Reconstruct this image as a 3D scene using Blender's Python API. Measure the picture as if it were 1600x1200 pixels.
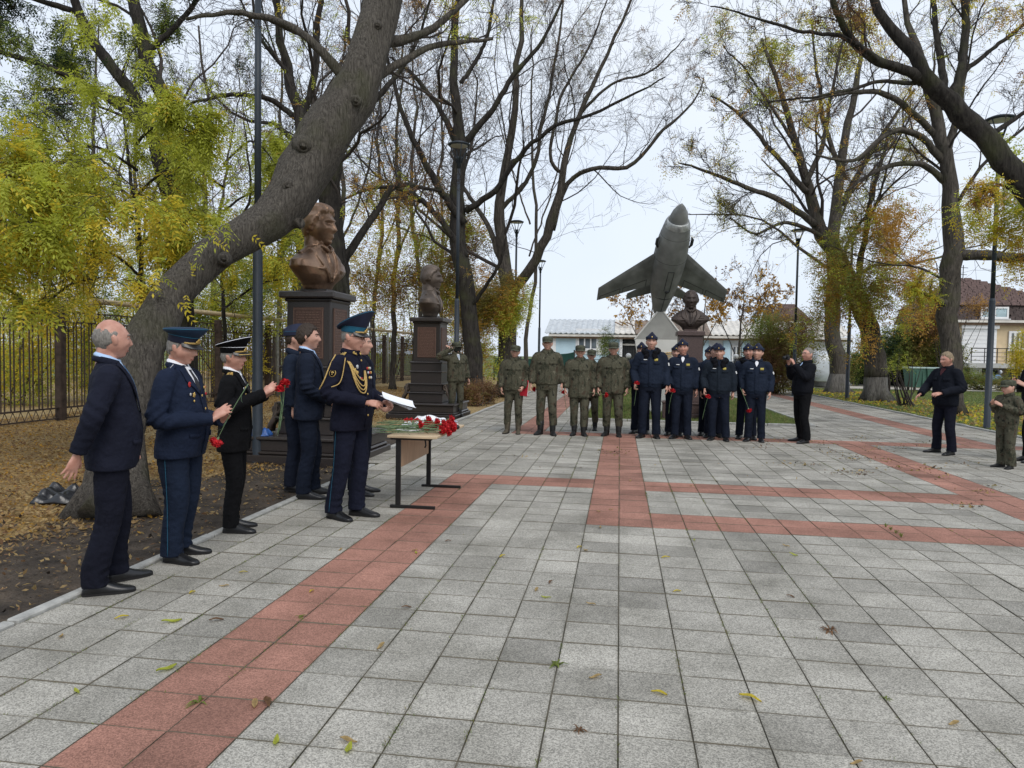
import bpy, bmesh, math, random
import numpy as np
from mathutils import Vector, Matrix
from mathutils.bvhtree import BVHTree

for o in list(bpy.data.objects):
    bpy.data.objects.remove(o)
SC = bpy.context.scene
COL = SC.collection
R = math.radians
rng = np.random.default_rng(7)
random.seed(7)

# ------------------------------------------------------------------ camera
F_PX, YAW, PITCH, ROLL, CAM_H = 1110.0, 0.14978, 0.04162, 0.01619, 1.5428
_F = np.array([-math.sin(YAW) * math.cos(PITCH), math.cos(YAW) * math.cos(PITCH), -math.sin(PITCH)])
_R0 = np.array([math.cos(YAW), math.sin(YAW), 0.0])
_U0 = np.cross(_R0, _F)
_R = math.cos(ROLL) * _R0 + math.sin(ROLL) * _U0
_U = -math.sin(ROLL) * _R0 + math.cos(ROLL) * _U0
cam = bpy.data.cameras.new('camera')
cam.sensor_width = 36.0
cam.lens = F_PX / 1600.0 * 36.0
cam.clip_end = 2000
cam.clip_start = 0.05
cam_o = bpy.data.objects.new('camera', cam)
COL.objects.link(cam_o)
cam_o.matrix_world = Matrix(((_R[0], _U[0], -_F[0], 0), (_R[1], _U[1], -_F[1], 0), (_R[2], _U[2], -_F[2], CAM_H), (0, 0, 0, 1)))
SC.camera = cam_o


def ray(px, py):
    return _F + _R * (px - 800) / F_PX - _U * (py - 600) / F_PX


def A(px, py, Y):
    """surveyed point: where the sight line through a photo point reaches the distance Y"""
    d = ray(px, py)
    t = Y / d[1]
    return np.array([d[0] * t, Y, CAM_H + d[2] * t])


def G(px, py, z=0.0):
    d = ray(px, py)
    t = (z - CAM_H) / d[2]
    return np.array([d[0] * t, d[1] * t, z])


# ------------------------------------------------------------------ world, sun, exposure
SUN_EL, SUN_AZ = R(48), R(150)
w = bpy.data.worlds.new('World')
SC.world = w
w.use_nodes = True
nt = w.node_tree
nt.nodes.clear()
out = nt.nodes.new('ShaderNodeOutputWorld')
bg = nt.nodes.new('ShaderNodeBackground')
sky = nt.nodes.new('ShaderNodeTexSky')
sky.sky_type = 'NISHITA'
sky.sun_disc = False
sky.sun_elevation = SUN_EL
sky.sun_rotation = SUN_AZ
sky.air_density = 1.0
sky.dust_density = 3.0
tc = nt.nodes.new('ShaderNodeTexCoord')
no = nt.nodes.new('ShaderNodeTexNoise')
no.inputs['Scale'].default_value = 1.6
no.inputs['Detail'].default_value = 5
ramp = nt.nodes.new('ShaderNodeValToRGB')
ramp.color_ramp.elements[0].position = 0.3
ramp.color_ramp.elements[0].color = (6.4, 7.3, 8.7, 1)
ramp.color_ramp.elements[1].position = 0.75
ramp.color_ramp.elements[1].color = (8.3, 8.8, 9.5, 1)
mix = nt.nodes.new('ShaderNodeMixRGB')
mix.inputs[0].default_value = 0.86
nt.links.new(tc.outputs['Generated'], no.inputs['Vector'])
nt.links.new(no.outputs['Fac'], ramp.inputs['Fac'])
nt.links.new(sky.outputs['Color'], mix.inputs[1])
nt.links.new(ramp.outputs['Color'], mix.inputs[2])
nt.links.new(mix.outputs['Color'], bg.inputs['Color'])
bg.inputs['Strength'].default_value = 0.112
nt.links.new(bg.outputs[0], out.inputs[0])

sun = bpy.data.lights.new('sun', 'SUN')
sun.energy = 1.5
sun.angle = R(30)
sun.color = (1.0, 0.96, 0.9)
sun_o = bpy.data.objects.new('sun', sun)
COL.objects.link(sun_o)
_sd = Vector((math.sin(SUN_AZ) * math.cos(SUN_EL), math.cos(SUN_AZ) * math.cos(SUN_EL), math.sin(SUN_EL)))
sun_o.rotation_euler = _sd.to_track_quat('Z', 'Y').to_euler()

SC.view_settings.view_transform = 'Standard'
SC.view_settings.look = 'None'
SC.view_settings.exposure = 0.16
SC.view_settings.gamma = 1.0
SC.view_settings.use_curve_mapping = False
SC.render.engine = 'CYCLES'
SC.cycles.max_bounces = 6
SC.cycles.diffuse_bounces = 4
SC.cycles.glossy_bounces = 2
SC.cycles.transmission_bounces = 4
SC.cycles.transparent_max_bounces = 6

# ------------------------------------------------------------------ materials
MATS = {}


def _new(name):
    m = bpy.data.materials.new(name)
    m.use_nodes = True
    n = m.node_tree
    b = n.nodes['Principled BSDF']
    MATS[name] = m
    return m, n, b


def N(n, t, **kw):
    x = n.nodes.new(t)
    for k, v in kw.items():
        x.inputs[k].default_value = v
    return x


def pm(name, c, var=0.25, scale=8.0, rough=0.7, bump=0.0, bscale=None, detail=4, c2=None, stretch=None, metal=0.0, spec=0.35, trans=0.0, coord='Object', dist=0.01):
    """procedural material: two tones mixed by noise, with a fine noise relief"""
    m, n, b = _new(name)
    t = N(n, 'ShaderNodeTexCoord')
    mp = N(n, 'ShaderNodeMapping')
    if stretch:
        mp.inputs['Scale'].default_value = stretch
    n.links.new(t.outputs[coord], mp.inputs['Vector'])
    ns = N(n, 'ShaderNodeTexNoise', Scale=scale, Detail=detail)
    n.links.new(mp.outputs[0], ns.inputs['Vector'])
    r = N(n, 'ShaderNodeValToRGB')
    lo = [max(0, x * (1 - var)) for x in c]
    hi = [min(1, x * (1 + var)) for x in (c2 or c)]
    r.color_ramp.elements[0].position = 0.3
    r.color_ramp.elements[1].position = 0.7
    r.color_ramp.elements[0].color = (*lo, 1)
    r.color_ramp.elements[1].color = (*hi, 1)
    n.links.new(ns.outputs['Fac'], r.inputs['Fac'])
    n.links.new(r.outputs['Color'], b.inputs['Base Color'])
    b.inputs['Roughness'].default_value = rough
    b.inputs['Metallic'].default_value = metal
    b.inputs['Specular IOR Level'].default_value = spec
    if bump:
        n2 = N(n, 'ShaderNodeTexNoise', Scale=bscale or scale * 4, Detail=5)
        n.links.new(mp.outputs[0], n2.inputs['Vector'])
        bp = N(n, 'ShaderNodeBump', Strength=bump, Distance=dist)
        n.links.new(n2.outputs['Fac'], bp.inputs['Height'])
        n.links.new(bp.outputs['Normal'], b.inputs['Normal'])
    if trans:
        tr = N(n, 'ShaderNodeBsdfTranslucent')
        mx = N(n, 'ShaderNodeMixShader', Fac=trans)
        n.links.new(r.outputs['Color'], tr.inputs['Color'])
        n.links.new(b.outputs[0], mx.inputs[1])
        n.links.new(tr.outputs[0], mx.inputs[2])
        n.links.new(mx.outputs[0], n.nodes['Material Output'].inputs['Surface'])
    return m


def camo(name, cols, scale=9.0):
    m, n, b = _new(name)
    t = N(n, 'ShaderNodeTexCoord')
    prev = None
    for i, c in enumerate(cols):
        if prev is None:
            v = N(n, 'ShaderNodeRGB')
            v.outputs[0].default_value = (*c, 1)
            prev = v.outputs[0]
            continue
        mp = N(n, 'ShaderNodeMapping')
        mp.inputs['Location'].default_value = (i * 3.1, i * 1.7, i * 5.3)
        mp.inputs['Scale'].default_value = (1, 1, 0.7)
        n.links.new(t.outputs['Object'], mp.inputs['Vector'])
        ns = N(n, 'ShaderNodeTexNoise', Scale=scale * (1 + 0.35 * i), Detail=8, Roughness=0.75)
        n.links.new(mp.outputs[0], ns.inputs['Vector'])
        r = N(n, 'ShaderNodeValToRGB')
        r.color_ramp.elements[0].position = 0.50 + 0.025 * i
        r.color_ramp.elements[1].position = 0.53 + 0.025 * i
        n.links.new(ns.outputs['Fac'], r.inputs['Fac'])
        mx = N(n, 'ShaderNodeMixRGB')
        mx.inputs[2].default_value = (*c, 1)
        n.links.new(r.outputs['Color'], mx.inputs[0])
        n.links.new(prev, mx.inputs[1])
        prev = mx.outputs[0]
    n.links.new(prev, b.inputs['Base Color'])
    b.inputs['Roughness'].default_value = 0.85
    b.inputs['Specular IOR Level'].default_value = 0.2
    n2 = N(n, 'ShaderNodeTexNoise', Scale=22, Detail=4, Distortion=1.5)
    n.links.new(t.outputs['Object'], n2.inputs['Vector'])
    bp = N(n, 'ShaderNodeBump', Strength=0.6, Distance=0.02)
    n.links.new(n2.outputs['Fac'], bp.inputs['Height'])
    n.links.new(bp.outputs['Normal'], b.inputs['Normal'])
    return m


TILE_X0, TILE_Y0, TILE = 0.0272, 2.8719, 0.30


def tile_mat(name, c, sp_dark, sp_light):
    """washed aggregate concrete: each slab its own tone, grains of dark and pale stone, faint stains"""
    m, n, b = _new(name)
    g = N(n, 'ShaderNodeNewGeometry')
    mp = N(n, 'ShaderNodeMapping')
    mp.inputs['Location'].default_value = (-TILE_X0 / TILE, -TILE_Y0 / TILE, 0)
    mp.inputs['Scale'].default_value = (1 / TILE, 1 / TILE, 0)
    n.links.new(g.outputs['Position'], mp.inputs['Vector'])
    fl = N(n, 'ShaderNodeVectorMath')
    fl.operation = 'FLOOR'
    n.links.new(mp.outputs[0], fl.inputs[0])
    wn = N(n, 'ShaderNodeTexWhiteNoise')
    wn.noise_dimensions = '2D'
    n.links.new(fl.outputs[0], wn.inputs['Vector'])
    r0 = N(n, 'ShaderNodeValToRGB')
    r0.color_ramp.elements[0].color = (*[x * 0.72 for x in c], 1)
    r0.color_ramp.elements[1].color = (*[x * 1.12 for x in c], 1)
    e = r0.color_ramp.elements.new(0.14)
    e.color = (*[x * 0.90 for x in c], 1)
    n.links.new(wn.outputs['Value'], r0.inputs['Fac'])
    # grains
    vo = N(n, 'ShaderNodeTexVoronoi', Scale=190)
    n.links.new(g.outputs['Position'], vo.inputs['Vector'])
    r1 = N(n, 'ShaderNodeValToRGB')
    r1.color_ramp.elements[0].position = 0.0
    r1.color_ramp.elements[0].color = (*sp_dark, 1)
    r1.color_ramp.elements[1].position = 1.0
    r1.color_ramp.elements[1].color = (*sp_light, 1)
    sep = N(n, 'ShaderNodeSeparateColor')
    n.links.new(vo.outputs['Color'], sep.inputs[0])
    n.links.new(sep.outputs[0], r1.inputs['Fac'])
    mx = N(n, 'ShaderNodeMixRGB')
    mx.blend_type = 'OVERLAY'
    mx.inputs[0].default_value = 0.75
    n.links.new(r0.outputs[0], mx.inputs[1])
    n.links.new(r1.outputs[0], mx.inputs[2])
    # stains
    ns = N(n, 'ShaderNodeTexNoise', Scale=1.3, Detail=6, Roughness=0.65)
    n.links.new(g.outputs['Position'], ns.inputs['Vector'])
    r2 = N(n, 'ShaderNodeValToRGB')
    r2.color_ramp.elements[0].position = 0.32
    r2.color_ramp.elements[0].color = (0.60, 0.60, 0.57, 1)
    r2.color_ramp.elements[1].position = 0.62
    r2.color_ramp.elements[1].color = (1.06, 1.06, 1.04, 1)
    n.links.new(ns.outputs['Fac'], r2.inputs['Fac'])
    m2 = N(n, 'ShaderNodeMixRGB')
    m2.blend_type = 'MULTIPLY'
    m2.inputs[0].default_value = 1
    n.links.new(mx.outputs[0], m2.inputs[1])
    n.links.new(r2.outputs[0], m2.inputs[2])
    # grime creeping in from the joints, broken up by noise
    fr = N(n, 'ShaderNodeVectorMath')
    fr.operation = 'FRACTION'
    n.links.new(mp.outputs[0], fr.inputs[0])
    su = N(n, 'ShaderNodeVectorMath')
    su.operation = 'SUBTRACT'
    su.inputs[1].default_value = (0.5, 0.5, 0)
    n.links.new(fr.outputs[0], su.inputs[0])
    ab = N(n, 'ShaderNodeVectorMath')
    ab.operation = 'ABSOLUTE'
    n.links.new(su.outputs[0], ab.inputs[0])
    sx = N(n, 'ShaderNodeSeparateXYZ')
    n.links.new(ab.outputs[0], sx.inputs[0])
    mxm = N(n, 'ShaderNodeMath')
    mxm.operation = 'MAXIMUM'
    n.links.new(sx.outputs[0], mxm.inputs[0])
    n.links.new(sx.outputs[1], mxm.inputs[1])
    n4 = N(n, 'ShaderNodeTexNoise', Scale=9, Detail=5, Roughness=0.7)
    n.links.new(g.outputs['Position'], n4.inputs['Vector'])
    ad = N(n, 'ShaderNodeMath')
    ad.operation = 'MULTIPLY_ADD'
    ad.inputs[1].default_value = 0.22
    n.links.new(n4.outputs['Fac'], ad.inputs[0])
    n.links.new(mxm.outputs[0], ad.inputs[2])
    r4 = N(n, 'ShaderNodeValToRGB')
    r4.color_ramp.elements[0].position = 0.555
    r4.color_ramp.elements[0].color = (1, 1, 1, 1)
    r4.color_ramp.elements[1].position = 0.65
    r4.color_ramp.elements[1].color = (0.60, 0.595, 0.56, 1)
    n.links.new(ad.outputs[0], r4.inputs['Fac'])
    m4 = N(n, 'ShaderNodeMixRGB')
    m4.blend_type = 'MULTIPLY'
    m4.inputs[0].default_value = 1
    n.links.new(m2.outputs[0], m4.inputs[1])
    n.links.new(r4.outputs[0], m4.inputs[2])
    n.links.new(m4.outputs[0], b.inputs['Base Color'])
    b.inputs['Roughness'].default_value = 0.85
    b.inputs['Specular IOR Level'].default_value = 0.25
    bp = N(n, 'ShaderNodeBump', Strength=0.35, Distance=0.002)
    n.links.new(sep.outputs[1], bp.inputs['Height'])
    n.links.new(bp.outputs['Normal'], b.inputs['Normal'])
    return m


def bark_mat(name, c, c2, scale=1.0):
    m, n, b = _new(name)
    t = N(n, 'ShaderNodeTexCoord')
    mp = N(n, 'ShaderNodeMapping')
    mp.inputs['Scale'].default_value = (11 * scale, 11 * scale, 1.9 * scale)
    n.links.new(t.outputs['Object'], mp.inputs['Vector'])
    ns = N(n, 'ShaderNodeTexNoise', Scale=2.2, Detail=8, Roughness=0.7, Distortion=0.6)
    n.links.new(mp.outputs[0], ns.inputs['Vector'])
    r = N(n, 'ShaderNodeValToRGB')
    r.color_ramp.elements[0].position = 0.36
    r.color_ramp.elements[1].position = 0.64
    r.color_ramp.elements[0].color = (*c, 1)
    r.color_ramp.elements[1].color = (*c2, 1)
    n.links.new(ns.outputs['Fac'], r.inputs['Fac'])
    # moss and lichen patches
    n3 = N(n, 'ShaderNodeTexNoise', Scale=1.7, Detail=5)
    n.links.new(t.outputs['Object'], n3.inputs['Vector'])
    r3 = N(n, 'ShaderNodeValToRGB')
    r3.color_ramp.elements[0].position = 0.52
    r3.color_ramp.elements[1].position = 0.72
    r3.color_ramp.elements[0].color = (0, 0, 0, 1)
    r3.color_ramp.elements[1].color = (0.55, 0.55, 0.55, 1)
    n.links.new(n3.outputs['Fac'], r3.inputs['Fac'])
    mx = N(n, 'ShaderNodeMixRGB')
    mx.inputs[2].default_value = (0.075, 0.08, 0.035, 1)
    n.links.new(r3.outputs[0], mx.inputs[0])
    n.links.new(r.outputs[0], mx.inputs[1])
    n.links.new(mx.outputs[0], b.inputs['Base Color'])
    b.inputs['Roughness'].default_value = 0.9
    b.inputs['Specular IOR Level'].default_value = 0.15
    bp = N(n, 'ShaderNodeBump', Strength=1.0, Distance=0.04)
    n.links.new(ns.outputs['Fac'], bp.inputs['Height'])
    n.links.new(bp.outputs['Normal'], b.inputs['Normal'])
    return m


M = MATS
pm('skin', (0.47, 0.25, 0.18), 0.12, 14, 0.42, 0.08, 120, c2=(0.53, 0.305, 0.23), spec=0.4)
pm('skin_ruddy', (0.45, 0.205, 0.145), 0.16, 12, 0.42, 0.1, 120, c2=(0.53, 0.29, 0.22), spec=0.4)
pm('skin_dark', (0.028, 0.03, 0.024), 0.3, 20, 0.8)
pm('eye_white', (0.6, 0.58, 0.55), 0.05, 10, 0.3)
pm('iris', (0.03, 0.025, 0.02), 0.2, 10, 0.3)
pm('lip', (0.36, 0.14, 0.11), 0.1, 20, 0.5)
pm('hair_grey', (0.20, 0.185, 0.165), 0.35, 40, 0.7, 0.5, 90, stretch=(3, 3, 0.6))
pm('hair_brown', (0.035, 0.022, 0.014), 0.4, 40, 0.55, 0.6, 90, stretch=(3, 3, 0.6))
pm('hair_dark', (0.018, 0.014, 0.011), 0.4, 40, 0.6, 0.5, 90)
pm('hair_sandy', (0.25, 0.19, 0.12), 0.3, 40, 0.6, 0.6, 90, stretch=(3, 3, 0.6))
pm('hair_blonde', (0.33, 0.21, 0.10), 0.3, 40, 0.5, 0.6, 90, stretch=(3, 3, 0.6))
FB = dict(rough=0.85, bump=0.75, bscale=13, spec=0.12, dist=0.03)
pm('suit_navy', (0.0098, 0.0112, 0.0209), 0.2, 5, **FB)
pm('suit_navy_trouser', (0.0079, 0.0087, 0.0160), 0.2, 5, **FB)
pm('uniform_blue', (0.0111, 0.0168, 0.0352), 0.2, 5, **FB)
pm('uniform_blue_trouser', (0.0095, 0.0152, 0.0304), 0.2, 5, **FB)
pm('navy_black', (0.0046, 0.0046, 0.0055), 0.2, 5, **FB)
pm('officer_blue', (0.0081, 0.0089, 0.0184), 0.2, 5, **FB)
pm('officer_trouser', (0.0093, 0.0109, 0.0220), 0.2, 5, **FB)
pm('suit_blue', (0.0093, 0.0131, 0.0245), 0.2, 5, **FB)
pm('airman_jacket', (0.0128, 0.0185, 0.0331), 0.2, 5, **FB)
pm('airman_shell', (0.0125, 0.0174, 0.0255), 0.2, 5, **FB)
pm('airman_trouser', (0.0095, 0.0127, 0.0233), 0.2, 5, **FB)
pm('black_jacket', (0.0069, 0.0075, 0.0107), 0.2, 5, **FB)
pm('black_trouser', (0.0060, 0.0060, 0.0071), 0.2, 5, **FB)
pm('dark_parka', (0.0079, 0.0095, 0.0149), 0.2, 5, **FB)
pm('fur', (0.007, 0.007, 0.009), 0.4, 40, 0.95, 0.9, 120, spec=0.1)
camo('camo', [(0.078, 0.074, 0.050), (0.034, 0.036, 0.023), (0.064, 0.046, 0.031), (0.011, 0.012, 0.009), (0.165, 0.152, 0.110)], 6.2)
pm('camo_cap', (0.055, 0.058, 0.038), 0.5, 26, 0.85)
pm('shoe_black', (0.009, 0.009, 0.01), 0.2, 10, 0.32, 0.1, 40, spec=0.5)
pm('boot_black', (0.012, 0.012, 0.012), 0.2, 10, 0.5, 0.2, 40)
pm('boot_olive', (0.075, 0.062, 0.042), 0.3, 15, 0.8, 0.2, 40)
pm('sole', (0.012, 0.011, 0.011), 0.2, 10, 0.8)
pm('shirt_blue', (0.40, 0.55, 0.78), 0.04, 10, 0.7)
pm('shirt_white', (0.75, 0.76, 0.80), 0.04, 10, 0.7)
pm('tie_blue', (0.045, 0.10, 0.19), 0.2, 60, 0.6)
pm('tie_navy', (0.02, 0.028, 0.06), 0.2, 60, 0.6)
pm('tie_black', (0.012, 0.012, 0.016), 0.2, 60, 0.6)
pm('sweater_wine', (0.05, 0.012, 0.016), 0.2, 40, 0.9)
pm('gold', (0.62, 0.42, 0.13), 0.25, 60, 0.42, 0.2, 200, metal=0.55)
pm('gold_cord', (0.50, 0.34, 0.12), 0.3, 120, 0.6, 0.5, 200, metal=0.2)
pm('silver', (0.62, 0.62, 0.62), 0.2, 60, 0.4, metal=0.6)
pm('ribbon_red', (0.42, 0.03, 0.03), 0.2, 80, 0.7)
pm('patch_yellow', (0.42, 0.34, 0.08), 0.25, 90, 0.8)
pm('patch_white', (0.68, 0.68, 0.68), 0.1, 50, 0.8)
pm('band_blue', (0.012, 0.10, 0.17), 0.15, 20, 0.7)
pm('cap_blue', (0.008, 0.026, 0.058), 0.2, 10, 0.75)
pm('cap_airman', (0.011, 0.015, 0.036), 0.2, 10, 0.8)
pm('carnation_red', (0.50, 0.012, 0.018), 0.35, 90, 0.7, 0.4, 160, trans=0.15)
pm('stem_green', (0.13, 0.20, 0.10), 0.3, 30, 0.6)
pm('leaf_green_dark', (0.05, 0.09, 0.04), 0.3, 30, 0.6)
pm('paper', (0.80, 0.81, 0.84), 0.03, 5, 0.6)
pm('folder_red', (0.40, 0.012, 0.025), 0.15, 20, 0.5)
pm('book_orange', (0.55, 0.24, 0.05), 0.3, 30, 0.5)
pm('book_blue', (0.12, 0.17, 0.34), 0.3, 30, 0.5)
pm('bag_blue', (0.03, 0.10, 0.32), 0.3, 30, 0.4)
pm('bag_black', (0.011, 0.011, 0.013), 0.3, 12, 0.3, 0.5, 14, spec=0.6)
pm('bag_grey', (0.17, 0.18, 0.20), 0.2, 12, 0.4)
pm('plastic_black', (0.012, 0.012, 0.013), 0.2, 10, 0.4)
pm('glass_dark', (0.02, 0.025, 0.03), 0.2, 6, 0.08, spec=0.8)
pm('table_wood', (0.36, 0.24, 0.15), 0.15, 6, 0.5, stretch=(1, 8, 1))
pm('table_top', (0.55, 0.42, 0.27), 0.15, 6, 0.5, stretch=(1, 8, 1))
pm('metal_black', (0.012, 0.011, 0.011), 0.25, 20, 0.45, 0.1, 80)
pm('granite', (0.030, 0.024, 0.022), 0.3, 60, 0.33, 0.05, 150, spec=0.45)
pm('granite_cap', (0.040, 0.034, 0.032), 0.3, 60, 0.3, 0.05, 150, spec=0.5)
pm('granite_brown', (0.085, 0.056, 0.050), 0.3, 60, 0.45, 0.05, 150, spec=0.4)
pm('plaque', (0.085, 0.046, 0.035), 0.25, 30, 0.45, 0.1, 100)
pm('plaque_text', (0.14, 0.085, 0.062), 0.3, 60, 0.45)
pm('bronze', (0.165, 0.097, 0.060), 0.5, 6, 0.30, 0.25, 60, c2=(0.25, 0.158, 0.104), metal=0.65, detail=7)
pm('bronze_dark', (0.11, 0.086, 0.070), 0.45, 6, 0.5, 0.25, 60, metal=0.35, detail=7)
pm('bronze_brown', (0.060, 0.045, 0.038), 0.45, 6, 0.5, 0.25, 60, metal=0.3, detail=7)
pm('aircraft_grey', (0.215, 0.222, 0.215), 0.35, 2.5, 0.5, 0.1, 30, metal=0.35, detail=8)
pm('aircraft_lip', (0.34, 0.35, 0.34), 0.35, 9, 0.4, metal=0.5, detail=8)
pm('aircraft_line', (0.03, 0.032, 0.032), 0.2, 9, 0.6)
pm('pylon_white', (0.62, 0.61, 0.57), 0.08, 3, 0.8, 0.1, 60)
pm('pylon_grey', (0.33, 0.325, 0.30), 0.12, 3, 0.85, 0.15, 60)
pm('lamp_paint', (0.024, 0.032, 0.042), 0.15, 10, 0.5, 0.05, 60)
pm('lamp_glass', (0.55, 0.56, 0.56), 0.1, 10, 0.3)
pm('fence_rust', (0.050, 0.034, 0.026), 0.45, 9, 0.85, 0.3, 60)
pm('pipe_ochre', (0.42, 0.33, 0.19), 0.25, 7, 0.7, 0.1, 40)
pm('pipe_post', (0.22, 0.22, 0.20), 0.3, 10, 0.8)
pm('kerb_concrete', (0.36, 0.355, 0.33), 0.25, 12, 0.9, 0.3, 80)
pm('joint_fill', (0.042, 0.045, 0.028), 0.5, 2.2, 0.95, 0.4, 60, c2=(0.115, 0.100, 0.075), coord='Object')
pm('soil', (0.036, 0.027, 0.020), 0.45, 3.5, 0.95, 0.9, 28, c2=(0.066, 0.050, 0.036), dist=0.04, detail=8)
pm('litter_ground', (0.085, 0.060, 0.028), 0.5, 30, 0.95, 0.8, 60, c2=(0.34, 0.24, 0.105), detail=8)
pm('lawn', (0.060, 0.085, 0.028), 0.4, 5, 0.95, 0.9, 70, c2=(0.115, 0.135, 0.042), detail=8)
pm('grass_blade', (0.135, 0.195, 0.050), 0.4, 2, 0.7, trans=0.3)
pm('grass_dry', (0.24, 0.22, 0.085), 0.35, 2, 0.8, trans=0.3)
pm('road_pale', (0.44, 0.41, 0.36), 0.15, 4, 0.95, 0.2, 40)
LT = dict(rough=0.5, trans=0.5, spec=0.3)
pm('leaf_yellow', (0.66, 0.52, 0.05), 0.28, 3, **LT)
pm('leaf_yellowgreen', (0.44, 0.47, 0.062), 0.3, 3, **LT)
pm('leaf_green', (0.20, 0.25, 0.05), 0.35, 3, **LT)
pm('leaf_deep', (0.028, 0.052, 0.020), 0.4, 3, **LT)
pm('leaf_olive', (0.24, 0.205, 0.06), 0.35, 3, **LT)
pm('leaf_ochre', (0.48, 0.27, 0.05), 0.3, 3, **LT)
pm('leaf_brown', (0.20, 0.11, 0.055), 0.35, 3, **LT)
pm('leaf_tan', (0.44, 0.31, 0.135), 0.35, 5, **LT)
pm('leaf_litter', (0.33, 0.215, 0.095), 0.35, 5, **LT)
bark_mat('bark_near', (0.038, 0.033, 0.028), (0.150, 0.133, 0.112), 2.1)
bark_mat('bark_grey', (0.032, 0.028, 0.024), (0.115, 0.10, 0.085), 0.8)
bark_mat('bark_dark', (0.014, 0.012, 0.011), (0.052, 0.046, 0.040), 0.7)
bark_mat('bark_pale', (0.065, 0.061, 0.056), (0.165, 0.156, 0.144), 0.8)
pm('twig', (0.042, 0.034, 0.029), 0.3, 4, 0.9)
pm('twig_far', (0.060, 0.049, 0.046), 0.3, 4, 0.9)
pm('wall_blue', (0.50, 0.66, 0.75), 0.07, 2, 0.9)
pm('wall_white', (0.72, 0.73, 0.74), 0.06, 2, 0.9)
pm('wall_cream', (0.60, 0.47, 0.30), 0.12, 2, 0.9)
pm('wall_grey', (0.40, 0.40, 0.39), 0.12, 2, 0.9)
pm('roof_sheet', (0.46, 0.485, 0.50), 0.15, 2.5, 0.7)
pm('roof_brown', (0.20, 0.15, 0.115), 0.35, 2.5, 0.8)
pm('roof_pale', (0.58, 0.55, 0.50), 0.15, 2.5, 0.8)
pm('shingle', (0.105, 0.068, 0.060), 0.4, 7, 0.85)
pm('shingle_dark', (0.058, 0.042, 0.038), 0.4, 7, 0.85)
pm('eave_brown', (0.20, 0.13, 0.085), 0.3, 5, 0.8)
pm('frame_white', (0.74, 0.74, 0.74), 0.05, 5, 0.6)
pm('pane', (0.10, 0.12, 0.14), 0.5, 1.5, 0.08, spec=0.7)
pm('pane_pale', (0.32, 0.42, 0.45), 0.25, 1.5, 0.15, spec=0.6)
pm('gate_grey', (0.055, 0.06, 0.062), 0.2, 3, 0.7)
pm('screen_green', (0.018, 0.065, 0.052), 0.25, 2.0, 0.85, 0.3, 8)
pm('bin_green', (0.055, 0.125, 0.095), 0.2, 3, 0.5)
pm('bin_lid', (0.33, 0.42, 0.40), 0.1, 3, 0.5)
pm('car_white', (0.52, 0.55, 0.58), 0.05, 3, 0.25, spec=0.6)
pm('car_grey', (0.06, 0.062, 0.066), 0.1, 3, 0.5)
pm('tyre', (0.012, 0.012, 0.012), 0.1, 8, 0.85)
pm('bike_blue', (0.10, 0.20, 0.36), 0.2, 8, 0.4)
pm('shed_board', (0.010, 0.013, 0.014), 0.3, 2, 0.9)  # near-black board colour of the low shed's wall
tile_mat('tile_grey', (0.335, 0.316, 0.286), (0.22, 0.22, 0.215), (0.84, 0.84, 0.82))
tile_mat('tile_red', (0.335, 0.170, 0.130), (0.26, 0.25, 0.25), (0.74, 0.74, 0.73))

# ------------------------------------------------------------------ mesh helpers


def mesh_np(name, V, F, mi=None, mats=(), smooth=False):
    """V (n,3); F list of int arrays (k, sides)"""
    V = np.asarray(V, dtype=np.float32).reshape(-1, 3)
    Fs = [np.asarray(f, dtype=np.int32) for f in F if len(f)]
    me = bpy.data.meshes.new(name)
    me.vertices.add(len(V))
    me.vertices.foreach_set('co', V.ravel())
    nl = sum(f.size for f in Fs)
    npol = sum(len(f) for f in Fs)
    me.loops.add(nl)
    me.polygons.add(npol)
    me.loops.foreach_set('vertex_index', np.concatenate([f.ravel() for f in Fs]))
    tot = np.concatenate([np.full(len(f), f.shape[1], dtype=np.int32) for f in Fs])
    st = np.concatenate([[0], np.cumsum(tot)[:-1]]).astype(np.int32)
    me.polygons.foreach_set('loop_start', st)
    for m in mats:
        me.materials.append(M[m] if isinstance(m, str) else m)
    if mi is not None:
        me.polygons.foreach_set('material_index', np.asarray(mi, dtype=np.int32))
    me.polygons.foreach_set('use_smooth', np.full(npol, bool(smooth), dtype=bool))
    me.update(calc_edges=True)
    me.validate()
    return me


def link(name, me, parent=None):
    o = bpy.data.objects.new(name, me)
    COL.objects.link(o)
    if parent is not None:
        o.parent = parent
    return o


def tag(o, label=None, cat=None, group=None, kind=None):
    if label:
        o['label'] = label
    if cat:
        o['category'] = cat
    if group:
        o['group'] = group
    if kind:
        o['kind'] = kind
    return o


def thing(name, label, cat, loc=(0, 0, 0), rz=0.0, group=None):
    o = bpy.data.objects.new(name, None)
    o.empty_display_size = 0.1
    COL.objects.link(o)
    o.location = loc
    o.rotation_euler = (0, 0, rz)
    return tag(o, label, cat, group)


def copy_tree(o, parent=None):
    c = o.copy()
    COL.objects.link(c)
    c.parent = parent
    for ch in o.children:
        copy_tree(ch, c)
    return c


def frames(P):
    """parallel transported frames along polyline P (n,3)"""
    P = np.asarray(P, float)
    T = np.gradient(P, axis=0)
    T /= np.linalg.norm(T, axis=1)[:, None] + 1e-12
    a = np.array([0, 0, 1.0]) if abs(T[0][2]) < 0.9 else np.array([0, 1.0, 0])
    u = np.cross(a, T[0])
    u /= np.linalg.norm(u)
    U = []
    for t in T:
        u = u - t * (u @ t)
        u /= np.linalg.norm(u) + 1e-12
        U.append(u)
    U = np.array(U)
    return T, U, np.cross(T, U)


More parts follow.
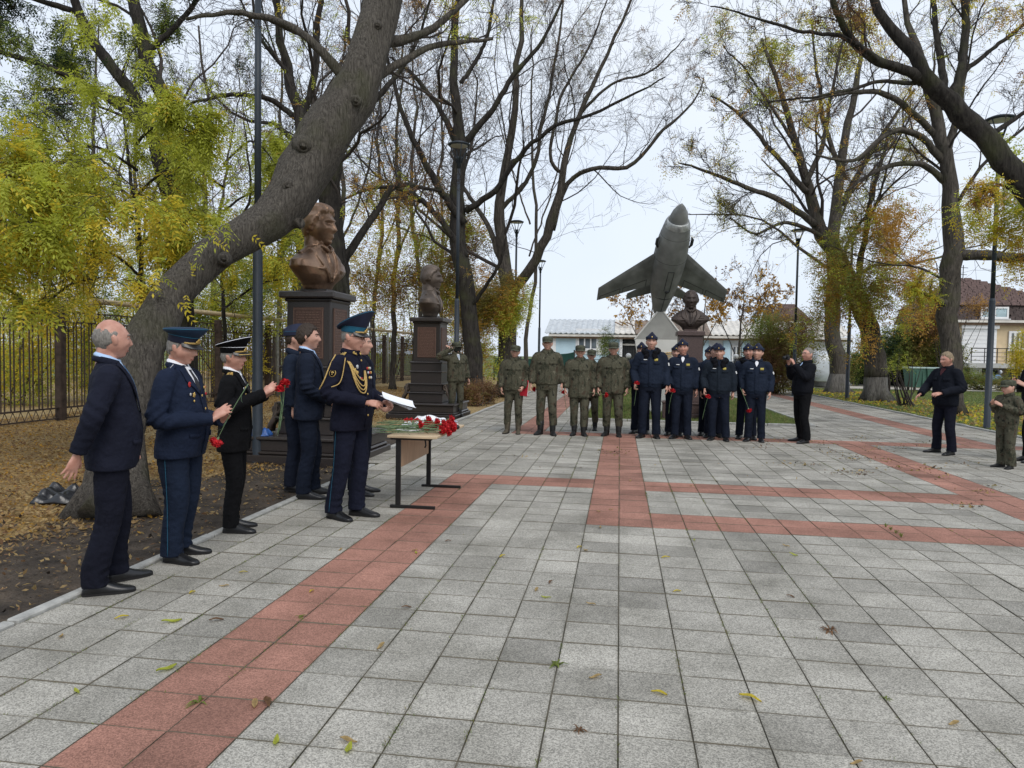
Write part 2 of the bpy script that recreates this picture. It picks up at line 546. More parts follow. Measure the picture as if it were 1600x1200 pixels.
def resample(P, n, *attrs):
    """Catmull-Rom resampling of a polyline and its attributes"""
    P = np.asarray(P, float)
    k = len(P)
    t = np.linspace(0, k - 1, n)
    i = np.clip(t.astype(int), 0, k - 2)
    f = t - i

    def cr(Q):
        Q = np.asarray(Q, float)
        one = Q.ndim == 1
        if one:
            Q = Q[:, None]
        q0 = Q[np.maximum(i - 1, 0)]
        q1 = Q[i]
        q2 = Q[i + 1]
        q3 = Q[np.minimum(i + 2, k - 1)]
        ff = f[:, None]
        r = 0.5 * (2 * q1 + (q2 - q0) * ff + (2 * q0 - 5 * q1 + 4 * q2 - q3) * ff ** 2 + (3 * q1 - q0 - 3 * q2 + q3) * ff ** 3)
        return r[:, 0] if one else r
    return [cr(P)] + [cr(a) for a in attrs]


class Geo:
    def __init__(s):
        s.V, s.F, s.m, s.n = [], {}, {}, 0

    def add(s, V, F, m=0):
        V = np.asarray(V, float).reshape(-1, 3)
        for f in F:
            f = np.asarray(f, int)
            if not len(f):
                continue
            s.F.setdefault(f.shape[1], []).append(f + s.n)
            s.m.setdefault(f.shape[1], []).append(np.full(len(f), m))
        s.V.append(V)
        s.n += len(V)
        return s

    def rings(s, rings, m=0, caps=True):
        rings = np.asarray(rings, float)
        k, n = rings.shape[:2]
        V = rings.reshape(-1, 3)
        a = np.arange(n)
        b = (a + 1) % n
        q = [np.stack([i * n + a, i * n + b, (i + 1) * n + b, (i + 1) * n + a], 1) for i in range(k - 1)]
        F = [np.concatenate(q)]
        if caps:
            c0, c1 = rings[0].mean(0), rings[-1].mean(0)
            V = np.concatenate([V, [c0, c1]])
            i0, i1 = k * n, k * n + 1
            F.append(np.concatenate([np.stack([np.full(n, i0), b, a], 1), np.stack([np.full(n, i1), (k - 1) * n + a, (k - 1) * n + b], 1)]))
        return s.add(V, F, m)

    def tube(s, P, r, sides=8, m=0, res=None, flat=1.0, caps=True):
        P = np.asarray(P, float)
        r = np.broadcast_to(np.asarray(r, float), (len(P),)).copy()
        if res:
            P, r = resample(P, res, r)
        T, U, B = frames(P)
        a = np.linspace(0, 2 * np.pi, sides, endpoint=False)
        rg = P[:, None] + r[:, None, None] * (np.cos(a)[None, :, None] * U[:, None] + flat * np.sin(a)[None, :, None] * B[:, None])
        return s.rings(rg, m, caps)

    def loft(s, secs, sides=24, m=0, p=2.3, xf=None, caps=True):
        """secs: (z, cx, cy, rx, ry)"""
        a = np.linspace(0, 2 * np.pi, sides, endpoint=False)
        c, sn = np.cos(a), np.sin(a)
        ex = np.sign(c) * np.abs(c) ** (2 / p)
        ey = np.sign(sn) * np.abs(sn) ** (2 / p)
        rg = np.array([np.stack([cx + rx * ex, cy + ry * ey, np.full(sides, z)], 1) for z, cx, cy, rx, ry in secs])
        if xf is not None:
            rg = xf(rg)
        return s.rings(rg, m, caps)

    def box(s, c, size, m=0, rot=None, bev=0.0):
        c = np.asarray(c, float)
        h = np.asarray(size, float) / 2
        if bev <= 0:
            V = np.array([[x, y, z] for z in (-1, 1) for y in (-1, 1) for x in (-1, 1)], float) * h
            F = [[0, 2, 3, 1], [4, 5, 7, 6], [0, 1, 5, 4], [2, 6, 7, 3], [0, 4, 6, 2], [1, 3, 7, 5]]
        else:
            b = min(bev, h.min() * 0.9)
            V = []
            idx = {}
            for z in (-1, 1):
                for y in (-1, 1):
                    for x in (-1, 1):
                        for ax in range(3):
                            v = np.array([x, y, z], float) * h
                            for o_ in range(3):
                                if o_ != ax:
                                    v[o_] -= np.sign(v[o_]) * b
                            idx[(x, y, z, ax)] = len(V)
                            V.append(v)
            V = np.array(V)
            F = []
            for ax in range(3):
                o1, o2 = (ax + 1) % 3, (ax + 2) % 3
                for sg in (-1, 1):
                    q = []
                    for (i, j) in ((-1, -1), (1, -1), (1, 1), (-1, 1)):
                        k = [0, 0, 0]
                        k[ax], k[o1], k[o2] = sg, i, j
                        q.append(idx[(*k, ax)])
                    F.append(q if sg > 0 else q[::-1])
            for ax in range(3):
                o1, o2 = (ax + 1) % 3, (ax + 2) % 3
                for i in (-1, 1):
                    for j in (-1, 1):
                        ka, kb = [0, 0, 0], [0, 0, 0]
                        ka[ax], kb[ax] = -1, 1
                        ka[o1] = kb[o1] = i
                        ka[o2] = kb[o2] = j
                        q = [idx[(*ka, o1)], idx[(*kb, o1)], idx[(*kb, o2)], idx[(*ka, o2)]]
                        F.append(q if i * j < 0 else q[::-1])
            T3 = []
            for z in (-1, 1):
                for y in (-1, 1):
                    for x in (-1, 1):
                        q = [idx[(x, y, z, a)] for a in range(3)]
                        T3.append(q if x * y * z > 0 else q[::-1])
            if rot is not None:
                V = V @ np.asarray(rot).T
            return s.add(V + c, [np.array(F), np.array(T3)], m)
        if rot is not None:
            V = V @ np.asarray(rot).T
        return s.add(V + c, [np.array(F)], m)

    def ball(s, c, r, m=0, nu=12, nv=8, rot=None):
        th = np.linspace(0.02, np.pi - 0.02, nv)
        a = np.linspace(0, 2 * np.pi, nu, endpoint=False)
        rg = np.stack([np.sin(th)[:, None] * np.cos(a), np.sin(th)[:, None] * np.sin(a), -np.cos(th)[:, None] * np.ones(nu)], 2) * np.broadcast_to(r, (3,))
        if rot is not None:
            rg = rg @ np.asarray(rot).T
        return s.rings(rg + np.asarray(c, float), m)

    def xform(s, f, start=0):
        for i in range(start, len(s.V)):
            s.V[i] = f(s.V[i])
        return s

    def arrays(s):
        V = np.concatenate(s.V)
        F, mi = [], []
        for k in s.F:
            F.append(np.concatenate(s.F[k]))
            mi.append(np.concatenate(s.m[k]))
        return V, F, np.concatenate(mi)

    def mesh(s, name, mats, smooth=False):
        V, F, mi = s.arrays()
        return mesh_np(name, V, F, mi, mats, smooth)

    def build(s, name, mats, parent=None, smooth=False):
        if isinstance(mats, str):
            mats = [mats]
        return link(name, s.mesh(name, mats, smooth), parent)

    def bvh(s):
        V, F, _ = s.arrays()
        pol = []
        for f in F:
            pol += f.tolist()
        return BVHTree.FromPolygons([Vector(v) for v in V], pol)


def remesh(g, voxel, smooth=3, dec=1.0, mats=(), name='body', sfac=0.5):
    me = g.mesh('tmp', [])
    o = link('tmp', me)
    md = o.modifiers.new('r', 'REMESH')
    md.mode = 'VOXEL'
    md.voxel_size = voxel
    md.use_smooth_shade = True
    if smooth:
        sm = o.modifiers.new('s', 'SMOOTH')
        sm.factor = sfac
        sm.iterations = smooth
    if dec < 1:
        d = o.modifiers.new('d', 'DECIMATE')
        d.ratio = dec
    dg = bpy.context.evaluated_depsgraph_get()
    r = bpy.data.meshes.new_from_object(o.evaluated_get(dg))
    bpy.data.objects.remove(o)
    bpy.data.meshes.remove(me)
    r.name = name
    r.materials.clear()
    for m in mats:
        r.materials.append(M[m])
    r.polygons.foreach_set('use_smooth', np.ones(len(r.polygons), dtype=bool))
    return r


def folds(me, amp, seed, zlo=-9, zhi=9, fr=1.0, at=()):
    """crease the cloth: faint slanting waves everywhere, sharp ones gathered at the joints listed
    in at as (point, axis across which the cloth bunches, reach, depth)"""
    n = len(me.vertices)
    co = np.empty(n * 3, np.float32)
    me.vertices.foreach_get('co', co)
    co = co.reshape(-1, 3)
    no_ = np.empty(n * 3, np.float32)
    me.vertex_normals.foreach_get('vector', no_)
    no_ = no_.reshape(-1, 3)
    rg = np.random.default_rng(seed)
    h = np.zeros(n)
    for i in range(4):
        k = rg.normal(size=3) * np.array([10, 10, 16]) * fr
        k2 = rg.normal(size=3) * 7
        h += np.sin(co @ k + 1.6 * np.sin(co @ k2 + rg.uniform(0, 6)) + rg.uniform(0, 6)) * rg.uniform(0.5, 1)
    h = h / 2.2
    wgt = np.clip((co[:, 2] - zlo) / 0.06, 0, 1) * np.clip((zhi - co[:, 2]) / 0.06, 0, 1)
    h = amp * h * wgt
    for p, ax, rad, dep in at:
        d = co - np.asarray(p, float)
        w_ = np.exp(-((d ** 2).sum(1)) / rad ** 2)
        ax = np.asarray(ax, float) / np.linalg.norm(ax)
        sd = rg.normal(size=3)
        sd -= ax * (sd @ ax)
        ph = d @ ax * rg.uniform(85, 125) + 2.2 * np.sin(d @ sd * 9 + rg.uniform(0, 6)) + d @ sd * 18
        wv = np.sin(ph + rg.uniform(0, 6))
        h = h + dep * w_ * (np.sign(wv) * np.abs(wv) ** .7 - .25)
    co = co + no_ * h[:, None]
    me.vertices.foreach_set('co', co.astype(np.float32).ravel())
    me.update()


def unit(v):
    v = np.asarray(v, float)
    return v / (np.linalg.norm(v) + 1e-12)


def rotz(a):
    c, s = math.cos(a), math.sin(a)
    return np.array([[c, -s, 0], [s, c, 0], [0, 0, 1.0]])


def rotx(a):
    c, s = math.cos(a), math.sin(a)
    return np.array([[1.0, 0, 0], [0, c, -s], [0, s, c]])


def roty(a):
    c, s = math.cos(a), math.sin(a)
    return np.array([[c, 0, s], [0, 1.0, 0], [-s, 0, c]])
# ------------------------------------------------------------------ people


def head_grid(th, ph, o):
    """a modelled head as a function of polar angles (ph = 0 is the face, looking along -Y)"""
    st, ct = np.sin(th), np.cos(th)
    x = st * np.sin(ph) * 0.0755
    y = -st * np.cos(ph) * 0.097
    z = ct * 0.117
    front = np.clip(-y / 0.097, 0, 1)
    back = np.clip(y / 0.097, 0, 1)
    t = np.clip(-z / 0.117, 0, 1)
    u = np.clip(z / 0.117, 0, 1)
    jw = o.get('jaw', 1.0)
    x = x * (1 - (0.30 / jw) * t ** 1.6) * (1 + 0.05 * u * (1 - u) * 4 * back)
    x = x * (1 - 0.07 * front ** 2 * (1 - t))
    y = np.where(y > 0, y * (1 - 0.50 * t ** 1.2), y * (1 - 0.05 * u))
    y = y + 0.012 * u ** 2
    g = lambda cx, cz, sx, sz: np.exp(-((x - cx) / sx) ** 2 - ((z - cz) / sz) ** 2) * (front > 0.2)
    k = o.get('relief', 1.25)
    y = y - 0.016 * k * g(0, -0.096, 0.024, 0.020)                       # chin
    y = y - 0.006 * k * (g(0, -0.055, 0.022, 0.006) + g(0, -0.068, 0.019, 0.007)) + 0.004 * k * g(0, -0.0615, 0.022, 0.003)
    y = y + 0.004 * k * g(0, -0.081, 0.022, 0.007)
    y = y - 0.007 * k * (g(0.018, 0.030, 0.017, 0.008) + g(-0.018, 0.030, 0.017, 0.008))   # brow
    y = y + 0.0105 * k * (g(0.031, 0.012, 0.015, 0.011) + g(-0.031, 0.012, 0.015, 0.011))   # sockets
    y = y - 0.0055 * k * (g(0.042, -0.018, 0.018, 0.015) + g(-0.042, -0.018, 0.018, 0.015))  # cheekbones
    y = y + 0.004 * k * (g(0.040, -0.052, 0.014, 0.02) + g(-0.040, -0.052, 0.014, 0.02))
    zt = np.clip((0.026 - z) / 0.062, 0, 1)                                # nose: bridge to tip
    prof = np.where((z < 0.026) & (z > -0.040), zt ** 1.1, 0) * np.clip((z + 0.040) / 0.010, 0, 1)
    y = y - (0.030 * o.get('nose', 1.0)) * prof * np.exp(-(x / (0.008 + 0.008 * zt)) ** 2) * (front > 0.3)
    f = o.get('fat', 0.0)
    x = x * (1 + f * 0.10 * np.exp(-((z + 0.05) / 0.04) ** 2))
    return np.stack([x, y, z], -1)


NU, NV = 60, 46


def head_geo(o):
    th = np.linspace(0.03, np.pi - 0.03, NV)[:, None] * np.ones(NU)
    ph = np.linspace(0, 2 * np.pi, NU, endpoint=False)[None] * np.ones((NV, 1))
    g = Geo()
    g.rings(head_grid(th, ph, o)[::-1])
    for s in (-1, 1):                                                     # ears
        g.ball((s * 0.0765, 0.010, -0.004), (0.010, 0.019, 0.031), rot=rotx(-0.2) @ rotz(s * 0.35))
        g.ball((s * 0.083, 0.017, 0.002), (0.006, 0.014, 0.025), rot=rotx(-0.2) @ rotz(s * 0.5))
    return g


HAIRLINES = {
    'short': ([0, 35, 55, 72, 84, 100, 130, 180], [0.072, 0.068, 0.055, 0.030, -0.006, -0.020, -0.052, -0.062]),
    'full': ([0, 35, 55, 72, 84, 100, 130, 180], [0.066, 0.062, 0.046, 0.020, -0.020, -0.030, -0.066, -0.078]),
    'balding': ([0, 40, 70, 80, 92, 100, 130, 180], [0.25, 0.25, 0.25, 0.045, -0.010, -0.020, -0.060, -0.070]),
    'woman': ([0, 35, 55, 72, 84, 100, 130, 180], [0.068, 0.062, 0.045, 0.0, -0.09, -0.12, -0.12, -0.12]),
}


def hair_geo(o):
    nv, nu = (54, 72) if o.get('fine') else (32, 46)
    th = np.linspace(0.02, np.pi - 0.25, nv)[:, None] * np.ones(nu)
    ph = np.linspace(-np.pi, np.pi, nu, endpoint=False)[None] * np.ones((nv, 1))
    P = head_grid(th, ph, dict(o, relief=0.3))
    a, b = HAIRLINES[o['hair']]
    zl = np.interp(np.abs(np.degrees(ph)), a, b)
    r = np.random.default_rng(o.get('seed', 1))
    zl = zl + 0.004 * np.sin(ph * 23 + r.uniform(0, 6)) + 0.006 * np.sin(ph * 9 + r.uniform(0, 6))
    s = np.clip((P[..., 2] - zl) / 0.012, 0, 1)
    if o['hair'] == 'balding':
        zt_ = 0.060 + 0.016 * np.clip(-np.cos(ph), 0, 1) + .008 * np.sin(ph * 11) + .005 * r.normal(size=P.shape[:2])
        s = s * np.clip((zt_ - P[..., 2]) / 0.035, 0, 1)
    n = P / np.linalg.norm(P, axis=-1, keepdims=True)
    t = o.get('hairt', 0.011)
    wob = 1 + o.get('hw', .30) * np.sin(ph * 19 + P[..., 2] * 60) * np.sin(P[..., 2] * 120 + ph * 6) + o.get('hn', .18) * r.normal(size=P.shape[:2])
    if o.get('quiff'):
        q = np.clip(-P[..., 1] / 0.097, 0, 1) * np.clip(P[..., 2] / 0.1, 0, 1)
        wob = wob + o['quiff'] * q
        wob = wob + 0.35 * np.sin(P[..., 0] * 230 + P[..., 1] * 25) * np.clip(P[..., 2] / 0.06, 0, 1)
    Q = P + n * (t * wob * s - 0.006 * (1 - s))[..., None]
    g = Geo()
    V = Q.reshape(-1, 3)
    i = np.arange(nv - 1)[:, None] * nu
    j = np.arange(nu)[None]
    q = np.stack([i + j, i + nu + j, i + nu + (j + 1) % nu, i + (j + 1) % nu], -1).reshape(-1, 4)
    sm = s.ravel()
    q = q[(sm[q] > 0).any(1)]
    used, inv = np.unique(q, return_inverse=True)
    V = V[used]
    q = inv.reshape(-1, 4)
    if s[0].min() > 0:
        top = np.array([V[np.isin(used, np.arange(nu))].mean(0)])
        k = len(V)
        V = np.concatenate([V, top])
        tri = np.array([[k, np.searchsorted(used, a_), np.searchsorted(used, (a_ + 1) % nu)] for a_ in range(nu)])
        return g.add(V, [q, tri])
    return g.add(V, [q])


def hand_geo(g, wrist, d, back, side, curl=0.35, spread=0.10, thumb=0.5):
    """palm, four unequal bent fingers and a thumb leaving the side of the palm"""
    X = unit(d)
    Z = unit(np.asarray(back, float) - X * (np.asarray(back, float) @ X))
    Y = side * np.cross(X, Z)
    B = np.stack([X, Y, Z], 1)
    T = lambda p: np.asarray(p, float) @ B.T + wrist
    sec = [(-0.03, 0, 0.024, 0.019), (0.0, 0, 0.025, 0.018), (0.03, 0.004, 0.036, 0.017), (0.06, 0.0, 0.041, 0.0155), (0.088, -0.001, 0.041, 0.013), (0.096, -0.001, 0.034, 0.009)]
    a = np.linspace(0, 2 * np.pi, 14, endpoint=False)
    g.rings([T(np.stack([np.full(14, x), cy + ry * np.cos(a), rz_ * np.sin(a)], 1)) for x, cy, ry, rz_ in sec])
    for k, (y, L, r) in enumerate(((0.031, 0.073, 0.0088), (0.0105, 0.081, 0.0092), (-0.0105, 0.076, 0.0088), (-0.031, 0.060, 0.0078))):
        p = np.array([0.084 - 0.004 * abs(k - 1), y, 0.0])
        yaw = spread * (1.3 - k) * 0.9
        pts, rr = [p - np.array([0.02, 0, 0])], [r]
        pts.append(p)
        rr.append(r * 1.04)
        ang = 0.0
        c = curl * (1 + 0.10 * k)
        for f_, cu in ((0.44, 0.75), (0.32, 1.15), (0.24, 0.7)):
            ang += c * cu
            dd = np.array([math.cos(ang) * math.cos(yaw), math.cos(ang) * math.sin(yaw), -math.sin(ang)])
            p = p + dd * L * f_
            pts.append(p)
            rr.append(r * (0.97 if f_ > 0.3 else 0.8))
        P, q = resample(np.array(pts), 11, np.array(rr))
        g.tube(T(P), q, 8)
    tp = np.array([[0.012, 0.018, -0.004], [0.032, 0.036, -0.010], [0.058, 0.036 + 0.026 * thumb, -0.016 - 0.012 * (1 - thumb)], [0.082, 0.036 + 0.034 * thumb, -0.022 - 0.018 * (1 - thumb)]])
    P, q = resample(tp, 9, np.array([0.013, 0.0125, 0.010, 0.0075]))
    g.tube(T(P), q, 8)


TORSO = {
    'suit': [(.79, 0, .006, .212, .140), (.86, 0, .006, .210, .145), (.95, 0, .002, .199, .142), (1.05, 0, 0, .184, .130), (1.14, 0, 0, .186, .127), (1.25, 0, 0, .200, .130), (1.34, 0, .002, .206, .125), (1.405, 0, .008, .192, .108), (1.45, 0, .012, .150, .085), (1.485, 0, .014, .092, .070), (1.505, 0, .014, .066, .060)],
    'blouson': [(.865, 0, .004, .172, .122), (.88, 0, .004, .186, .134), (.91, 0, .004, .186, .136), (.935, 0, .002, .208, .152), (1.02, 0, 0, .212, .152), (1.14, 0, 0, .208, .146), (1.25, 0, 0, .212, .142), (1.34, 0, .002, .212, .132), (1.405, 0, .008, .196, .113), (1.45, 0, .012, .152, .090), (1.485, 0, .014, .094, .074), (1.51, 0, .014, .070, .064)],
    'parka': [(.745, 0, .004, .208, .142), (.80, 0, .004, .212, .148), (.92, 0, .002, .212, .150), (1.04, 0, 0, .206, .146), (1.14, 0, 0, .208, .146), (1.25, 0, 0, .214, .144), (1.34, 0, .002, .215, .135), (1.405, 0, .008, .199, .116), (1.45, 0, .012, .156, .094), (1.485, 0, .014, .100, .080), (1.52, 0, .012, .082, .074)],
}


def torso_secs(kind, wf=1.0, belly=0.0, hem=None):
    S = TORSO[kind]
    if hem is not None:
        z0, z1 = S[0][0], 1.05
        S = [((hem + (s[0] - z0) * (z1 - hem) / (z1 - z0)) if s[0] < z1 else s[0], *s[1:]) for s in S]
    r = []
    for z, cx, cy, rx, ry in S:
        k = wf if z < 1.44 else 1 + (wf - 1) * 0.4
        b = belly * math.exp(-((z - 1.06) / 0.17) ** 2)
        r.append((z, cx, cy - b * 0.6, rx * k + b * 0.25, ry * (1 + (k - 1) * 0.6) + b * 0.6))
    return r


class Surf:
    def __init__(s, g):
        s.t = g.bvh()

    def y(s, x, z):
        h = s.t.ray_cast(Vector((x, -2, z)), Vector((0, 1, 0)))[0]
        return h.y if h is not None else -0.05

    def z(s, x, y):
        h = s.t.ray_cast(Vector((x, y, 3)), Vector((0, 0, -1)))[0]
        return h.z if h is not None else 1.4

    def strip(s, L, Rr, off=0.004, th=0.004, n=9, m=4, g=None, mi=0):
        """a piece of cloth laid on the chest between two edges given as (x, z)"""
        L = resample(np.array(L, float), n)[0]
        Rr = resample(np.array(Rr, float), n)[0]
        top = np.zeros((n, m + 1, 3))
        for i in range(n):
            for j in range(m + 1):
                q = L[i] + (Rr[i] - L[i]) * j / m
                top[i, j] = (q[0], s.y(q[0], q[1]) - off, q[1])
        lo = top.copy()
        top[..., 1] -= th
        V = np.concatenate([top.reshape(-1, 3), lo.reshape(-1, 3)])
        k = n * (m + 1)
        F = []
        for i in range(n - 1):
            for j in range(m):
                a, b = i * (m + 1) + j, i * (m + 1) + j + 1
                c, d = b + m + 1, a + m + 1
                F.append([a, b, c, d])
                F.append([a + k, d + k, c + k, b + k])
        bd = [i * (m + 1) for i in range(n)] + [(n - 1) * (m + 1) + j for j in range(1, m + 1)] + [i * (m + 1) + m for i in range(n - 2, -1, -1)] + [j for j in range(m - 1, 0, -1)]
        for a, b in zip(bd, bd[1:] + bd[:1]):
            F.append([a, b, b + k, a + k])
        g = g or Geo()
        return g.add(V, [np.array(F)], mi)


def peaked_cap(root, X, crown, band, piping, raise_=0.03, size=1.0, gold_visor=False, height=1.0):
    """officer's cap: band, wide crown rising to the front, peak, cockade and cord"""
    g = Geo()

    def top(rg):
        rg = rg.copy()
        k = np.clip((rg[..., 2] - 0.088) / 0.03, 0, 1)
        rg[..., 2] += raise_ * (-rg[..., 1] / 0.13) * k
        return rg
    h = height
    g.loft([(0.083, 0, 0, .082, .102), (0.090, 0, 0, .088, .108), (0.098 + .012 * h, 0, -.004, .112, .128), (0.110 + .016 * h, 0, -.006, .130, .142), (0.118 + .02 * h, 0, -.006, .133, .145), (0.125 + .023 * h, 0, -.006, .126, .138), (0.129 + .024 * h, 0, -.006, .08, .09), (0.130 + .024 * h, 0, -.006, .01, .01)], 36, p=2.0, xf=top)
    g.xform(X)
    c = g.build('cap', [crown], root, True)
    g = Geo()
    g.loft([(0.040, 0, 0, .0825, .1025), (0.043, 0, 0, .0850, .1050), (0.084, 0, 0, .0860, .1060), (0.089, 0, 0, .0885, .1085), (0.091, 0, 0, .083, .103)], 36, p=2.0)
    g.xform(X).build('cap_band', [band], c, True)
    g = Geo()
    a = np.linspace(0, 2 * np.pi, 40)
    g.tube(X(np.stack([.0885 * np.sin(a), -.1085 * np.cos(a), np.full(40, .0885)], 1)), .0028, 6)
    T = np.stack([.1335 * np.sin(a), -.006 - .1455 * np.cos(a), np.full(40, .118 + .02 * h)], 1)
    g.tube(X(top(T)), .0028, 6)
    g.build('piping', [piping], c, True)
    g = Geo()
    n, m = 22, 5
    aa = np.linspace(-R(72), R(72), n)
    V = []
    for lay in (0, -0.004):
        for j in range(m):
            f = j / (m - 1)
            ext = f * 0.052 * np.cos(aa * 0.9) ** 0.7
            V.append(np.stack([(.084 + ext * 0.25) * np.sin(aa), -(.104 + ext) * np.cos(aa * 0.98), .047 - ext * 0.52 - 0.3 * ext * (np.abs(aa) / 1.25) ** 2 + lay], 1))
    V = np.concatenate(V)
    F = []
    for lay in (0, 1):
        for j in range(m - 1):
            for i in range(n - 1):
                b = lay * n * m + j * n + i
                q = [b, b + 1, b + n + 1, b + n]
                F.append(q if lay else q[::-1])
    for i in range(n - 1):
        b = (m - 1) * n + i
        F.append([b, b + n * m, b + 1 + n * m, b + 1])
    g.add(V, [np.array(F)])
    g.xform(X).build('visor', ['shoe_black'], c, True)
    g = Geo()
    a = np.linspace(-R(62), R(62), 20)
    for dz in (0, 0.006):
        g.tube(X(np.stack([.0875 * np.sin(a), -.1095 * np.cos(a), .0515 + dz - 0.004 * np.abs(a)], 1)), .0035, 6)
    g.build('cap_cord', ['gold_cord'], c, True)
    g = Geo()
    g.ball((0, -.112, .070), (.017, .005, .020), rot=rotx(0.2))
    for s in (-1, 1):
        g.ball((s * .018, -.110, .064), (.014, .004, .008), rot=roty(s * .5))
    g.xform(X).build('cockade', ['gold'], c, True)
    if gold_visor:
        g = Geo()
        a = np.linspace(-R(55), R(55), 18)
        ext = 0.047 * np.cos(a * 0.9) ** 0.7
        g.tube(X(np.stack([(.084 + ext * .25) * np.sin(a), -(.104 + ext) * np.cos(a * .98), .052 - ext * .52 - .3 * ext * (np.abs(a) / 1.25) ** 2], 1)), .004, 6)
        g.build('visor_braid', ['gold'], c, True)


def garrison_cap(root, X, mat='cap_airman'):
    g = Geo()
    rg = []
    for y in np.linspace(-.122, .124, 15):
        f = y / .1245
        w_ = .086 * math.sqrt(max(0, 1 - f * f)) + .004
        zb = .048 - .020 * (f + 1) / 2 + 0.006
        zt = zb + .052 + .066 * math.sqrt(max(0, 1 - abs(f) ** 2.2)) - .010 * f
        pr = [(-w_, zb), (-w_ * 1.03, zb + .03), (-w_ * .60, zb + .03 + (zt - zb - .03) * .45), (-.007, zt), (0, zt - .006), (.007, zt), (w_ * .60, zb + .03 + (zt - zb - .03) * .45), (w_ * 1.03, zb + .03), (w_, zb)]
        rg.append([(x, y, z) for x, z in pr])
    g.rings(rg)
    c = g.xform(X).build('garrison_cap', [mat], root, False)
    g = Geo()
    g.ball((0, -.120, .080), (.010, .005, .013))
    g.xform(X).build('cockade', ['gold'], c, True)
    g = Geo()
    for s in (-1, 1):
        y = np.linspace(-.10, .11, 9)
        g.tube(X(np.stack([s * (.0885 * np.sqrt(np.maximum(0, 1 - (y / .1245) ** 2)) + .004), y, .092 - .02 * (y / .1245 + 1) / 2], 1)), .0022, 5)
    g.build('piping', ['band_blue'], c, True)


def field_cap(root, X, mat='camo_cap'):
    g = Geo()
    g.loft([(0.028, 0, .004, .083, .104), (0.032, 0, .004, .087, .108), (0.070, 0, .004, .089, .109), (0.092, 0, .006, .088, .107), (0.108, 0, .008, .078, .096), (0.118, 0, .010, .056, .07), (0.121, 0, .010, .01, .01)], 30, p=2.1)
    c = g.xform(X).build('field_cap', [mat], root, True)
    g = Geo()
    n = 18
    a = np.linspace(-R(60), R(60), n)
    rows = []
    for f in (0, .4, 1.0):
        ext = f * .078 * np.cos(a * .95) ** .6
        rows.append(np.stack([(.085 + ext * .12) * np.sin(a), -(.100 + ext) * np.cos(a), .040 - ext * .30 - .35 * ext * (a / 1.05) ** 2], 1))
    lo = [r - np.array([0, 0, .005]) for r in rows]
    V = np.concatenate(rows + lo)
    F = []
    for j in range(2):
        for i in range(n - 1):
            b = j * n + i
            F.append([b, b + n, b + n + 1, b + 1])
            F.append([b + 3 * n, b + 1 + 3 * n, b + n + 1 + 3 * n, b + n + 3 * n])
    for i in range(n - 1):
        F.append([2 * n + i, 5 * n + i, 5 * n + i + 1, 2 * n + i + 1])
    g.add(V, [np.array(F)])
    g.xform(X).build('visor', [mat], c, True)


def shoe(root, x, y, ang, mat, boot=False):
    """shoe pointing along -Y turned by ang, with a darker sole"""
    g = Geo()
    T = lambda V: V @ rotz(ang).T + np.array([x, y, 0])
    prof = [(.095, .022, .030, .05), (.085, .034, .068, .05), (.05, .040, .096, 0), (.01, .040, .100, 0), (-.04, .042, .084, 0), (-.09, .047, .060, 0), (-.14, .047, .044, 0), (-.18, .040, .036, 0), (-.205, .024, .026, 0), (-.212, .008, .018, 0)]
    a = np.linspace(0, 2 * np.pi, 16, endpoint=False)
    rg = []
    for yy, hw, ht, _ in prof:
        c, s = np.cos(a), np.sin(a)
        z = np.where(s > 0, .016 + (ht - .016) * s ** .8, .012)
        rg.append(np.stack([hw * np.sign(c) * np.abs(c) ** .7, np.full(16, yy), z], 1))
    g.rings(rg[::-1])
    if boot:
        g.loft([(.04, 0, .04, .047, .060), (.10, 0, .040, .052, .062), (.18, 0, .044, .058, .064), (.25, 0, .045, .062, .066)], 14)
    o = g.xform(T).build('boot' if boot else 'shoe', [mat], root, True)
    g = Geo()
    rg = []
    for yy, hw, ht, _ in prof:
        heel = .0
        rg.append([(-hw * 1.05, yy, .001), (hw * 1.05, yy, .001), (hw * 1.05, yy, .016), (-hw * 1.05, yy, .016)])
    g.rings(rg[::-1])
    g.xform(T).build('sole', ['sole'], o)
    return o


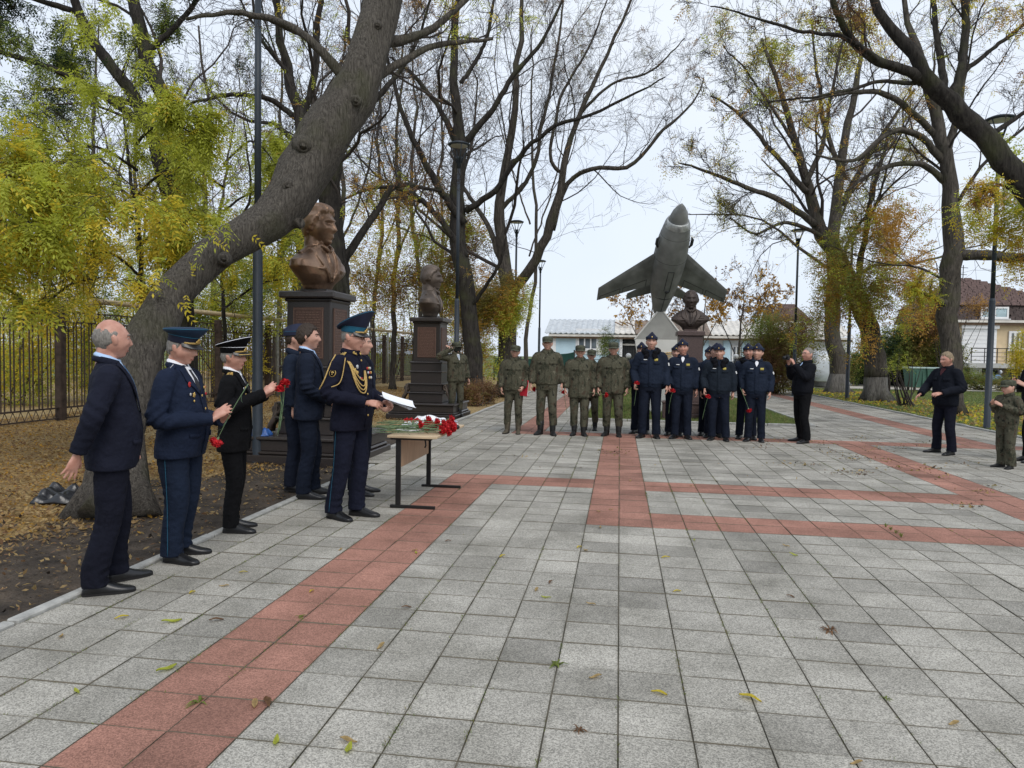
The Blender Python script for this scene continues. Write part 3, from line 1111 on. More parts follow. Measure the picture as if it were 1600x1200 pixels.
def person(label, pos, face, H, sp):
    """one figure: a continuous body mesh with clothes, hair, cap and shoes as its children"""
    hd = dict(sp.get('head', {}))
    hd.setdefault('hair', 'short')
    wf, belly = sp.get('wf', 1.0), sp.get('belly', 0.0)
    vox = sp.get('vox', .009)
    skin = sp.get('skin', 'skin')
    near = vox < .0075
    hy, hp, hr = R(sp.get('head_yaw', 0)), R(sp.get('head_pitch', 0)), R(sp.get('head_roll', 0))
    hs = sp.get('head_scale', 1.0) * 1.10
    jr = np.random.default_rng(sp.get('seed', 3) * 7 + 1)
    hy, hp, hr = hy + R(jr.normal() * 4), hp + R(jr.normal() * 3), hr + R(jr.normal() * 2.5)
    lean = R(sp.get('lean', 0))
    Rh = rotz(hy) @ rotx(hp) @ roty(hr)
    piv = np.array([0, .012, 1.51])
    fwd = sp.get('head_fwd', 0.0)

    def LN(V):
        V = np.asarray(V, float)
        if not lean:
            return V
        W = V.copy()
        k = np.clip((V[..., 2] - .86) / .12, 0, 1)
        a = lean * k
        y, z = V[..., 1], V[..., 2] - .92
        W[..., 1] = y * np.cos(a) - z * np.sin(a) * 1.0
        W[..., 2] = .92 + z * np.cos(a) + y * np.sin(a)
        W = np.where((V[..., 2] > .86)[..., None], W, V)
        return W

    def X(V):
        return LN((np.asarray(V, float) * hs + np.array([0, -.006 - fwd, .128])) @ Rh.T + piv)
    arms = {}
    for s, k in ((1, 'L'), (-1, 'R')):
        d = dict(el=(.250, .025, 1.150), wr=(.262, -.045, .905), d=None, back=(1, 0, 0), curl=.42, thumb=.35, spread=.07)
        d.update(sp.get('arm' + k, {}))
        el, wr = np.array(d['el'], float), np.array(d['wr'], float)
        if 'el' not in sp.get('arm' + k, {}) or d.get('mirror', True):
            el[0] *= s
            wr[0] *= s
            d['back'] = (d['back'][0] * s, d['back'][1], d['back'][2])
            if d['d'] is not None:
                d['d'] = (d['d'][0] * s, d['d'][1], d['d'][2])
        d['sh'] = np.array([s * .180 * wf, .008, 1.398])
        if wf > 1:
            el[0] += s * (wf - 1) * .19 * (1 if abs(el[0]) > .15 else 0)
            if abs(wr[0]) > .2:
                wr[0] += s * (wf - 1) * .19
        if abs(wr[0]) > .2:
            el = el + jr.normal(size=3) * [.012, .015, .008]
            wr = wr + jr.normal(size=3) * [.012, .022, .012]
        d['el'], d['wr'] = el, wr
        d['dir'] = unit(wr - el) if d['d'] is None else unit(d['d'])
        arms[s] = d
    fl, fr = sp.get('feet', ((.115, .0, 10), (-.115, .0, -10)))
    fj = jr.normal(size=(2, 3)) * [.010, .022, 4]
    feet = {1: tuple(np.array(fl) + fj[0]), -1: tuple(np.array(fr) + fj[1])}
    # body
    g = Geo()
    hg = head_geo(hd)
    hV, hF, _ = hg.arrays()
    headonly = Geo().add(hV, hF)
    g.add(X(hV), hF)
    g.tube(np.array([*LN(np.array([[0, .03, 1.40], [0, .026, 1.47]])), X((0, .030, -.085)), X((0, .026, -.03))]), [.080, .066, .058, .058], 16)
    core = [(z, cx, cy, rx * .80, ry * .78) for z, cx, cy, rx, ry in torso_secs('suit', wf, belly)]
    i0 = len(g.V)
    g.loft(core[1:], 20)
    g.loft([(.80, 0, .01, .12, .09), (.88, 0, .006, .145, .10), (.98, 0, 0, .135, .095)], 18)
    for s in (-1, 1):
        d = arms[s]
        g.tube([d['sh'] * [.6, 1, 1], d['sh'], d['el'], d['wr'] - d['dir'] * .02], [.055, .052, .042, .028], 10, res=14)
        x, y, a = feet[s]
        ank = np.array([x, y + .04, .07])
        kn = np.array([s * .10 * .5 + x * .5, y * .5 - .015, .48])
        g.tube([[s * .08, 0, .93], kn, [x, y + .045, .22], [x, y + .045, .05]], [.075, .055, .030, .026], 10, res=16)
        hand_geo(g, d['wr'], d['dir'], d['back'], s, d['curl'], d['spread'], d['thumb'])
    for i in range(i0, len(g.V)):
        g.V[i] = LN(g.V[i])
    me = remesh(g, vox, 1, .24 if near else .19, [skin], 'person', .45)
    root = link('person', me)
    tag(root, label, 'person', sp.get('group'))
    root.location = (pos[0], pos[1], pos[2] if len(pos) > 2 else 0.0)
    root.rotation_euler = (0, 0, R(face + 90))
    root.scale = [H / 1.78] * 3
    # face pieces
    bvb = BVHTree.FromPolygons([v.co for v in me.vertices], [p_.vertices for p_ in me.polygons])

    class _S:
        def y(self, x, z):
            a_, b_ = X((x, -.4, z)), X((x, .0, z))
            h_ = bvb.ray_cast(Vector(a_), Vector(unit(b_ - a_)), .6)
            return -.4 + h_[3] / hs if h_[0] is not None else -.09
    sf = _S()
    hm = sp.get('hair_mat', 'hair_dark')
    for s in (-1, 1):
        ex, ez = s * .0305, .0115
        e = Geo()
        ey = sf.y(ex, ez)
        e.ball((ex, ey + .0015, ez), (.0135, .0050, .0058), 0, 10, 7)
        e.ball((ex, ey - .0022, ez), (.0072, .0026, .0060), 1, 8, 6)
        e.tube([(ex - .014, ey + .0005, ez + .003), (ex, ey - .0022, ez + .0078), (ex + .014, ey + .0005, ez + .003)], .0026, 5, 2)
        e.xform(X).build('eye', ['eye_white', 'iris', skin], root, True)
        b = Geo()
        xs = np.linspace(.014, .046, 6)
        b.tube(X(np.array([(s * x_, sf.y(s * x_, .028) - .0010, .0275 + .004 * math.sin((x_ - .014) / .032 * 3.0)) for x_ in xs])), .0050, 5)
        b.build('eyebrow', [sp.get('brow_mat', hm)], root, True)
    if sp.get('masked'):
        th = np.linspace(1.35, np.pi - .1, 24)[:, None] * np.ones(48)
        ph_ = np.linspace(0, 2 * np.pi, 48, endpoint=False)[None] * np.ones((24, 1))
        Pm = head_grid(th, ph_, dict(hd, relief=.5))
        Pm = Pm * (1 + .005 / np.linalg.norm(Pm, axis=-1, keepdims=True))
        Geo().rings(X(Pm[::-1]), caps=False).build('face_mask', ['skin_dark'], root, True)
    if not sp.get('masked'):
        m_ = Geo()
        ly = sf.y(0, -.0615)
        m_.ball((0, ly + .0045, -.0600), (.023, .0065, .0034), 0, 10, 6)
        m_.ball((0, ly + .0035, -.0672), (.019, .0065, .0040), 0, 10, 6)
        m_.xform(X).build('mouth', ['lip'], root, True)
    if hd['hair'] != 'none':
        hair_geo(dict(hd, fine=near)).xform(X).build('hair', [hm], root, True)
    # jacket
    kind = sp.get('jacket', 'suit')
    jm = sp['jmat']
    secs = torso_secs(kind, wf, belly, sp.get('hem'))
    tg = Geo().loft(secs, 28, p=2.25)
    srf = Surf(tg)
    tv, tf, _ = tg.arrays()
    g = Geo().add(LN(tv), tf)
    pf = {'suit': 1.0, 'blouson': 1.10, 'parka': 1.14}[kind] * sp.get('puff', 1.0)
    for s in (-1, 1):
        d = arms[s]
        cuff = d['wr'] - d['dir'] * sp.get('cuff', .012)
        fa = unit(cuff - d['el'])
        mid = (d['sh'] + d['el']) / 2
        mid2 = (d['el'] + cuff) / 2
        g.tube(LN(np.array([d['sh'] * [.55, 1, 1] + [0, 0, .004], d['sh'], mid, d['el'], mid2, cuff])), np.array([.070, .078, .073, .066, .060, .051]) * pf, 14, res=18)
    if kind in ('blouson', 'parka'):
        for s in (-1, 1):
            d = arms[s]
            c = d['wr'] - d['dir'] * .05
            g.tube(LN(np.array([c, c + d['dir'] * .012])), .060 * pf, 12)
    me = remesh(g, max(vox * 1.3, .0085 if near else .0115), 3, .42 if near else .25, [jm], 'jacket')
    at = []
    for s in (-1, 1):
        d = arms[s]
        a1, a2 = unit(d['el'] - d['sh']), unit(d['wr'] - d['el'])
        bend = 1 - a1 @ a2
        at += [(LN(d['el'] + 0.0), a1 + a2, .11, .0045 + .006 * min(1, bend)), (LN(d['wr'] - a2 * .07), a2, .07, .004), (LN(d['sh'] * .7 + d['el'] * .3 + np.array([-s * .04, -.03, 0])), a1 + np.array([s * .5, 0, 0]), .09, .004)]
    at += [((0, -.13, 1.02), (.25, 0, 1), .16, .003), ((.1, .13, 1.02), (.3, 0, 1), .16, .004), ((-.1, .13, 1.12), (-.3, 0, 1), .16, .004)]
    folds(me, sp.get('fold', .0035) * .8, sp.get('seed', 3), zlo=.5, at=at)
    jk = link('jacket', me, root)
    P = lambda geo: geo.xform(LN)

    def collar_ring(r, z0, z1, a0, rx, ry, mat, name, par, flat=1.0, droop=0.0):
        a = np.linspace(-math.pi + a0, math.pi - a0, 22) + math.pi
        pts = np.stack([rx * np.sin(a), .014 - ry * np.cos(a) * 1.0, z0 + (z1 - z0) * (1 - np.cos(a)) / 2 * 1.0], 1)
        c = Geo().tube(pts, r, 8, flat=flat)
        return P(c).build(name, [mat], par, True)
    st = sp.get('style', 'suit')
    if st in ('suit', 'uniform'):
        vz = sp.get('v', 1.17)
        q = sp.get('vw', 1.0 if st == 'suit' else .78)
        zz = [1.492, 1.40, 1.40 - (1.40 - vz) * .52, vz]
        sh = srf.strip([(-.060 * q, zz[0]), (-.066 * q, zz[1]), (-.040 * q, zz[2]), (-.004, vz)], [(.060 * q, zz[0]), (.066 * q, zz[1]), (.040 * q, zz[2]), (.004, vz)], .002, .003, 10, 8)
        so = P(sh).build('shirt', [sp.get('shirt', 'shirt_white')], root, True)
        collar_ring(.014, 1.482, 1.548, .25, .064, .062, sp.get('shirt', 'shirt_white'), 'shirt_collar', so, 1.9)
        ti = srf.strip([(-.016, 1.470), (-.013, 1.44), (-.026, zz[2] + .02), (-.022, vz + .01)], [(.016, 1.470), (.013, 1.44), (.026, zz[2] + .02), (.022, vz + .01)], .007, .005, 9, 3)
        P(ti).build('tie', [sp.get('tie', 'tie_navy')], so, True)
        for s in (-1, 1):
            lp = srf.strip([(s * .058 * q, zz[0] + .003), (s * .064 * q, zz[1] + .01), (s * .038 * q, zz[2]), (s * .003, vz)], [(s * .098, 1.475), (s * .122, 1.39), (s * .082, zz[2]), (s * .010, vz - .012)], .006, .007, 10, 4)
            P(lp).build('lapel', [jm], jk, True)
            fp = srf.strip([(s * .075, .985), (s * .075, .955)], [(s * .165, .990), (s * .165, .960)], .004, .005, 3, 5)
            P(fp).build('pocket_flap', [jm], jk, True)
        collar_ring(.014, 1.470, 1.520, .75, .082, .078, jm, 'collar', jk, 1.8)
        ed = srf.strip([(-.004, vz), (-.002, 1.0), (.010, sp.get('hem', .79) + .02)], [(.012, vz), (.014, 1.0), (.024, sp.get('hem', .79) + .02)], .001, .008, 10, 2)
        P(ed).build('front_edge', [jm], jk, True)
        for z in (vz - .02, vz - .12):
            b = Geo().ball((.020 if st == 'suit' else .02, srf.y(.02, z) - .010, z), (.010, .004, .010))
            P(b).build('button', ['gold' if st == 'uniform' else 'plastic_black'], jk, True)
    elif st == 'stand':                                                   # closed tunic with standing collar
        collar_ring(.020, 1.492, 1.522, .10, .072, .068, jm, 'collar', jk, 1.5)
        ed = srf.strip([(-.008, 1.47), (-.008, 1.1), (-.008, .83)], [(.008, 1.47), (.008, 1.1), (.008, .83)], .001, .006, 10, 2)
        P(ed).build('front_edge', [jm], jk, True)
        for z in (1.43, 1.33, 1.23, 1.13, 1.03, .94):
            b = Geo().ball((.018, srf.y(.018, z) - .006, z), (.010, .004, .010))
            P(b).build('button', ['gold'], jk, True)
        for s in (-1, 1):
            P(srf.strip([(s * .024, 1.500), (s * .024, 1.478)], [(s * .058, 1.512), (s * .058, 1.490)], .018, .004, 3, 3)).build('collar_tab', ['gold'], jk, True)
    elif st in ('zip', 'camo'):
        collar_ring(.026 if st == 'camo' else .022, 1.480, 1.530, .22, .080, .076, jm, 'collar', jk, 1.6)
        z0 = (sp.get('hem') or TORSO[kind][0][0]) + .02
        P(srf.strip([(-.026, 1.46), (-.026, 1.1), (-.026, z0)], [(.026, 1.46), (.026, 1.1), (.026, z0)], .001, .006, 12, 3)).build('placket', [jm], jk, True)
        for s in (-1, 1):
            P(srf.strip([(s * .055, 1.315), (s * .055, 1.265)], [(s * .165, 1.320), (s * .165, 1.272)], .002, .006, 3, 5)).build('pocket_flap', [jm], jk, True)
        if st == 'camo':
            for s in (-1, 1):
                e = Geo()
                z1, z2 = srf.z(s * .09, .012), srf.z(s * .165, .012)
                e.tube([(s * .085, .010, z1 + .012), (s * .175, .010, z2 + .016)], [.022, .019], 8, flat=.35)
                P(e).build('shoulder_strap', [jm], jk, True)
    if sp.get('undershirt'):
        uw, uz = sp.get('uv', (.032, 1.385))
        u = srf.strip([(-uw, 1.488), (-uw * .85, 1.44), (-.003, uz)], [(uw, 1.488), (uw * .85, 1.44), (.003, uz)], .008, .003, 8, 6)
        P(u).build('undershirt', [sp['undershirt']], root, True)
        if sp.get('striped'):
            for z in (1.46, 1.435, 1.41, 1.385):
                w_ = .04 - (1.46 - z) * .25
                P(srf.strip([(-w_, z + .005), (-w_, z - .005)], [(w_, z + .005), (w_, z - .005)], .011, .002, 3, 6)).build('stripe', ['band_blue'], root.children[-1])
    if sp.get('fur'):
        a = np.linspace(-math.pi + .35, math.pi - .35, 24) + math.pi
        pts = np.stack([.122 * np.sin(a), .012 - .105 * np.cos(a), 1.452 + .070 * (1 - np.cos(a)) / 2], 1)
        rr = .052 + .006 * np.sin(np.arange(24) * 2.7)
        c = Geo().tube(pts, rr, 12, flat=.85)
        for s in (-1, 1):
            c.tube([(s * .060, -.085, 1.445), (s * .075, -.115, 1.395), (s * .080, -.128, 1.355)], [.050, .050, .032], 10, flat=.6)
        mf = remesh(c, .012, 1, 1, ['fur'], 'fur_collar')
        folds(mf, .006, 5, fr=6)
        link('fur_collar', mf, jk)
    for (x, z, wd, ht, mat, nm) in sp.get('patches', ()):
        P(srf.strip([(x - wd / 2, z + ht / 2), (x - wd / 2, z - ht / 2)], [(x + wd / 2, z + ht / 2), (x + wd / 2, z - ht / 2)], .009, .003, 3, 4)).build(nm, [mat], jk, True)
    for (x, z, r, mat) in sp.get('medals', ()):
        y = srf.y(x, z)
        e = Geo().ball((x, y - .010, z), (r, .005, r), 0, 10, 6)
        if mat == 'gold' and r > .015:
            for q in range(5):
                t = q * 2 * math.pi / 5 + .3
                e.ball((x + r * math.sin(t), y - .009, z + r * math.cos(t)), (r * .45, .004, r * .45), 0, 6, 4)
        P(e).build('medal', [mat], jk, True)
    if sp.get('epaulettes'):
        for s in (-1, 1):
            pts = [(s * x_, .010, srf.z(s * x_, .010)) for x_ in (.085, .12, .15, .178)]
            e = Geo().tube(np.array(pts) + np.array([0, 0, .012]), [.020, .028, .028, .026], 4, flat=.25)
            P(e).build('epaulette', [sp['epaulettes']], jk)
            e = Geo().tube(np.array(pts) + np.array([0, 0, .0165]), .004, 5)
            P(e).build('stripe', [sp.get('epstripe', 'ribbon_red')], jk.children[-1])
    if sp.get('sleeve_patch'):
        for s in sp.get('sleeve_sides', (1,)):
            d = arms[s]
            c = d['sh'] * .42 + d['el'] * .58 if sp['sleeve_patch'] != 'gold' else d['sh'] * .62 + d['el'] * .38
            ax = unit(d['el'] - d['sh'])
            outv = unit(np.array([s * 1.0, -.45, 0.0]) - ax * (ax @ np.array([s * 1.0, -.45, 0.0])))
            sd = np.cross(ax, outv)
            B = np.stack([sd, outv, ax], 1)
            e = Geo()
            rad = .074 * pf
            if sp['sleeve_patch'] == 'gold':
                e.ball(c + outv * (rad - .004), (.030, .010, .036), 0, 12, 8, rot=B)
                bo = P(e).build('sleeve_patch', ['gold'], jk, True)
                e = Geo()
                e.ball(c + outv * (rad - .0015), (.0265, .0095, .0325), 0, 12, 8, rot=B)
                P(e).build('patch_field', ['navy_black'], bo, True)
                e = Geo()
                for q in ((0, 0), (.008, -.004), (-.008, -.004), (0, -.012), (0, .012)):
                    e.ball(c + outv * (rad + .006) + sd * q[0] + ax * q[1], (.005, .003, .006), 0, 6, 4, rot=B)
                P(e).build('emblem', ['gold'], bo, True)
            else:
                e.box(c + outv * (rad + .002), (.040, .006, .050), rot=B, bev=.002)
                P(e).build('sleeve_patch', [sp['sleeve_patch']], jk)
    # trousers
    tm = sp['tmat']
    g = Geo()
    kb = max(0.0, belly * .4)
    g.loft([(.80, 0, .010, .165 * wf, .118), (.86, 0, .008, .182 * wf, .132), (.94, 0, .002, .178 * wf + kb * .2, .128 + kb * .4), (1.03, 0, 0, .160 * wf + kb * .3, .112 + kb * .5)], 22)
    tr = sp.get('tr', 1.0)
    for s in (-1, 1):
        x, y, a = feet[s]
        hipx = s * .092 * wf
        kn = np.array([hipx * .45 + x * .55, y * .5 - .018, .48])
        bot = np.array([x, y + .022, .055])
        tuck = sp.get('boots') == 'tucked'
        if tuck:
            bot = np.array([x, y + .042, .165])
        mid = (kn + bot) / 2 + np.array([0, .012, 0])
        g.tube([[hipx, .006, .92], [hipx * .9 + x * .1, .0, .74], kn, mid, bot + [0, .002, .09], bot], np.array([.106, .094, .078, .073, .074, .077 if not tuck else .066]) * tr * (1 + (wf - 1) * .5), 16, res=22)
    me = remesh(g, max(vox * 1.3, .0085 if near else .0115), 3, .36 if near else .22, [tm], 'trousers')
    at = []
    for s in (-1, 1):
        x, y, a = feet[s]
        at += [((s * .092 * .45 + x * .55, y * .5 + .04, .47), (.15 * s, 0, 1), .13, .005), ((x, y - .03, .13), (.2 * s, 0, 1), .11, .0065), ((s * .05, -.08, .80), (s * .8, 0, .7), .11, .005), ((s * .1, .10, .78), (s * .3, 0, 1), .12, .005)]
    folds(me, sp.get('tfold', .0032) * .8, sp.get('seed', 3) + 50, zhi=.95, at=at)
    to = link('trousers', me, root)
    if sp.get('tstripe'):
        tb = Geo()
        tb.F, tb.m, tb.V, tb.n = g.F, g.m, g.V, g.n
        bv = tb.bvh()
        for s in (-1, 1):
            pts = []
            for z in np.linspace(.90, .07, 16):
                h = bv.ray_cast(Vector((s * .8, .012 + feet[s][1] * np.clip((.9 - z) / .8, 0, 1), z)), Vector((-s, 0, 0)))[0]
                if h is not None:
                    pts.append((h.x + s * .0015, h.y, h.z))
            Geo().tube(np.array(pts), .0022, 5).build('side_stripe', [sp['tstripe']], to, True)
    # shoes
    bm_ = sp.get('shoe', 'shoe_black')
    for s in (-1, 1):
        x, y, a = feet[s]
        shoe(root, x, y, R(a), bm_, bool(sp.get('boots')))
    # cap, glasses
    hat = sp.get('hat')
    if hat == 'garrison':
        garrison_cap(root, X)
    elif hat == 'field':
        field_cap(root, X, sp.get('hat_mat', 'camo_cap'))
    elif hat == 'peaked':
        peaked_cap(root, X, **sp['cap'])
    if sp.get('glasses'):
        gl = Geo()
        for s in (-1, 1):
            a = np.linspace(0, 2 * np.pi, 14)
            yy = sf.y(0.0, .01) - .004
            gl.tube(X(np.stack([s * .032 + .021 * np.cos(a), np.full(14, yy) + .006 * np.abs(np.cos(a)), .008 + .016 * np.sin(a)], 1)), .0016, 5)
            gl.tube(X(np.array([(s * .052, yy + .006, .012), (s * .072, -.03, .012), (s * .080, .01, .006)])), .0018, 5)
        gl.tube(X(np.array([(-.012, yy, .010), (0, yy - .002, .013), (.012, yy, .010)])), .0016, 5)
        gl.build('glasses', ['metal_black'], root, True)
    root['_k'] = 0
    del root['_k']
    ang = R(face + 90)

    def W(p):
        return (LN(np.asarray(p, float)[None])[0] * (H / 1.78)) @ rotz(ang).T + np.array(root.location)

    def WD(v):
        return np.asarray(v, float) @ rotz(ang).T
    return dict(root=root, W=W, WD=WD, arms=arms, srf=srf, LN=LN, jk=jk, X=X)


# ------------------------------------------------------------------ carnations
def _bloom():
    g = Geo()
    r = np.random.default_rng(5)
    g.ball((0, 0, .004), (.016, .016, .014), 0, 10, 6)
    for i in range(46):
        a = i * 2.399
        e = math.acos(1 - (i + .5) / 46 * 1.15)
        d = np.array([math.sin(e) * math.cos(a), math.sin(e) * math.sin(a), math.cos(e)])
        u = unit(np.cross(d, [0, 0, 1.0]) + 1e-6)
        v = np.cross(d, u)
        b = d * .008 + [0, 0, .002]
        L = .024 + .006 * r.random()
        w_ = .012
        tw = r.normal(size=3) * .004
        p0, p1 = b - u * .003, b + u * .003
        q0, q1 = b + d * L * .7 - u * w_ + v * .003 * (-1) ** i, b + d * L * .7 + u * w_ - v * .003 * (-1) ** i
        m0, m1, m2 = b + d * L - u * w_ * .6 + tw, b + d * L * .93 + tw * .5, b + d * L + u * w_ * .6 - tw
        g.add([p0, p1, q1, m2, m1, m0, q0], [np.array([[0, 1, 2, 6], [6, 2, 3, 5]]), np.array([[5, 3, 4]])])
    return g.mesh('bloom', ['carnation_red'])


def _calyx():
    return Geo().tube([(0, 0, -.022), (0, 0, -.008), (0, 0, .004)], [.004, .0075, .009], 8).mesh('calyx', ['stem_green'], True)


BLOOM, CALYX = _bloom(), _calyx()
STEMS = {}


def carnation(bloom_at, tail_at, label, group=None, size=1.0, seed=0):
    """long stemmed carnation from the cut end of its stem to the bloom"""
    b, t = np.asarray(bloom_at, float), np.asarray(tail_at, float)
    L = np.linalg.norm(b - t)
    d = (b - t) / L
    r = thing('carnation', label, 'flower', b.tolist(), 0, group)
    q = Vector(d).to_track_quat('Z', 'Y')
    r.rotation_mode = 'QUATERNION'
    r.rotation_quaternion = q
    bl = link('bloom', BLOOM, r)
    ca = link('calyx', CALYX, r)
    bl.scale = ca.scale = [size] * 3
    rg_ = np.random.default_rng(seed)
    k = rg_.normal(size=2) * .02 * L
    z = np.linspace(-L, -.012, 9)
    f = np.sin((z + L) / L * np.pi)
    g = Geo().tube(np.stack([k[0] * f, k[1] * f, z], 1), .0034, 5)
    st = g.build('stem', ['stem_green'], r, True)
    g = Geo()
    for i in range(5):
        zz = -L * (.2 + .15 * i)
        a = rg_.uniform(0, 6.28)
        o = np.array([math.cos(a), math.sin(a), 0])
        p0 = np.array([k[0] * math.sin((zz + L) / L * np.pi), k[1] * math.sin((zz + L) / L * np.pi), zz])
        s_ = np.cross(o, [0, 0, 1.0]) * .003
        g.add([p0 - s_, p0 + s_, p0 + o * .03 + [0, 0, .03] + s_ * .6, p0 + o * .06 + [0, 0, .035], p0 + o * .03 + [0, 0, .03] - s_ * .6], [np.array([[0, 1, 2, 4]]), np.array([[4, 2, 3]])])
    tag(g.build('leaves', ['leaf_green_dark'], st), kind='stuff')
    return r
# ------------------------------------------------------------------ sky, ground, paving


def sheet(name, x0, x1, y0, y1, z, mats, res=1.0, amp=0.0, matf=None, seed=0, zf=None):
    nx, ny = max(2, int((x1 - x0) / res) + 1), max(2, int((y1 - y0) / res) + 1)
    X, Y = np.meshgrid(np.linspace(x0, x1, nx), np.linspace(y0, y1, ny))
    r = np.random.default_rng(seed)
    Z = np.full(X.shape, float(z))
    if amp:
        for i in range(6):
            k = r.normal(size=2) * (0.6 + i * .7)
            Z += amp / (1 + i * .6) * np.sin(X * k[0] + Y * k[1] + r.uniform(0, 6))
    if zf:
        Z = zf(X, Y, Z)
    V = np.stack([X, Y, Z], -1).reshape(-1, 3)
    i = np.arange(ny - 1)[:, None] * nx
    j = np.arange(nx - 1)[None]
    q = np.stack([i + j, i + j + 1, i + j + nx + 1, i + j + nx], -1).reshape(-1, 4)
    mi = np.zeros(len(q), int)
    if matf:
        c = V[q].mean(1)
        mi = matf(c[:, 0], c[:, 1])
    return tag(link(name, mesh_np(name, V, [q], mi, mats, True)), kind='structure')


sheet('ground', -400, 400, -60, 700, -0.12, ['lawn'], 20)


def left_mat(x, y):
    r = np.sin(x * 3.1 + y * 1.7) * .35 + np.sin(x * 1.3 - y * 2.3) * .5
    return ((x + .10 * (y - 6) + r * .8 < -5.1) | (y > 13 + r * 2)).astype(int)


sheet('soil_bed', -30, -3.36, -2, 48, -0.03, ['soil', 'litter_ground'], .2, .012, left_mat, 3)
sheet('lawn', 8.2, 60, 2, 47, -0.02, ['lawn'], .4, .015)
sheet('flower_bed', -.84, 4.47, 17.15, 41, -0.01, ['lawn'], .3, .01)
sheet('road', -7, 90, 41.2, 54, -0.02, ['road_pale'], 2.0)


def is_red(c, r):
    if r in (18, 19) and -7 <= c <= 14:
        return True
    if r in (12, 13) and 1 <= c <= 27:
        return True
    if -1 <= c <= 0 and 12 <= r <= 37:
        return True
    if -7 <= c <= -6 and (r <= 19 or r >= 36):
        return True
    if 13 <= c <= 14 and 12 <= r <= 37:
        return True
    if 36 <= r <= 37 and -7 <= c <= 26:
        return True
    if 21 <= c <= 22 and r >= 36:
        return True
    return False


def in_paving(c, r):
    lo = -11 if r < 22 else -12
    if r < 47:
        return lo <= c <= 26
    return (-12 <= c <= -4) or (15 <= c <= 26)


pave = sheet('pavement', -3.4, 8.18, -.6, 17.1, -0.0048, ['joint_fill'], .6)
pv2 = sheet('path_left', -3.62, -.90, 17.0, 40.6, -0.0056, ['joint_fill'], .6)
pv3 = sheet('path_right', 4.50, 8.18, 17.0, 40.6, -0.0052, ['joint_fill'], .6)


def tile_mesh(name, mat):
    hx, hy, b = TILE / 2 - .0010, TILE / 2 - .0016, .0026
    V = []
    for k, z in ((b, 0.0), (0, -.007), (0, -.04)):
        V += [(-hx + k, -hy + k, z), (hx - k, -hy + k, z), (hx - k, hy - k, z), (-hx + k, hy - k, z)]
    F = [[0, 1, 2, 3]]
    for l in (0, 4):
        for i in range(4):
            j = (i + 1) % 4
            F.append([l + i, l + 4 + i, l + 4 + j, l + j])
    return mesh_np(name, V, [np.array(F)], [0] + [1] * 8, [mat, 'joint_fill'])


TG, TR = tile_mesh('tile', 'tile_grey'), tile_mesh('tile', 'tile_red')
TV = np.array([v.co[:] for v in TG.vertices])
TF = np.array([p.vertices[:] for p in TG.polygons])
tiles = [(c, r) for r in range(-9, 125) for c in range(-12, 27) if in_paving(c, r)]
trg = np.random.default_rng(11)


def tilt_of(c, r):
    a = trg.normal(size=2) * .0030
    z = trg.normal() * .0011
    if r == 9 and c in (-3, -2, 0, 1, 2):
        z += .003
        a[0] = .014
    return a, z


def in_view(x, y):
    d = np.array([x, y, -CAM_H])
    zc = d @ _F
    if zc < .5:
        return False
    px, py = 800 + F_PX * (d @ _R) / zc, 600 - F_PX * (d @ _U) / zc
    return -40 < px < 1640 and py < 1215


near = []
for (c, r) in tiles:
    x, y = TILE_X0 + (c + .5) * TILE, TILE_Y0 + (r + .5) * TILE
    if in_view(x, y):
        near.append((math.hypot(x, y), c, r))
near.sort()
near = set((c, r) for _, c, r in near[:300])
VV, FF, MM, nV = [], [], [], 0
for (c, r) in tiles:
    x, y = TILE_X0 + (c + .5) * TILE, TILE_Y0 + (r + .5) * TILE
    a, z = tilt_of(c, r)
    if (c, r) in near:
        o = link('tile', TR if is_red(c, r) else TG, pave)
        o.location = (x, y, z)
        o.rotation_euler = (a[0], a[1], trg.normal() * .0025)
    else:
        V = TV.copy()
        V[:, 2] += V[:, 1] * a[0] - V[:, 0] * a[1] + z
        VV.append(V + [x, y, 0])
        FF.append(TF + nV)
        MM.append(np.array([int(is_red(c, r))] + [2] * 8))
        nV += len(V)
tag(link('paving_tiles', mesh_np('paving_tiles', np.concatenate(VV), [np.concatenate(FF)], np.concatenate(MM), ['tile_grey', 'tile_red', 'joint_fill']), pave), kind='stuff')

# kerbs: rows of concrete stones
KS = Geo().box((0, 0, -.06), (.075, .985, .15), bev=.008).mesh('kerb_stone', ['kerb_concrete'])


def kerb(x0, y0, x1, y1, z=0.0, n=None):
    L = math.hypot(x1 - x0, y1 - y0)
    n = n or max(1, round(L))
    k = thing('kerb', None, None, (x0, y0, 0))
    del_ = [(x1 - x0) / n, (y1 - y0) / n]
    a = math.atan2(-(x1 - x0), y1 - y0)
    for i in range(n):
        o = link('kerb_stone', KS, k)
        o.location = (del_[0] * (i + .5), del_[1] * (i + .5), z + trg.normal() * .003)
        o.rotation_euler = (0, 0, a + trg.normal() * .003)
        o.scale = (1, L / n, 1)
    return tag(k, kind='structure')


kerb(-3.315, 0.5, -3.315, 9.3, .004)
kerb(-3.63, 10.9, -3.63, 40.5, .02)
kerb(-.86, 17.1, 4.48, 17.1, .03)
kerb(-.86, 17.2, -.86, 40.5, .03)
kerb(4.46, 17.2, 4.46, 40.5, .03)
kerb(8.19, 4.0, 8.19, 40.5, .02)

# ------------------------------------------------------------------ bust monuments


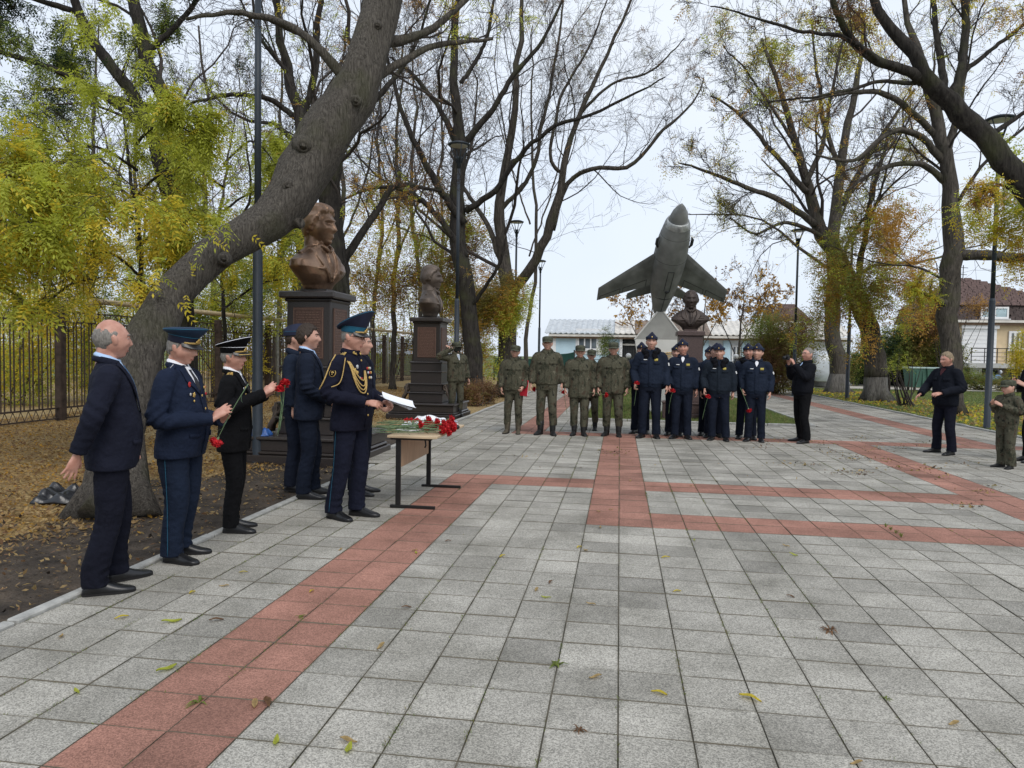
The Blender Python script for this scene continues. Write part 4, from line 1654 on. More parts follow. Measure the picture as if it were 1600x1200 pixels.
def bust_mesh(o, pose_yaw, medals=False):
    """head, hair, chest with lapels, cut off below the breast; one cast piece"""
    g = Geo()
    hv, hf, _ = head_geo(o).arrays()
    Rh = rotz(R(pose_yaw))
    piv = np.array([0, .012, 1.508])
    X = lambda V: (np.asarray(V, float) * 1.28 + [0, -.014, .122]) @ Rh.T + piv
    g.add(X(hv), hf)
    hh = hair_geo(o)
    v, f, _ = hh.arrays()
    # thicken the hair shell inward so that it has volume
    g.add(X(v), f)
    g.add(X(v * .93), [q[:, ::-1] for q in f])
    for s in (-1, 1):
        sf = Surf(Geo().add(hv, hf))
        g.ball(X((s * .0305, sf.y(s * .0305, .0115) + .006, .0115)), (.013, .009, .0075), 0, 10, 7)
        g.ball(X((0, sf.y(0, -.064) + .002, -.0605)), (.021, .006, .0035), 0, 10, 6)
        g.ball(X((0, sf.y(0, -.068) + .001, -.0675)), (.017, .006, .004), 0, 10, 6)
    g.tube([[0, .03, 1.40], [0, .026, 1.47], X((0, .028, -.085)), X((0, .024, -.03))], [.10, .088, .080, .076], 16)
    t = [(1.165, 0, .01, .108, .082), (1.195, 0, .008, .116, .092), (1.225, 0, .004, .145, .105), (1.265, 0, 0, .205, .118), (1.315, 0, .004, .266, .122), (1.362, 0, .008, .262, .112), (1.405, 0, .012, .205, .100), (1.445, 0, .014, .135, .090), (1.48, 0, .014, .092, .080)]
    tg = Geo().loft(t, 36, p=2.6)
    s_ = Surf(tg)
    v, f, _ = tg.arrays()
    g.add(v, f)
    for s in (-1, 1):
        g.add(*(lambda q: (q.arrays()[0], q.arrays()[1]))(s_.strip([(s * .062, 1.495), (s * .078, 1.41), (s * .05, 1.32), (s * .004, 1.22)], [(s * .105, 1.475), (s * .135, 1.40), (s * .095, 1.32), (s * .02, 1.215)], -.004, .022, 10, 4)))
        g.tube([(s * .05, -.045, 1.50), (s * .035, -.085, 1.465), (s * .008, -.10, 1.44)], [.014, .018, .012], 8)
        g.tube([(s * .11, .012, s_.z(s * .11, .012) + .006), (s * .20, .012, s_.z(s * .20, .012) + .006)], [.02, .024], 8, flat=.4)
        g.ball((s * .10, s_.y(s * .1, 1.31), 1.31), (.045, .016, .012), 0, 10, 6)
    g.tube([(0, s_.y(0, 1.44) - .0, 1.455), (0, s_.y(0, 1.36) - .004, 1.36), (0, s_.y(0, 1.25), 1.25)], [.014, .022, .02], 8, flat=.6)
    for z in (1.28, 1.235):
        g.ball((.03, s_.y(.03, z) - .004, z), (.010, .008, .010), 0, 8, 6)
    if medals:
        for i in range(5):
            for j in range(2):
                x, z = .07 + .026 * i - .013 * j, 1.375 - .03 * j
                g.ball((x, s_.y(x, z) - .003, z), (.011, .007, .013), 0, 8, 6)
                if j == 0:
                    g.ball((-x, s_.y(-x, z) - .003, z), (.011, .007, .013), 0, 8, 6)
    me = remesh(g, .0058, 1, .5, ['bronze'], 'bust', .4)
    folds(me, .0022, 31, zlo=1.15, zhi=1.47, fr=1.6)
    return me


def bust_monument(label, cx, cy, face, head, yaw, bronze, stone='granite', simple=False, medals=False, group='bronze busts on dark pedestals'):
    t = thing('bust_monument', label, 'monument', (cx, cy, 0), 0, group)
    cap = 'granite_cap' if stone == 'granite' else stone

    def blk(nm, w, d, z0, z1, m, bev=.012, off=(0, 0), par=None):
        return Geo().box((off[0], off[1], (z0 + z1) / 2), (w, d, z1 - z0), bev=bev).build(nm, [m], par or t)
    if not simple:
        p = blk('plinth', 1.70, 1.70, -.10, .09, stone)
        blk('plinth_moulding', 1.62, 1.62, .09, .14, stone, .02, par=p)
        blk('plinth_block', 1.56, 1.56, .14, .30, stone, par=p)
        blk('plinth_slab', 1.64, 1.64, .30, .345, cap, .012, par=p)
        b = blk('base_tier', .84, .86, .345, .60, stone)
        blk('ledge', .92, .94, .56, .60, cap, .015, par=b)
        blk('base_tier', .80, .82, .60, .80, stone)
        b = blk('middle_tier', .76, .80, .80, 1.33, stone)
        blk('ledge', .82, .86, 1.07, 1.11, cap, .016, par=b)
        blk('ledge', .82, .86, 1.29, 1.335, cap, .016, par=b)
        blk('ledge', .88, .90, .775, .81, cap, .012, par=b)
        for sx in (-1, 1):                                                # scroll brackets at the corners of the base
            for sy in (-1,):
                g = Geo()
                q = np.linspace(0, 1, 26)
                ang = q * 2 * math.pi * 1.15 + math.pi * .55
                rr = .085 * (1 - q * .78)
                c = np.stack([sx * (.50 + rr * np.cos(ang)), np.full(26, sy * .28), .70 + rr * np.sin(ang)], 1)
                tail = np.array([[sx * .60, sy * .28, .37], [sx * .585, sy * .28, .46], [sx * .52, sy * .28, .57]])
                for dy in (-.05, 0, .05):
                    g.tube(np.concatenate([tail, c]) + [0, dy, 0], np.linspace(.040, .018, 29), 7)
                g.build('scroll_bracket', ['bronze_dark'], t, True)
        c = blk('column', .66, .70, 1.33, 2.28, stone)
        blk('cap_moulding', .72, .76, 2.25, 2.30, stone, .02, par=c)
        blk('cap_slab', .84, .88, 2.30, 2.40, cap, .02)
        for (w_, off, rz) in ((.46, (0, -.352), 0), (.48, (.332, 0), 1)):
            pl = Geo().box((off[0], off[1], 1.80), (w_ if not rz else .016, .016 if not rz else w_, .74), bev=.005).build('plaque', ['plaque'], t)
            fr = Geo()
            tx = Geo()
            r_ = np.random.default_rng(3)
            hw = w_ / 2
            for z in np.arange(2.10, 1.48, -.036):
                x = -hw + .05
                while x < hw - .07:
                    L = r_.uniform(.02, .06)
                    L = min(L, hw - .05 - x)
                    if rz:
                        tx.box((off[0] + .0095, x + L / 2, z), (.004, L, .013))
                    else:
                        tx.box((x + L / 2, off[1] - .0095, z), (L, .004, .013))
                    x += L + .014
            for sg in (-1, 1):
                if rz:
                    fr.box((off[0] + .010, sg * (hw - .012), 1.80), (.008, .012, .70))
                    fr.box((off[0] + .010, 0, 1.80 + sg * .345), (.008, w_ - .026, .012))
                else:
                    fr.box((sg * (hw - .012), off[1] - .010, 1.80), (.012, .008, .70))
                    fr.box((0, off[1] - .010, 1.80 + sg * .345), (w_ - .026, .008, .012))
            fr.build('plaque_frame', ['plaque_text'], pl)
            tx.build('inscription', ['plaque_text'], pl)
        base, S = 2.40, 2.0
    else:
        for sx in (-1, 1):
            pass
        blk('plinth', 1.02, 1.0, -.05, .12, stone)
        b = blk('base_block', .98, .92, .12, .40, stone)
        blk('ledge', 1.02, .98, .36, .41, stone, .01, par=b)
        blk('middle_tier', .70, .70, .41, .58, stone)
        blk('column', .58, .58, .58, 2.08, stone)
        blk('cap_slab', .68, .68, 2.08, 2.20, stone, .015)
        base, S = 2.20, 1.62
    blk('bust_socle', .20 * S, .18 * S, base, base + .05, stone if simple else 'granite', .006)
    me = bust_mesh(head, yaw, medals)
    me.materials.clear()
    me.materials.append(M[bronze])
    b = link('bust', me, t)
    b.scale = (S * (1.12 if simple else 1.0), S, S)
    b.rotation_euler = (0, 0, R(face + 90))
    b.location = (0, 0, base + .045 - 1.165 * S)
    return t


bust_monument('tall dark granite pedestal with large bronze bust under the leaning tree trunk', -4.42, 10.0, -14, dict(fine=1, hn=0, hw=.06, relief=1.7, hair='full', hairt=.017, quiff=1.0, jaw=1.1, seed=4, nose=1.05), 4, 'bronze')
bust_monument('dark granite pedestal with a smaller looking bust in profile beside the saluting soldier', -4.62, 17.05, 2, dict(fine=1, hn=0, hw=.06, relief=1.7, hair='full', hairt=.015, quiff=.9, seed=8), 0, 'bronze_dark')
bust_monument('reddish brown pedestal with a front facing medalled bust behind the row of airmen', 1.76, 18.65, -90, dict(fine=1, hn=0, hw=.06, relief=1.6, hair='short', hairt=.010, seed=9, jaw=1.15), 0, 'bronze_brown', 'granite_brown', True, True)
# planter boxes of the same stone beside the third pedestal
for x, lab in ((1.30, 'low brown stone box at the left foot of the front facing bust'), (2.24, 'low brown stone box at the right foot of the front facing bust')):
    t = thing('stone_box', lab, 'stone box', (x, 17.85, 0), 0, 'stone boxes before the bust')
    Geo().box((0, 0, .20), (.46, .34, .42), bev=.012).build('box_body', ['granite_brown'], t)
    Geo().box((0, 0, .435), (.50, .38, .06), bev=.012).build('box_lid', ['granite_brown'], t)

# ------------------------------------------------------------------ jet monument
jm_ = thing('jet_monument', 'grey swept wing jet aircraft mounted nose up on a white tapered pylon', 'monument', (1.10, 20.6, 0))
g = Geo()
S_ = [(0.0, .30, .22), (.9, .46, .26), (1.6, .58, .28), (2.02, .67, .29), (2.06, .665, .29)]
prof = [(-.02, .34), (1.2, .56), (2.02, .68)]
V = []
pw = [(-.30, .33), (.5, .43), (1.3, .57), (2.03, .685)]
g.rings([[(-w_, -.26, z), (w_, -.26, z), (w_, .26, z), (-w_, .26, z)] for z, w_ in pw])
py_ = g.build('pylon', ['pylon_white'], jm_)
g = Geo()
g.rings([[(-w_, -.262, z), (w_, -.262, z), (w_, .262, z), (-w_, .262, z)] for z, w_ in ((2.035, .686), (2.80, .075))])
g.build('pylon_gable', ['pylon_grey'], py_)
for s in (-1, 1):
    for yy in (-.262, .262):
        Geo().tube([(s * .690, yy, 2.03), (s * .085, yy, 2.80)], .026, 6).build('pylon_edge', ['pylon_white'], py_)
# gilded winged badge on the pylon
g = Geo()
g.ball((0, -.275, 1.62), (.085, .03, .085), 0, 12, 8)
for s in (-1, 1):
    for k in range(5):
        a = .06 + .05 * k
        L = .46 - .05 * k
        p = np.array([[s * .05, -.272, 1.64 - .03 * k], [s * L * .6, -.275, 1.665 - .055 * k], [s * L, -.270, 1.68 - .05 * k]])
        g.tube(p, [.026, .022, .006], 6, flat=.5)
bd = g.build('winged_badge', ['gold'], py_, True)
for k in range(5):
    pass
# aircraft: local frame s along the nose, u to starboard, v away from the belly
E_, Yw = R(47), R(-10)
dn = unit([math.cos(E_) * math.sin(-Yw) * 1.0, -math.cos(E_) * math.cos(Yw), math.sin(E_)])
un = unit(np.cross(dn, [0, 0, 1.0])) * -1
vn = np.cross(dn, un)
if vn[1] < 0:
    vn = -vn
ORG = np.array([-.02, -.02, 2.74])
PL = lambda V: .93 * (np.asarray(V, float)[..., 0:1] * un * 1.04 + np.asarray(V, float)[..., 1:2] * vn + np.asarray(V, float)[..., 2:3] * dn) + ORG
SC_ = .93
fus = [(0.0, .0, .16), (.12, .02, .215), (.35, .05, .275), (.7, .09, .365), (1.1, .11, .43), (1.6, .12, .475), (2.1, .12, .485), (2.6, .11, .45), (2.95, .11, .385), (3.14, .11, .325), (3.17, .11, .30)]
g = Geo()
a = np.linspace(0, 2 * np.pi, 36, endpoint=False)
rg = [np.stack([r * .93 * np.cos(a), off + .22 - .11 + r * np.sin(a), np.full(36, s)], 1) for s, off, r in fus]
fz = g.rings([PL(q) for q in rg]).build('fuselage', ['aircraft_grey'], jm_, True)
C0 = .22
g = Geo()
g.rings([PL(np.stack([r * .93 * np.cos(a), .22 + r * np.sin(a), np.full(36, s)], 1)) for s, r in ((3.02, .372), (3.10, .352), (3.175, .322), (3.195, .300), (3.17, .275), (2.95, .255))], caps=False)
g.build('intake_lip', ['aircraft_lip'], jm_, True)
g = Geo()
g.rings([PL(np.stack([r * np.cos(a), .22 + r * np.sin(a), np.full(36, s)], 1)) for s, r in ((3.0, .23), (3.15, .245), (3.30, .235), (3.45, .19), (3.58, .115), (3.66, .045), (3.70, .006))])
g.build('nose_cone', ['aircraft_grey'], jm_, True)


def wing(pts, th, nm, v0, sg):
    """pts: root LE, root TE, tip TE, tip LE as (span, s); lens shaped thickness"""
    g = Geo()
    rg = []
    for f in np.linspace(0, 1, 7):
        le = np.array(pts[0]) * (1 - f) + np.array(pts[3]) * f
        te = np.array(pts[1]) * (1 - f) + np.array(pts[2]) * f
        t_ = th * (1 - .65 * f)
        q = []
        for c, h in ((0, 0), (.12, .75), (.35, 1), (.7, .6), (1, .06), (.7, -.6), (.35, -1), (.12, -.75)):
            p = le + (te - le) * c
            q.append((sg * p[0], v0 + h * t_ / 2, p[1]))
        rg.append(PL(np.array(q)))
    return g.rings(rg).build(nm, ['aircraft_grey'], jm_, False)


for sg in (-1, 1):
    w_ = wing([(.30, 2.24), (.30, 1.00), (1.86, .34), (1.86, .82)], .09, 'wing', .20, sg)
    g = Geo()
    for f0, f1, c in ((.15, .55, .76), (.60, .95, .72)):
        le = lambda f: np.array([.30 + 1.56 * f, 2.22 - 1.42 * f])
        te = lambda f: np.array([.30 + 1.56 * f, 1.00 - .66 * f])
        p = [le(f) + (te(f) - le(f)) * c for f in (f0, f1)]
        g.tube([PL((sg * p[0][0], .175, p[0][1])), PL((sg * p[1][0], .185, p[1][1]))], .006, 4)
        for f in (f0, f1):
            p0, p1 = le(f) + (te(f) - le(f)) * c, te(f)
            g.tube([PL((sg * p0[0], .177, p0[1])), PL((sg * p1[0], .195, p1[1]))], .006, 4)
    g.build('flap_line', ['aircraft_line'], w_)
    wing([(.15, .85), (.15, .35), (.92, .06), (.92, .30)], .05, 'tailplane', .62, sg)
    g = Geo().tube([PL((sg * .43, .12, 2.35)), PL((sg * .475, .12, 2.45)), PL((sg * .475, .12, 2.62)), PL((sg * .43, .12, 2.70))], [.02, .04, .04, .015], 8)
    g.build('gun_fairing', ['aircraft_line'], jm_, True)
fin = Geo()
fin.rings([PL(np.array([(x, v, s) for x, s in ((-.04, s0), (.04, s0), (.012, s1), (-.012, s1))])) for v, s0, s1 in ((.5, 1.3, .25), (1.35, .35, .0))])
fin.build('tail_fin', ['aircraft_grey'], jm_)
g = Geo()
vb = lambda s: .22 - .11 + np.interp(s, [q[0] for q in fus], [q[1] for q in fus]) - np.interp(s, [q[0] for q in fus], [q[2] for q in fus]) - .001
for u0, u1, s0, s1 in ((-.08, -.08, 1.05, 1.75), (.08, .08, 1.05, 1.75), (-.08, .08, 1.75, 1.75), (-.02, .02, .95, .95), (0, 0, .12, 1.0), (-.16, .16, .72, .72)):
    n_ = 8
    uu, ss = np.linspace(u0, u1, n_), np.linspace(s0, s1, n_)
    g.tube([PL((u_, vb(s) + .5 * u_ * u_ / .45, s)) for u_, s in zip(uu, ss)], .009, 5)
for s in (.70, 2.0, 2.75):
    rr = np.interp(s, [q[0] for q in fus], [q[2] for q in fus]) + .001
    cc = .11 + np.interp(s, [q[0] for q in fus], [q[1] for q in fus])
    aa = np.linspace(0, 2 * np.pi, 30)
    g.tube(PL(np.stack([rr * .93 * np.cos(aa), cc + rr * np.sin(aa), np.full(30, s)], 1)), .0045, 4)
g.build('panel_line', ['aircraft_line'], fz)
g = Geo().ball(PL((0.02, vb(1.02) + .01, 1.02)), (.07, .05, .05), 0, 10, 7)
g.build('vent', ['aircraft_line'], fz, True)

# ------------------------------------------------------------------ street lamps


def lamp(label, x, y, hgt=7.2, group='park lamps'):
    t = thing('street_lamp', label, 'lamp', (x, y, -.02), 0, group)
    g = Geo()
    g.loft([(0, 0, 0, .105, .105), (.02, 0, 0, .105, .105), (.021, 0, 0, .072, .072), (2.98, 0, 0, .066, .066), (3.05, 0, 0, .050, .050)], 18, p=2)
    g.build('pole', ['lamp_paint'], t, True)
    Geo().loft([(3.0, 0, 0, .047, .047), (hgt - .62, 0, 0, .043, .043)], 16, p=2).build('upper_pole', ['lamp_paint'], t, True)
    g = Geo()
    g.loft([(hgt - .66, 0, 0, .056, .056), (hgt - .40, 0, 0, .060, .060), (hgt - .36, 0, 0, .095, .095), (hgt - .35, 0, 0, .02, .02)], 16, p=2)
    hd = g.build('collar', ['lamp_paint'], t, True)
    for k in range(4):
        a = k * math.pi / 2 + .5
        c, s = math.cos(a), math.sin(a)
        Geo().tube([(c * .06, s * .06, hgt - .52), (c * .15, s * .15, hgt - .28), (c * .265, s * .265, hgt - .06)], [.020, .016, .014], 6).build('strut', ['lamp_paint'], hd, True)
    g = Geo().loft([(hgt - .065, 0, 0, .27, .27), (hgt - .045, 0, 0, .30, .30), (hgt - .02, 0, 0, .30, .30), (hgt + .02, 0, 0, .20, .20), (hgt + .04, 0, 0, .03, .03)], 28, p=2)
    sh = g.build('lamp_shade', ['lamp_paint'], t, True)
    Geo().loft([(hgt - .072, 0, 0, .20, .20), (hgt - .066, 0, 0, .24, .24)], 24, p=2).build('diffuser', ['lamp_glass'], sh, True)
    return t


p = A(388, 600, 9.0)
lamp('dark lamp post behind the leaning tree trunk at the left', p[0], 9.25)
p = A(713, 560, 18.9)
lamp('dark lamp post with a dish head beside the second bust', p[0], 18.9)
p = A(804, 560, 30)
lamp('distant thin lamp post left of the tallest soldier', p[0], 30)
p = A(842, 560, 38)
lamp('farthest thin lamp post against the sky above the green screen', p[0], 38, 6.6)
p = A(1240, 600, 31)
lamp('lamp post with its head in the open right of the jet, beside the olive bush', p[0], 31, 6.9)
lamp('lamp post standing on the lawn in front of the two middle right trees', 9.0, 30.0, 6.8)
lamp('dark lamp post on the grass edge behind the child', 8.55, 18.1, 7.2)

# low ball lights
for px, py_, Y, lab in ((982, 556, 34, 'small white ball light on a thin post left of the jet pylon'), (1150, 557, 36, 'small white ball light on a thin post right of the third bust')):
    p = A(px, py_, Y)
    t = thing('ball_light', lab, 'lamp', (p[0], Y, 0), 0, 'low ball lights')
    Geo().tube([(0, 0, 0), (0, 0, p[2] - .08)], .04, 8).build('post', ['metal_black'], t, True)
    Geo().ball((0, 0, p[2]), .13, 0, 14, 10).build('globe', ['lamp_glass'], t, True)

# ------------------------------------------------------------------ fence and gas pipe
FX = -11.75
fn = thing('metal_fence', 'rusty brown metal railing with zigzag top and bottom along the left of the park', 'fence', (FX, 0, 0))
PST = Geo().box((0, 0, 1.22), (.16, .16, 2.55), bev=.01).mesh('fence_post', ['fence_rust'])
BAR = Geo().box((0, 0, 1.17), (.020, .020, 1.84)).mesh('bar', ['fence_rust'])
y0, y1, step = 7.5, 43.5, 3.0
nb = 0
stuff = Geo()
zz = 0
yy = y0
while yy < y1 - .1:
    o = link('post', PST, fn)
    o.location = (0, yy, -.08)
    for z, t_ in ((.25, .035), (2.08, .035), (2.30, .028), (.03, .028)):
        Geo().box((0, yy + step / 2, z), (t_, step - .17, t_)).build('rail', ['fence_rust'], fn)
    n = 15
    for za, zb in ((2.09, 2.29), (.24, .04)):
        zz_ = [(0, yy + .1 + (step - .2) * k / (2 * n), za if k % 2 == 0 else zb) for k in range(2 * n + 1)]
        Geo().tube(np.array(zz_), .010, 4).build('zigzag', ['fence_rust'], fn)
    n = 24
    for k in range(n):
        yb = yy + .14 + (k // 2) * (step - .26) / (n / 2) + (k % 2) * .085
        if nb < 280:
            o = link('bar', BAR, fn)
            o.location = (0, yb, 0)
            nb += 1
        else:
            stuff.box((0, yb, 1.17), (.020, .020, 1.84))
    yy += step
o = link('post', PST, fn)
o.location = (0, yy, -.08)
if stuff.n:
    tag(stuff.build('far_bars', ['fence_rust'], fn), kind='stuff')
gp = thing('gas_pipe', 'pale ochre overhead pipe on grey posts running along the railing', 'pipe', (FX + .35, 0, 0))
Geo().tube([(-.02, 13.9, 2.46), (.0, 14.0, 2.55), (0, 14.2, 2.56), (0, 43, 2.62)], .062, 12).build('pipe', ['pipe_ochre'], gp, True)
for y in (17.4, 22.5, 28, 34, 40):
    Geo().tube([(0.0, y, -.1), (0.0, y, 2.52)], .05, 10).build('post', ['pipe_post'], gp, True)
    Geo().box((0, y, 2.50), (.18, .10, .03)).build('bracket', ['pipe_post'], gp)
# ------------------------------------------------------------------ trees


def nrm(v):
    return v / (np.linalg.norm(v, axis=-1, keepdims=True) + 1e-9)


def spawn(r, P, Rd, per, ln, ang, n2, rr, up=0.15, wob=0.25, t0=0.25, taper=0.25, t1=1.0, bias=None):
    """children branches for every branch of P (B,n,3): returns (C,n2,3), (C,n2)"""
    B, n, _ = P.shape
    C = B * per
    i = np.repeat(np.arange(B), per)
    t = np.clip(t0 + (t1 - t0) * ((np.tile(np.arange(per), B) + r.random(C)) / per), 0, .999) * (n - 1)
    k = t.astype(int)
    f = (t - k)[:, None]
    st = P[i, k] * (1 - f) + P[i, k + 1] * f
    tg = nrm(P[i, k + 1] - P[i, k])
    r0 = (Rd[i, k] * (1 - f[:, 0]) + Rd[i, k + 1] * f[:, 0])
    pl = np.linalg.norm(np.diff(P, axis=1), axis=2).sum(1)[i]
    w_ = r.normal(size=(C, 3))
    w_ = nrm(w_ - tg * (w_ * tg).sum(1, keepdims=True))
    a = r.uniform(*ang, C)[:, None]
    d = nrm(tg * np.cos(a) + w_ * np.sin(a) + np.array([0, 0, up]))
    if bias is not None:
        d = nrm(d + np.asarray(bias))
    L = pl * r.uniform(*ln, C) * (1 - .45 * t / (n - 1))
    q = np.zeros((C, n2, 3))
    q[:, 0] = st
    for j in range(1, n2):
        d = nrm(d + r.normal(size=(C, 3)) * wob + np.array([0, 0, up * .35]))
        q[:, j] = q[:, j - 1] + d * (L / (n2 - 1))[:, None]
    rad = np.minimum(r0 * .8, r0 * r.uniform(*rr, C))[:, None] * np.linspace(1, taper, n2)[None]
    return q, rad


def tubes(P, Rd, sides):
    """(B,n,3),(B,n) -> vertices, quads, all branches at once"""
    B, n, _ = P.shape
    T = np.gradient(P, axis=1)
    T = nrm(T)
    a = np.where(np.abs(T[:, :1, 2:3]) < .9, np.array([0, 0, 1.0]), np.array([1.0, 0, 0]))
    U = nrm(np.cross(np.broadcast_to(a, T.shape), T))
    W = np.cross(T, U)
    an = np.linspace(0, 2 * np.pi, sides, endpoint=False)
    V = P[:, :, None] + Rd[:, :, None, None] * (np.cos(an)[:, None] * U[:, :, None] + np.sin(an)[:, None] * W[:, :, None])
    b = np.arange(B)[:, None, None] * n * sides
    i = np.arange(n - 1)[None, :, None] * sides
    j = np.arange(sides)[None, None]
    j2 = (j + 1) % sides
    F = np.stack(np.broadcast_arrays(b + i + j, b + i + j2, b + i + sides + j2, b + i + sides + j), -1).reshape(-1, 4)
    return V.reshape(-1, 3), F


def keep_in_view(P, Rd, pad=90):
    """drop twigs the photograph shows nothing of (far outside the frame)"""
    c = P.mean(1) - np.array([0, 0, CAM_H])
    z = c @ _F
    px = 800 + F_PX * (c @ _R) / np.maximum(z, .3)
    py = 600 - F_PX * (c @ _U) / np.maximum(z, .3)
    k = (z > .8) & (px > -pad) & (px < 1600 + pad) & (py > -pad)
    return P[k], Rd[k]


def leaf_quads(r, pos, size, droop=.3, dirs=None):
    """single leaves: a rhombus folded along its midrib"""
    n = len(pos)
    d = nrm(r.normal(size=(n, 3)) + (dirs if dirs is not None else 0) + np.array([0, 0, -droop]))
    s = nrm(np.cross(d, r.normal(size=(n, 3))))
    nn = np.cross(d, s)
    L = (size * r.uniform(.65, 1.25, n))[:, None]
    w_ = L * .26
    a = pos
    V = np.stack([a, a + d * L * .45 + s * w_ + nn * L * .06, a + d * L - nn * L * .06, a + d * L * .45 - s * w_ + nn * L * .06], 1)
    F = (np.arange(n) * 4)[:, None] + np.arange(4)
    return V.reshape(-1, 3), F


def pinnate(r, pos, L, pairs=5, droop=.5, dirs=None, width=.30, tri=False):
    """compound leaves: leaflets in pairs along a drooping midrib"""
    n = len(pos)
    d = nrm(r.normal(size=(n, 3)) * .8 + (dirs if dirs is not None else 0) + np.array([0, 0, -droop * .6]))
    up = nrm(np.array([0, 0, 1.0]) + r.normal(size=(n, 3)) * .35)
    s = nrm(np.cross(d, up))
    nn = np.cross(s, d)
    Ls = (L * r.uniform(.7, 1.2, n))[:, None]
    VV = []
    for k in range(pairs * 2 + 1):
        t = (k // 2 + .6) / (pairs + .3)
        sg = 0 if k == pairs * 2 else (1 if k % 2 else -1)
        base = pos + d * Ls * t - np.array([0, 0, 1.0]) * Ls * droop * .45 * t * t
        ax = nrm(d * (.55 if sg else 1) + s * sg * .85 + r.normal(size=(n, 3)) * .14 - np.array([0, 0, .22 + .3 * droop * t]))
        l = Ls * width * r.uniform(.8, 1.15, (n, 1))
        sd = nrm(np.cross(ax, nn + r.normal(size=(n, 3)) * .25))
        q = np.cross(ax, sd)
        if tri:
            VV.append(np.stack([base + ax * l * .25 + sd * l * .20, base + ax * l * 1.02, base + ax * l * .25 - sd * l * .20], 1))
        else:
            VV.append(np.stack([base, base + ax * l * .42 + sd * l * .17 + q * l * .03, base + ax * l, base + ax * l * .42 - sd * l * .17 + q * l * .03], 1))
    V = np.stack(VV, 1).reshape(-1, 3)
    k_ = 3 if tri else 4
    F = (np.arange(len(V) // k_) * k_)[:, None] + np.arange(k_)
    return V, F, pairs * 2 + 1


def clump_noise(pos, k, seed):
    r = np.random.default_rng(seed)
    v = np.zeros(len(pos))
    for i in range(5):
        v += np.sin(pos @ (r.normal(size=3) * k) + r.uniform(0, 6.28))
    return v / 2.2


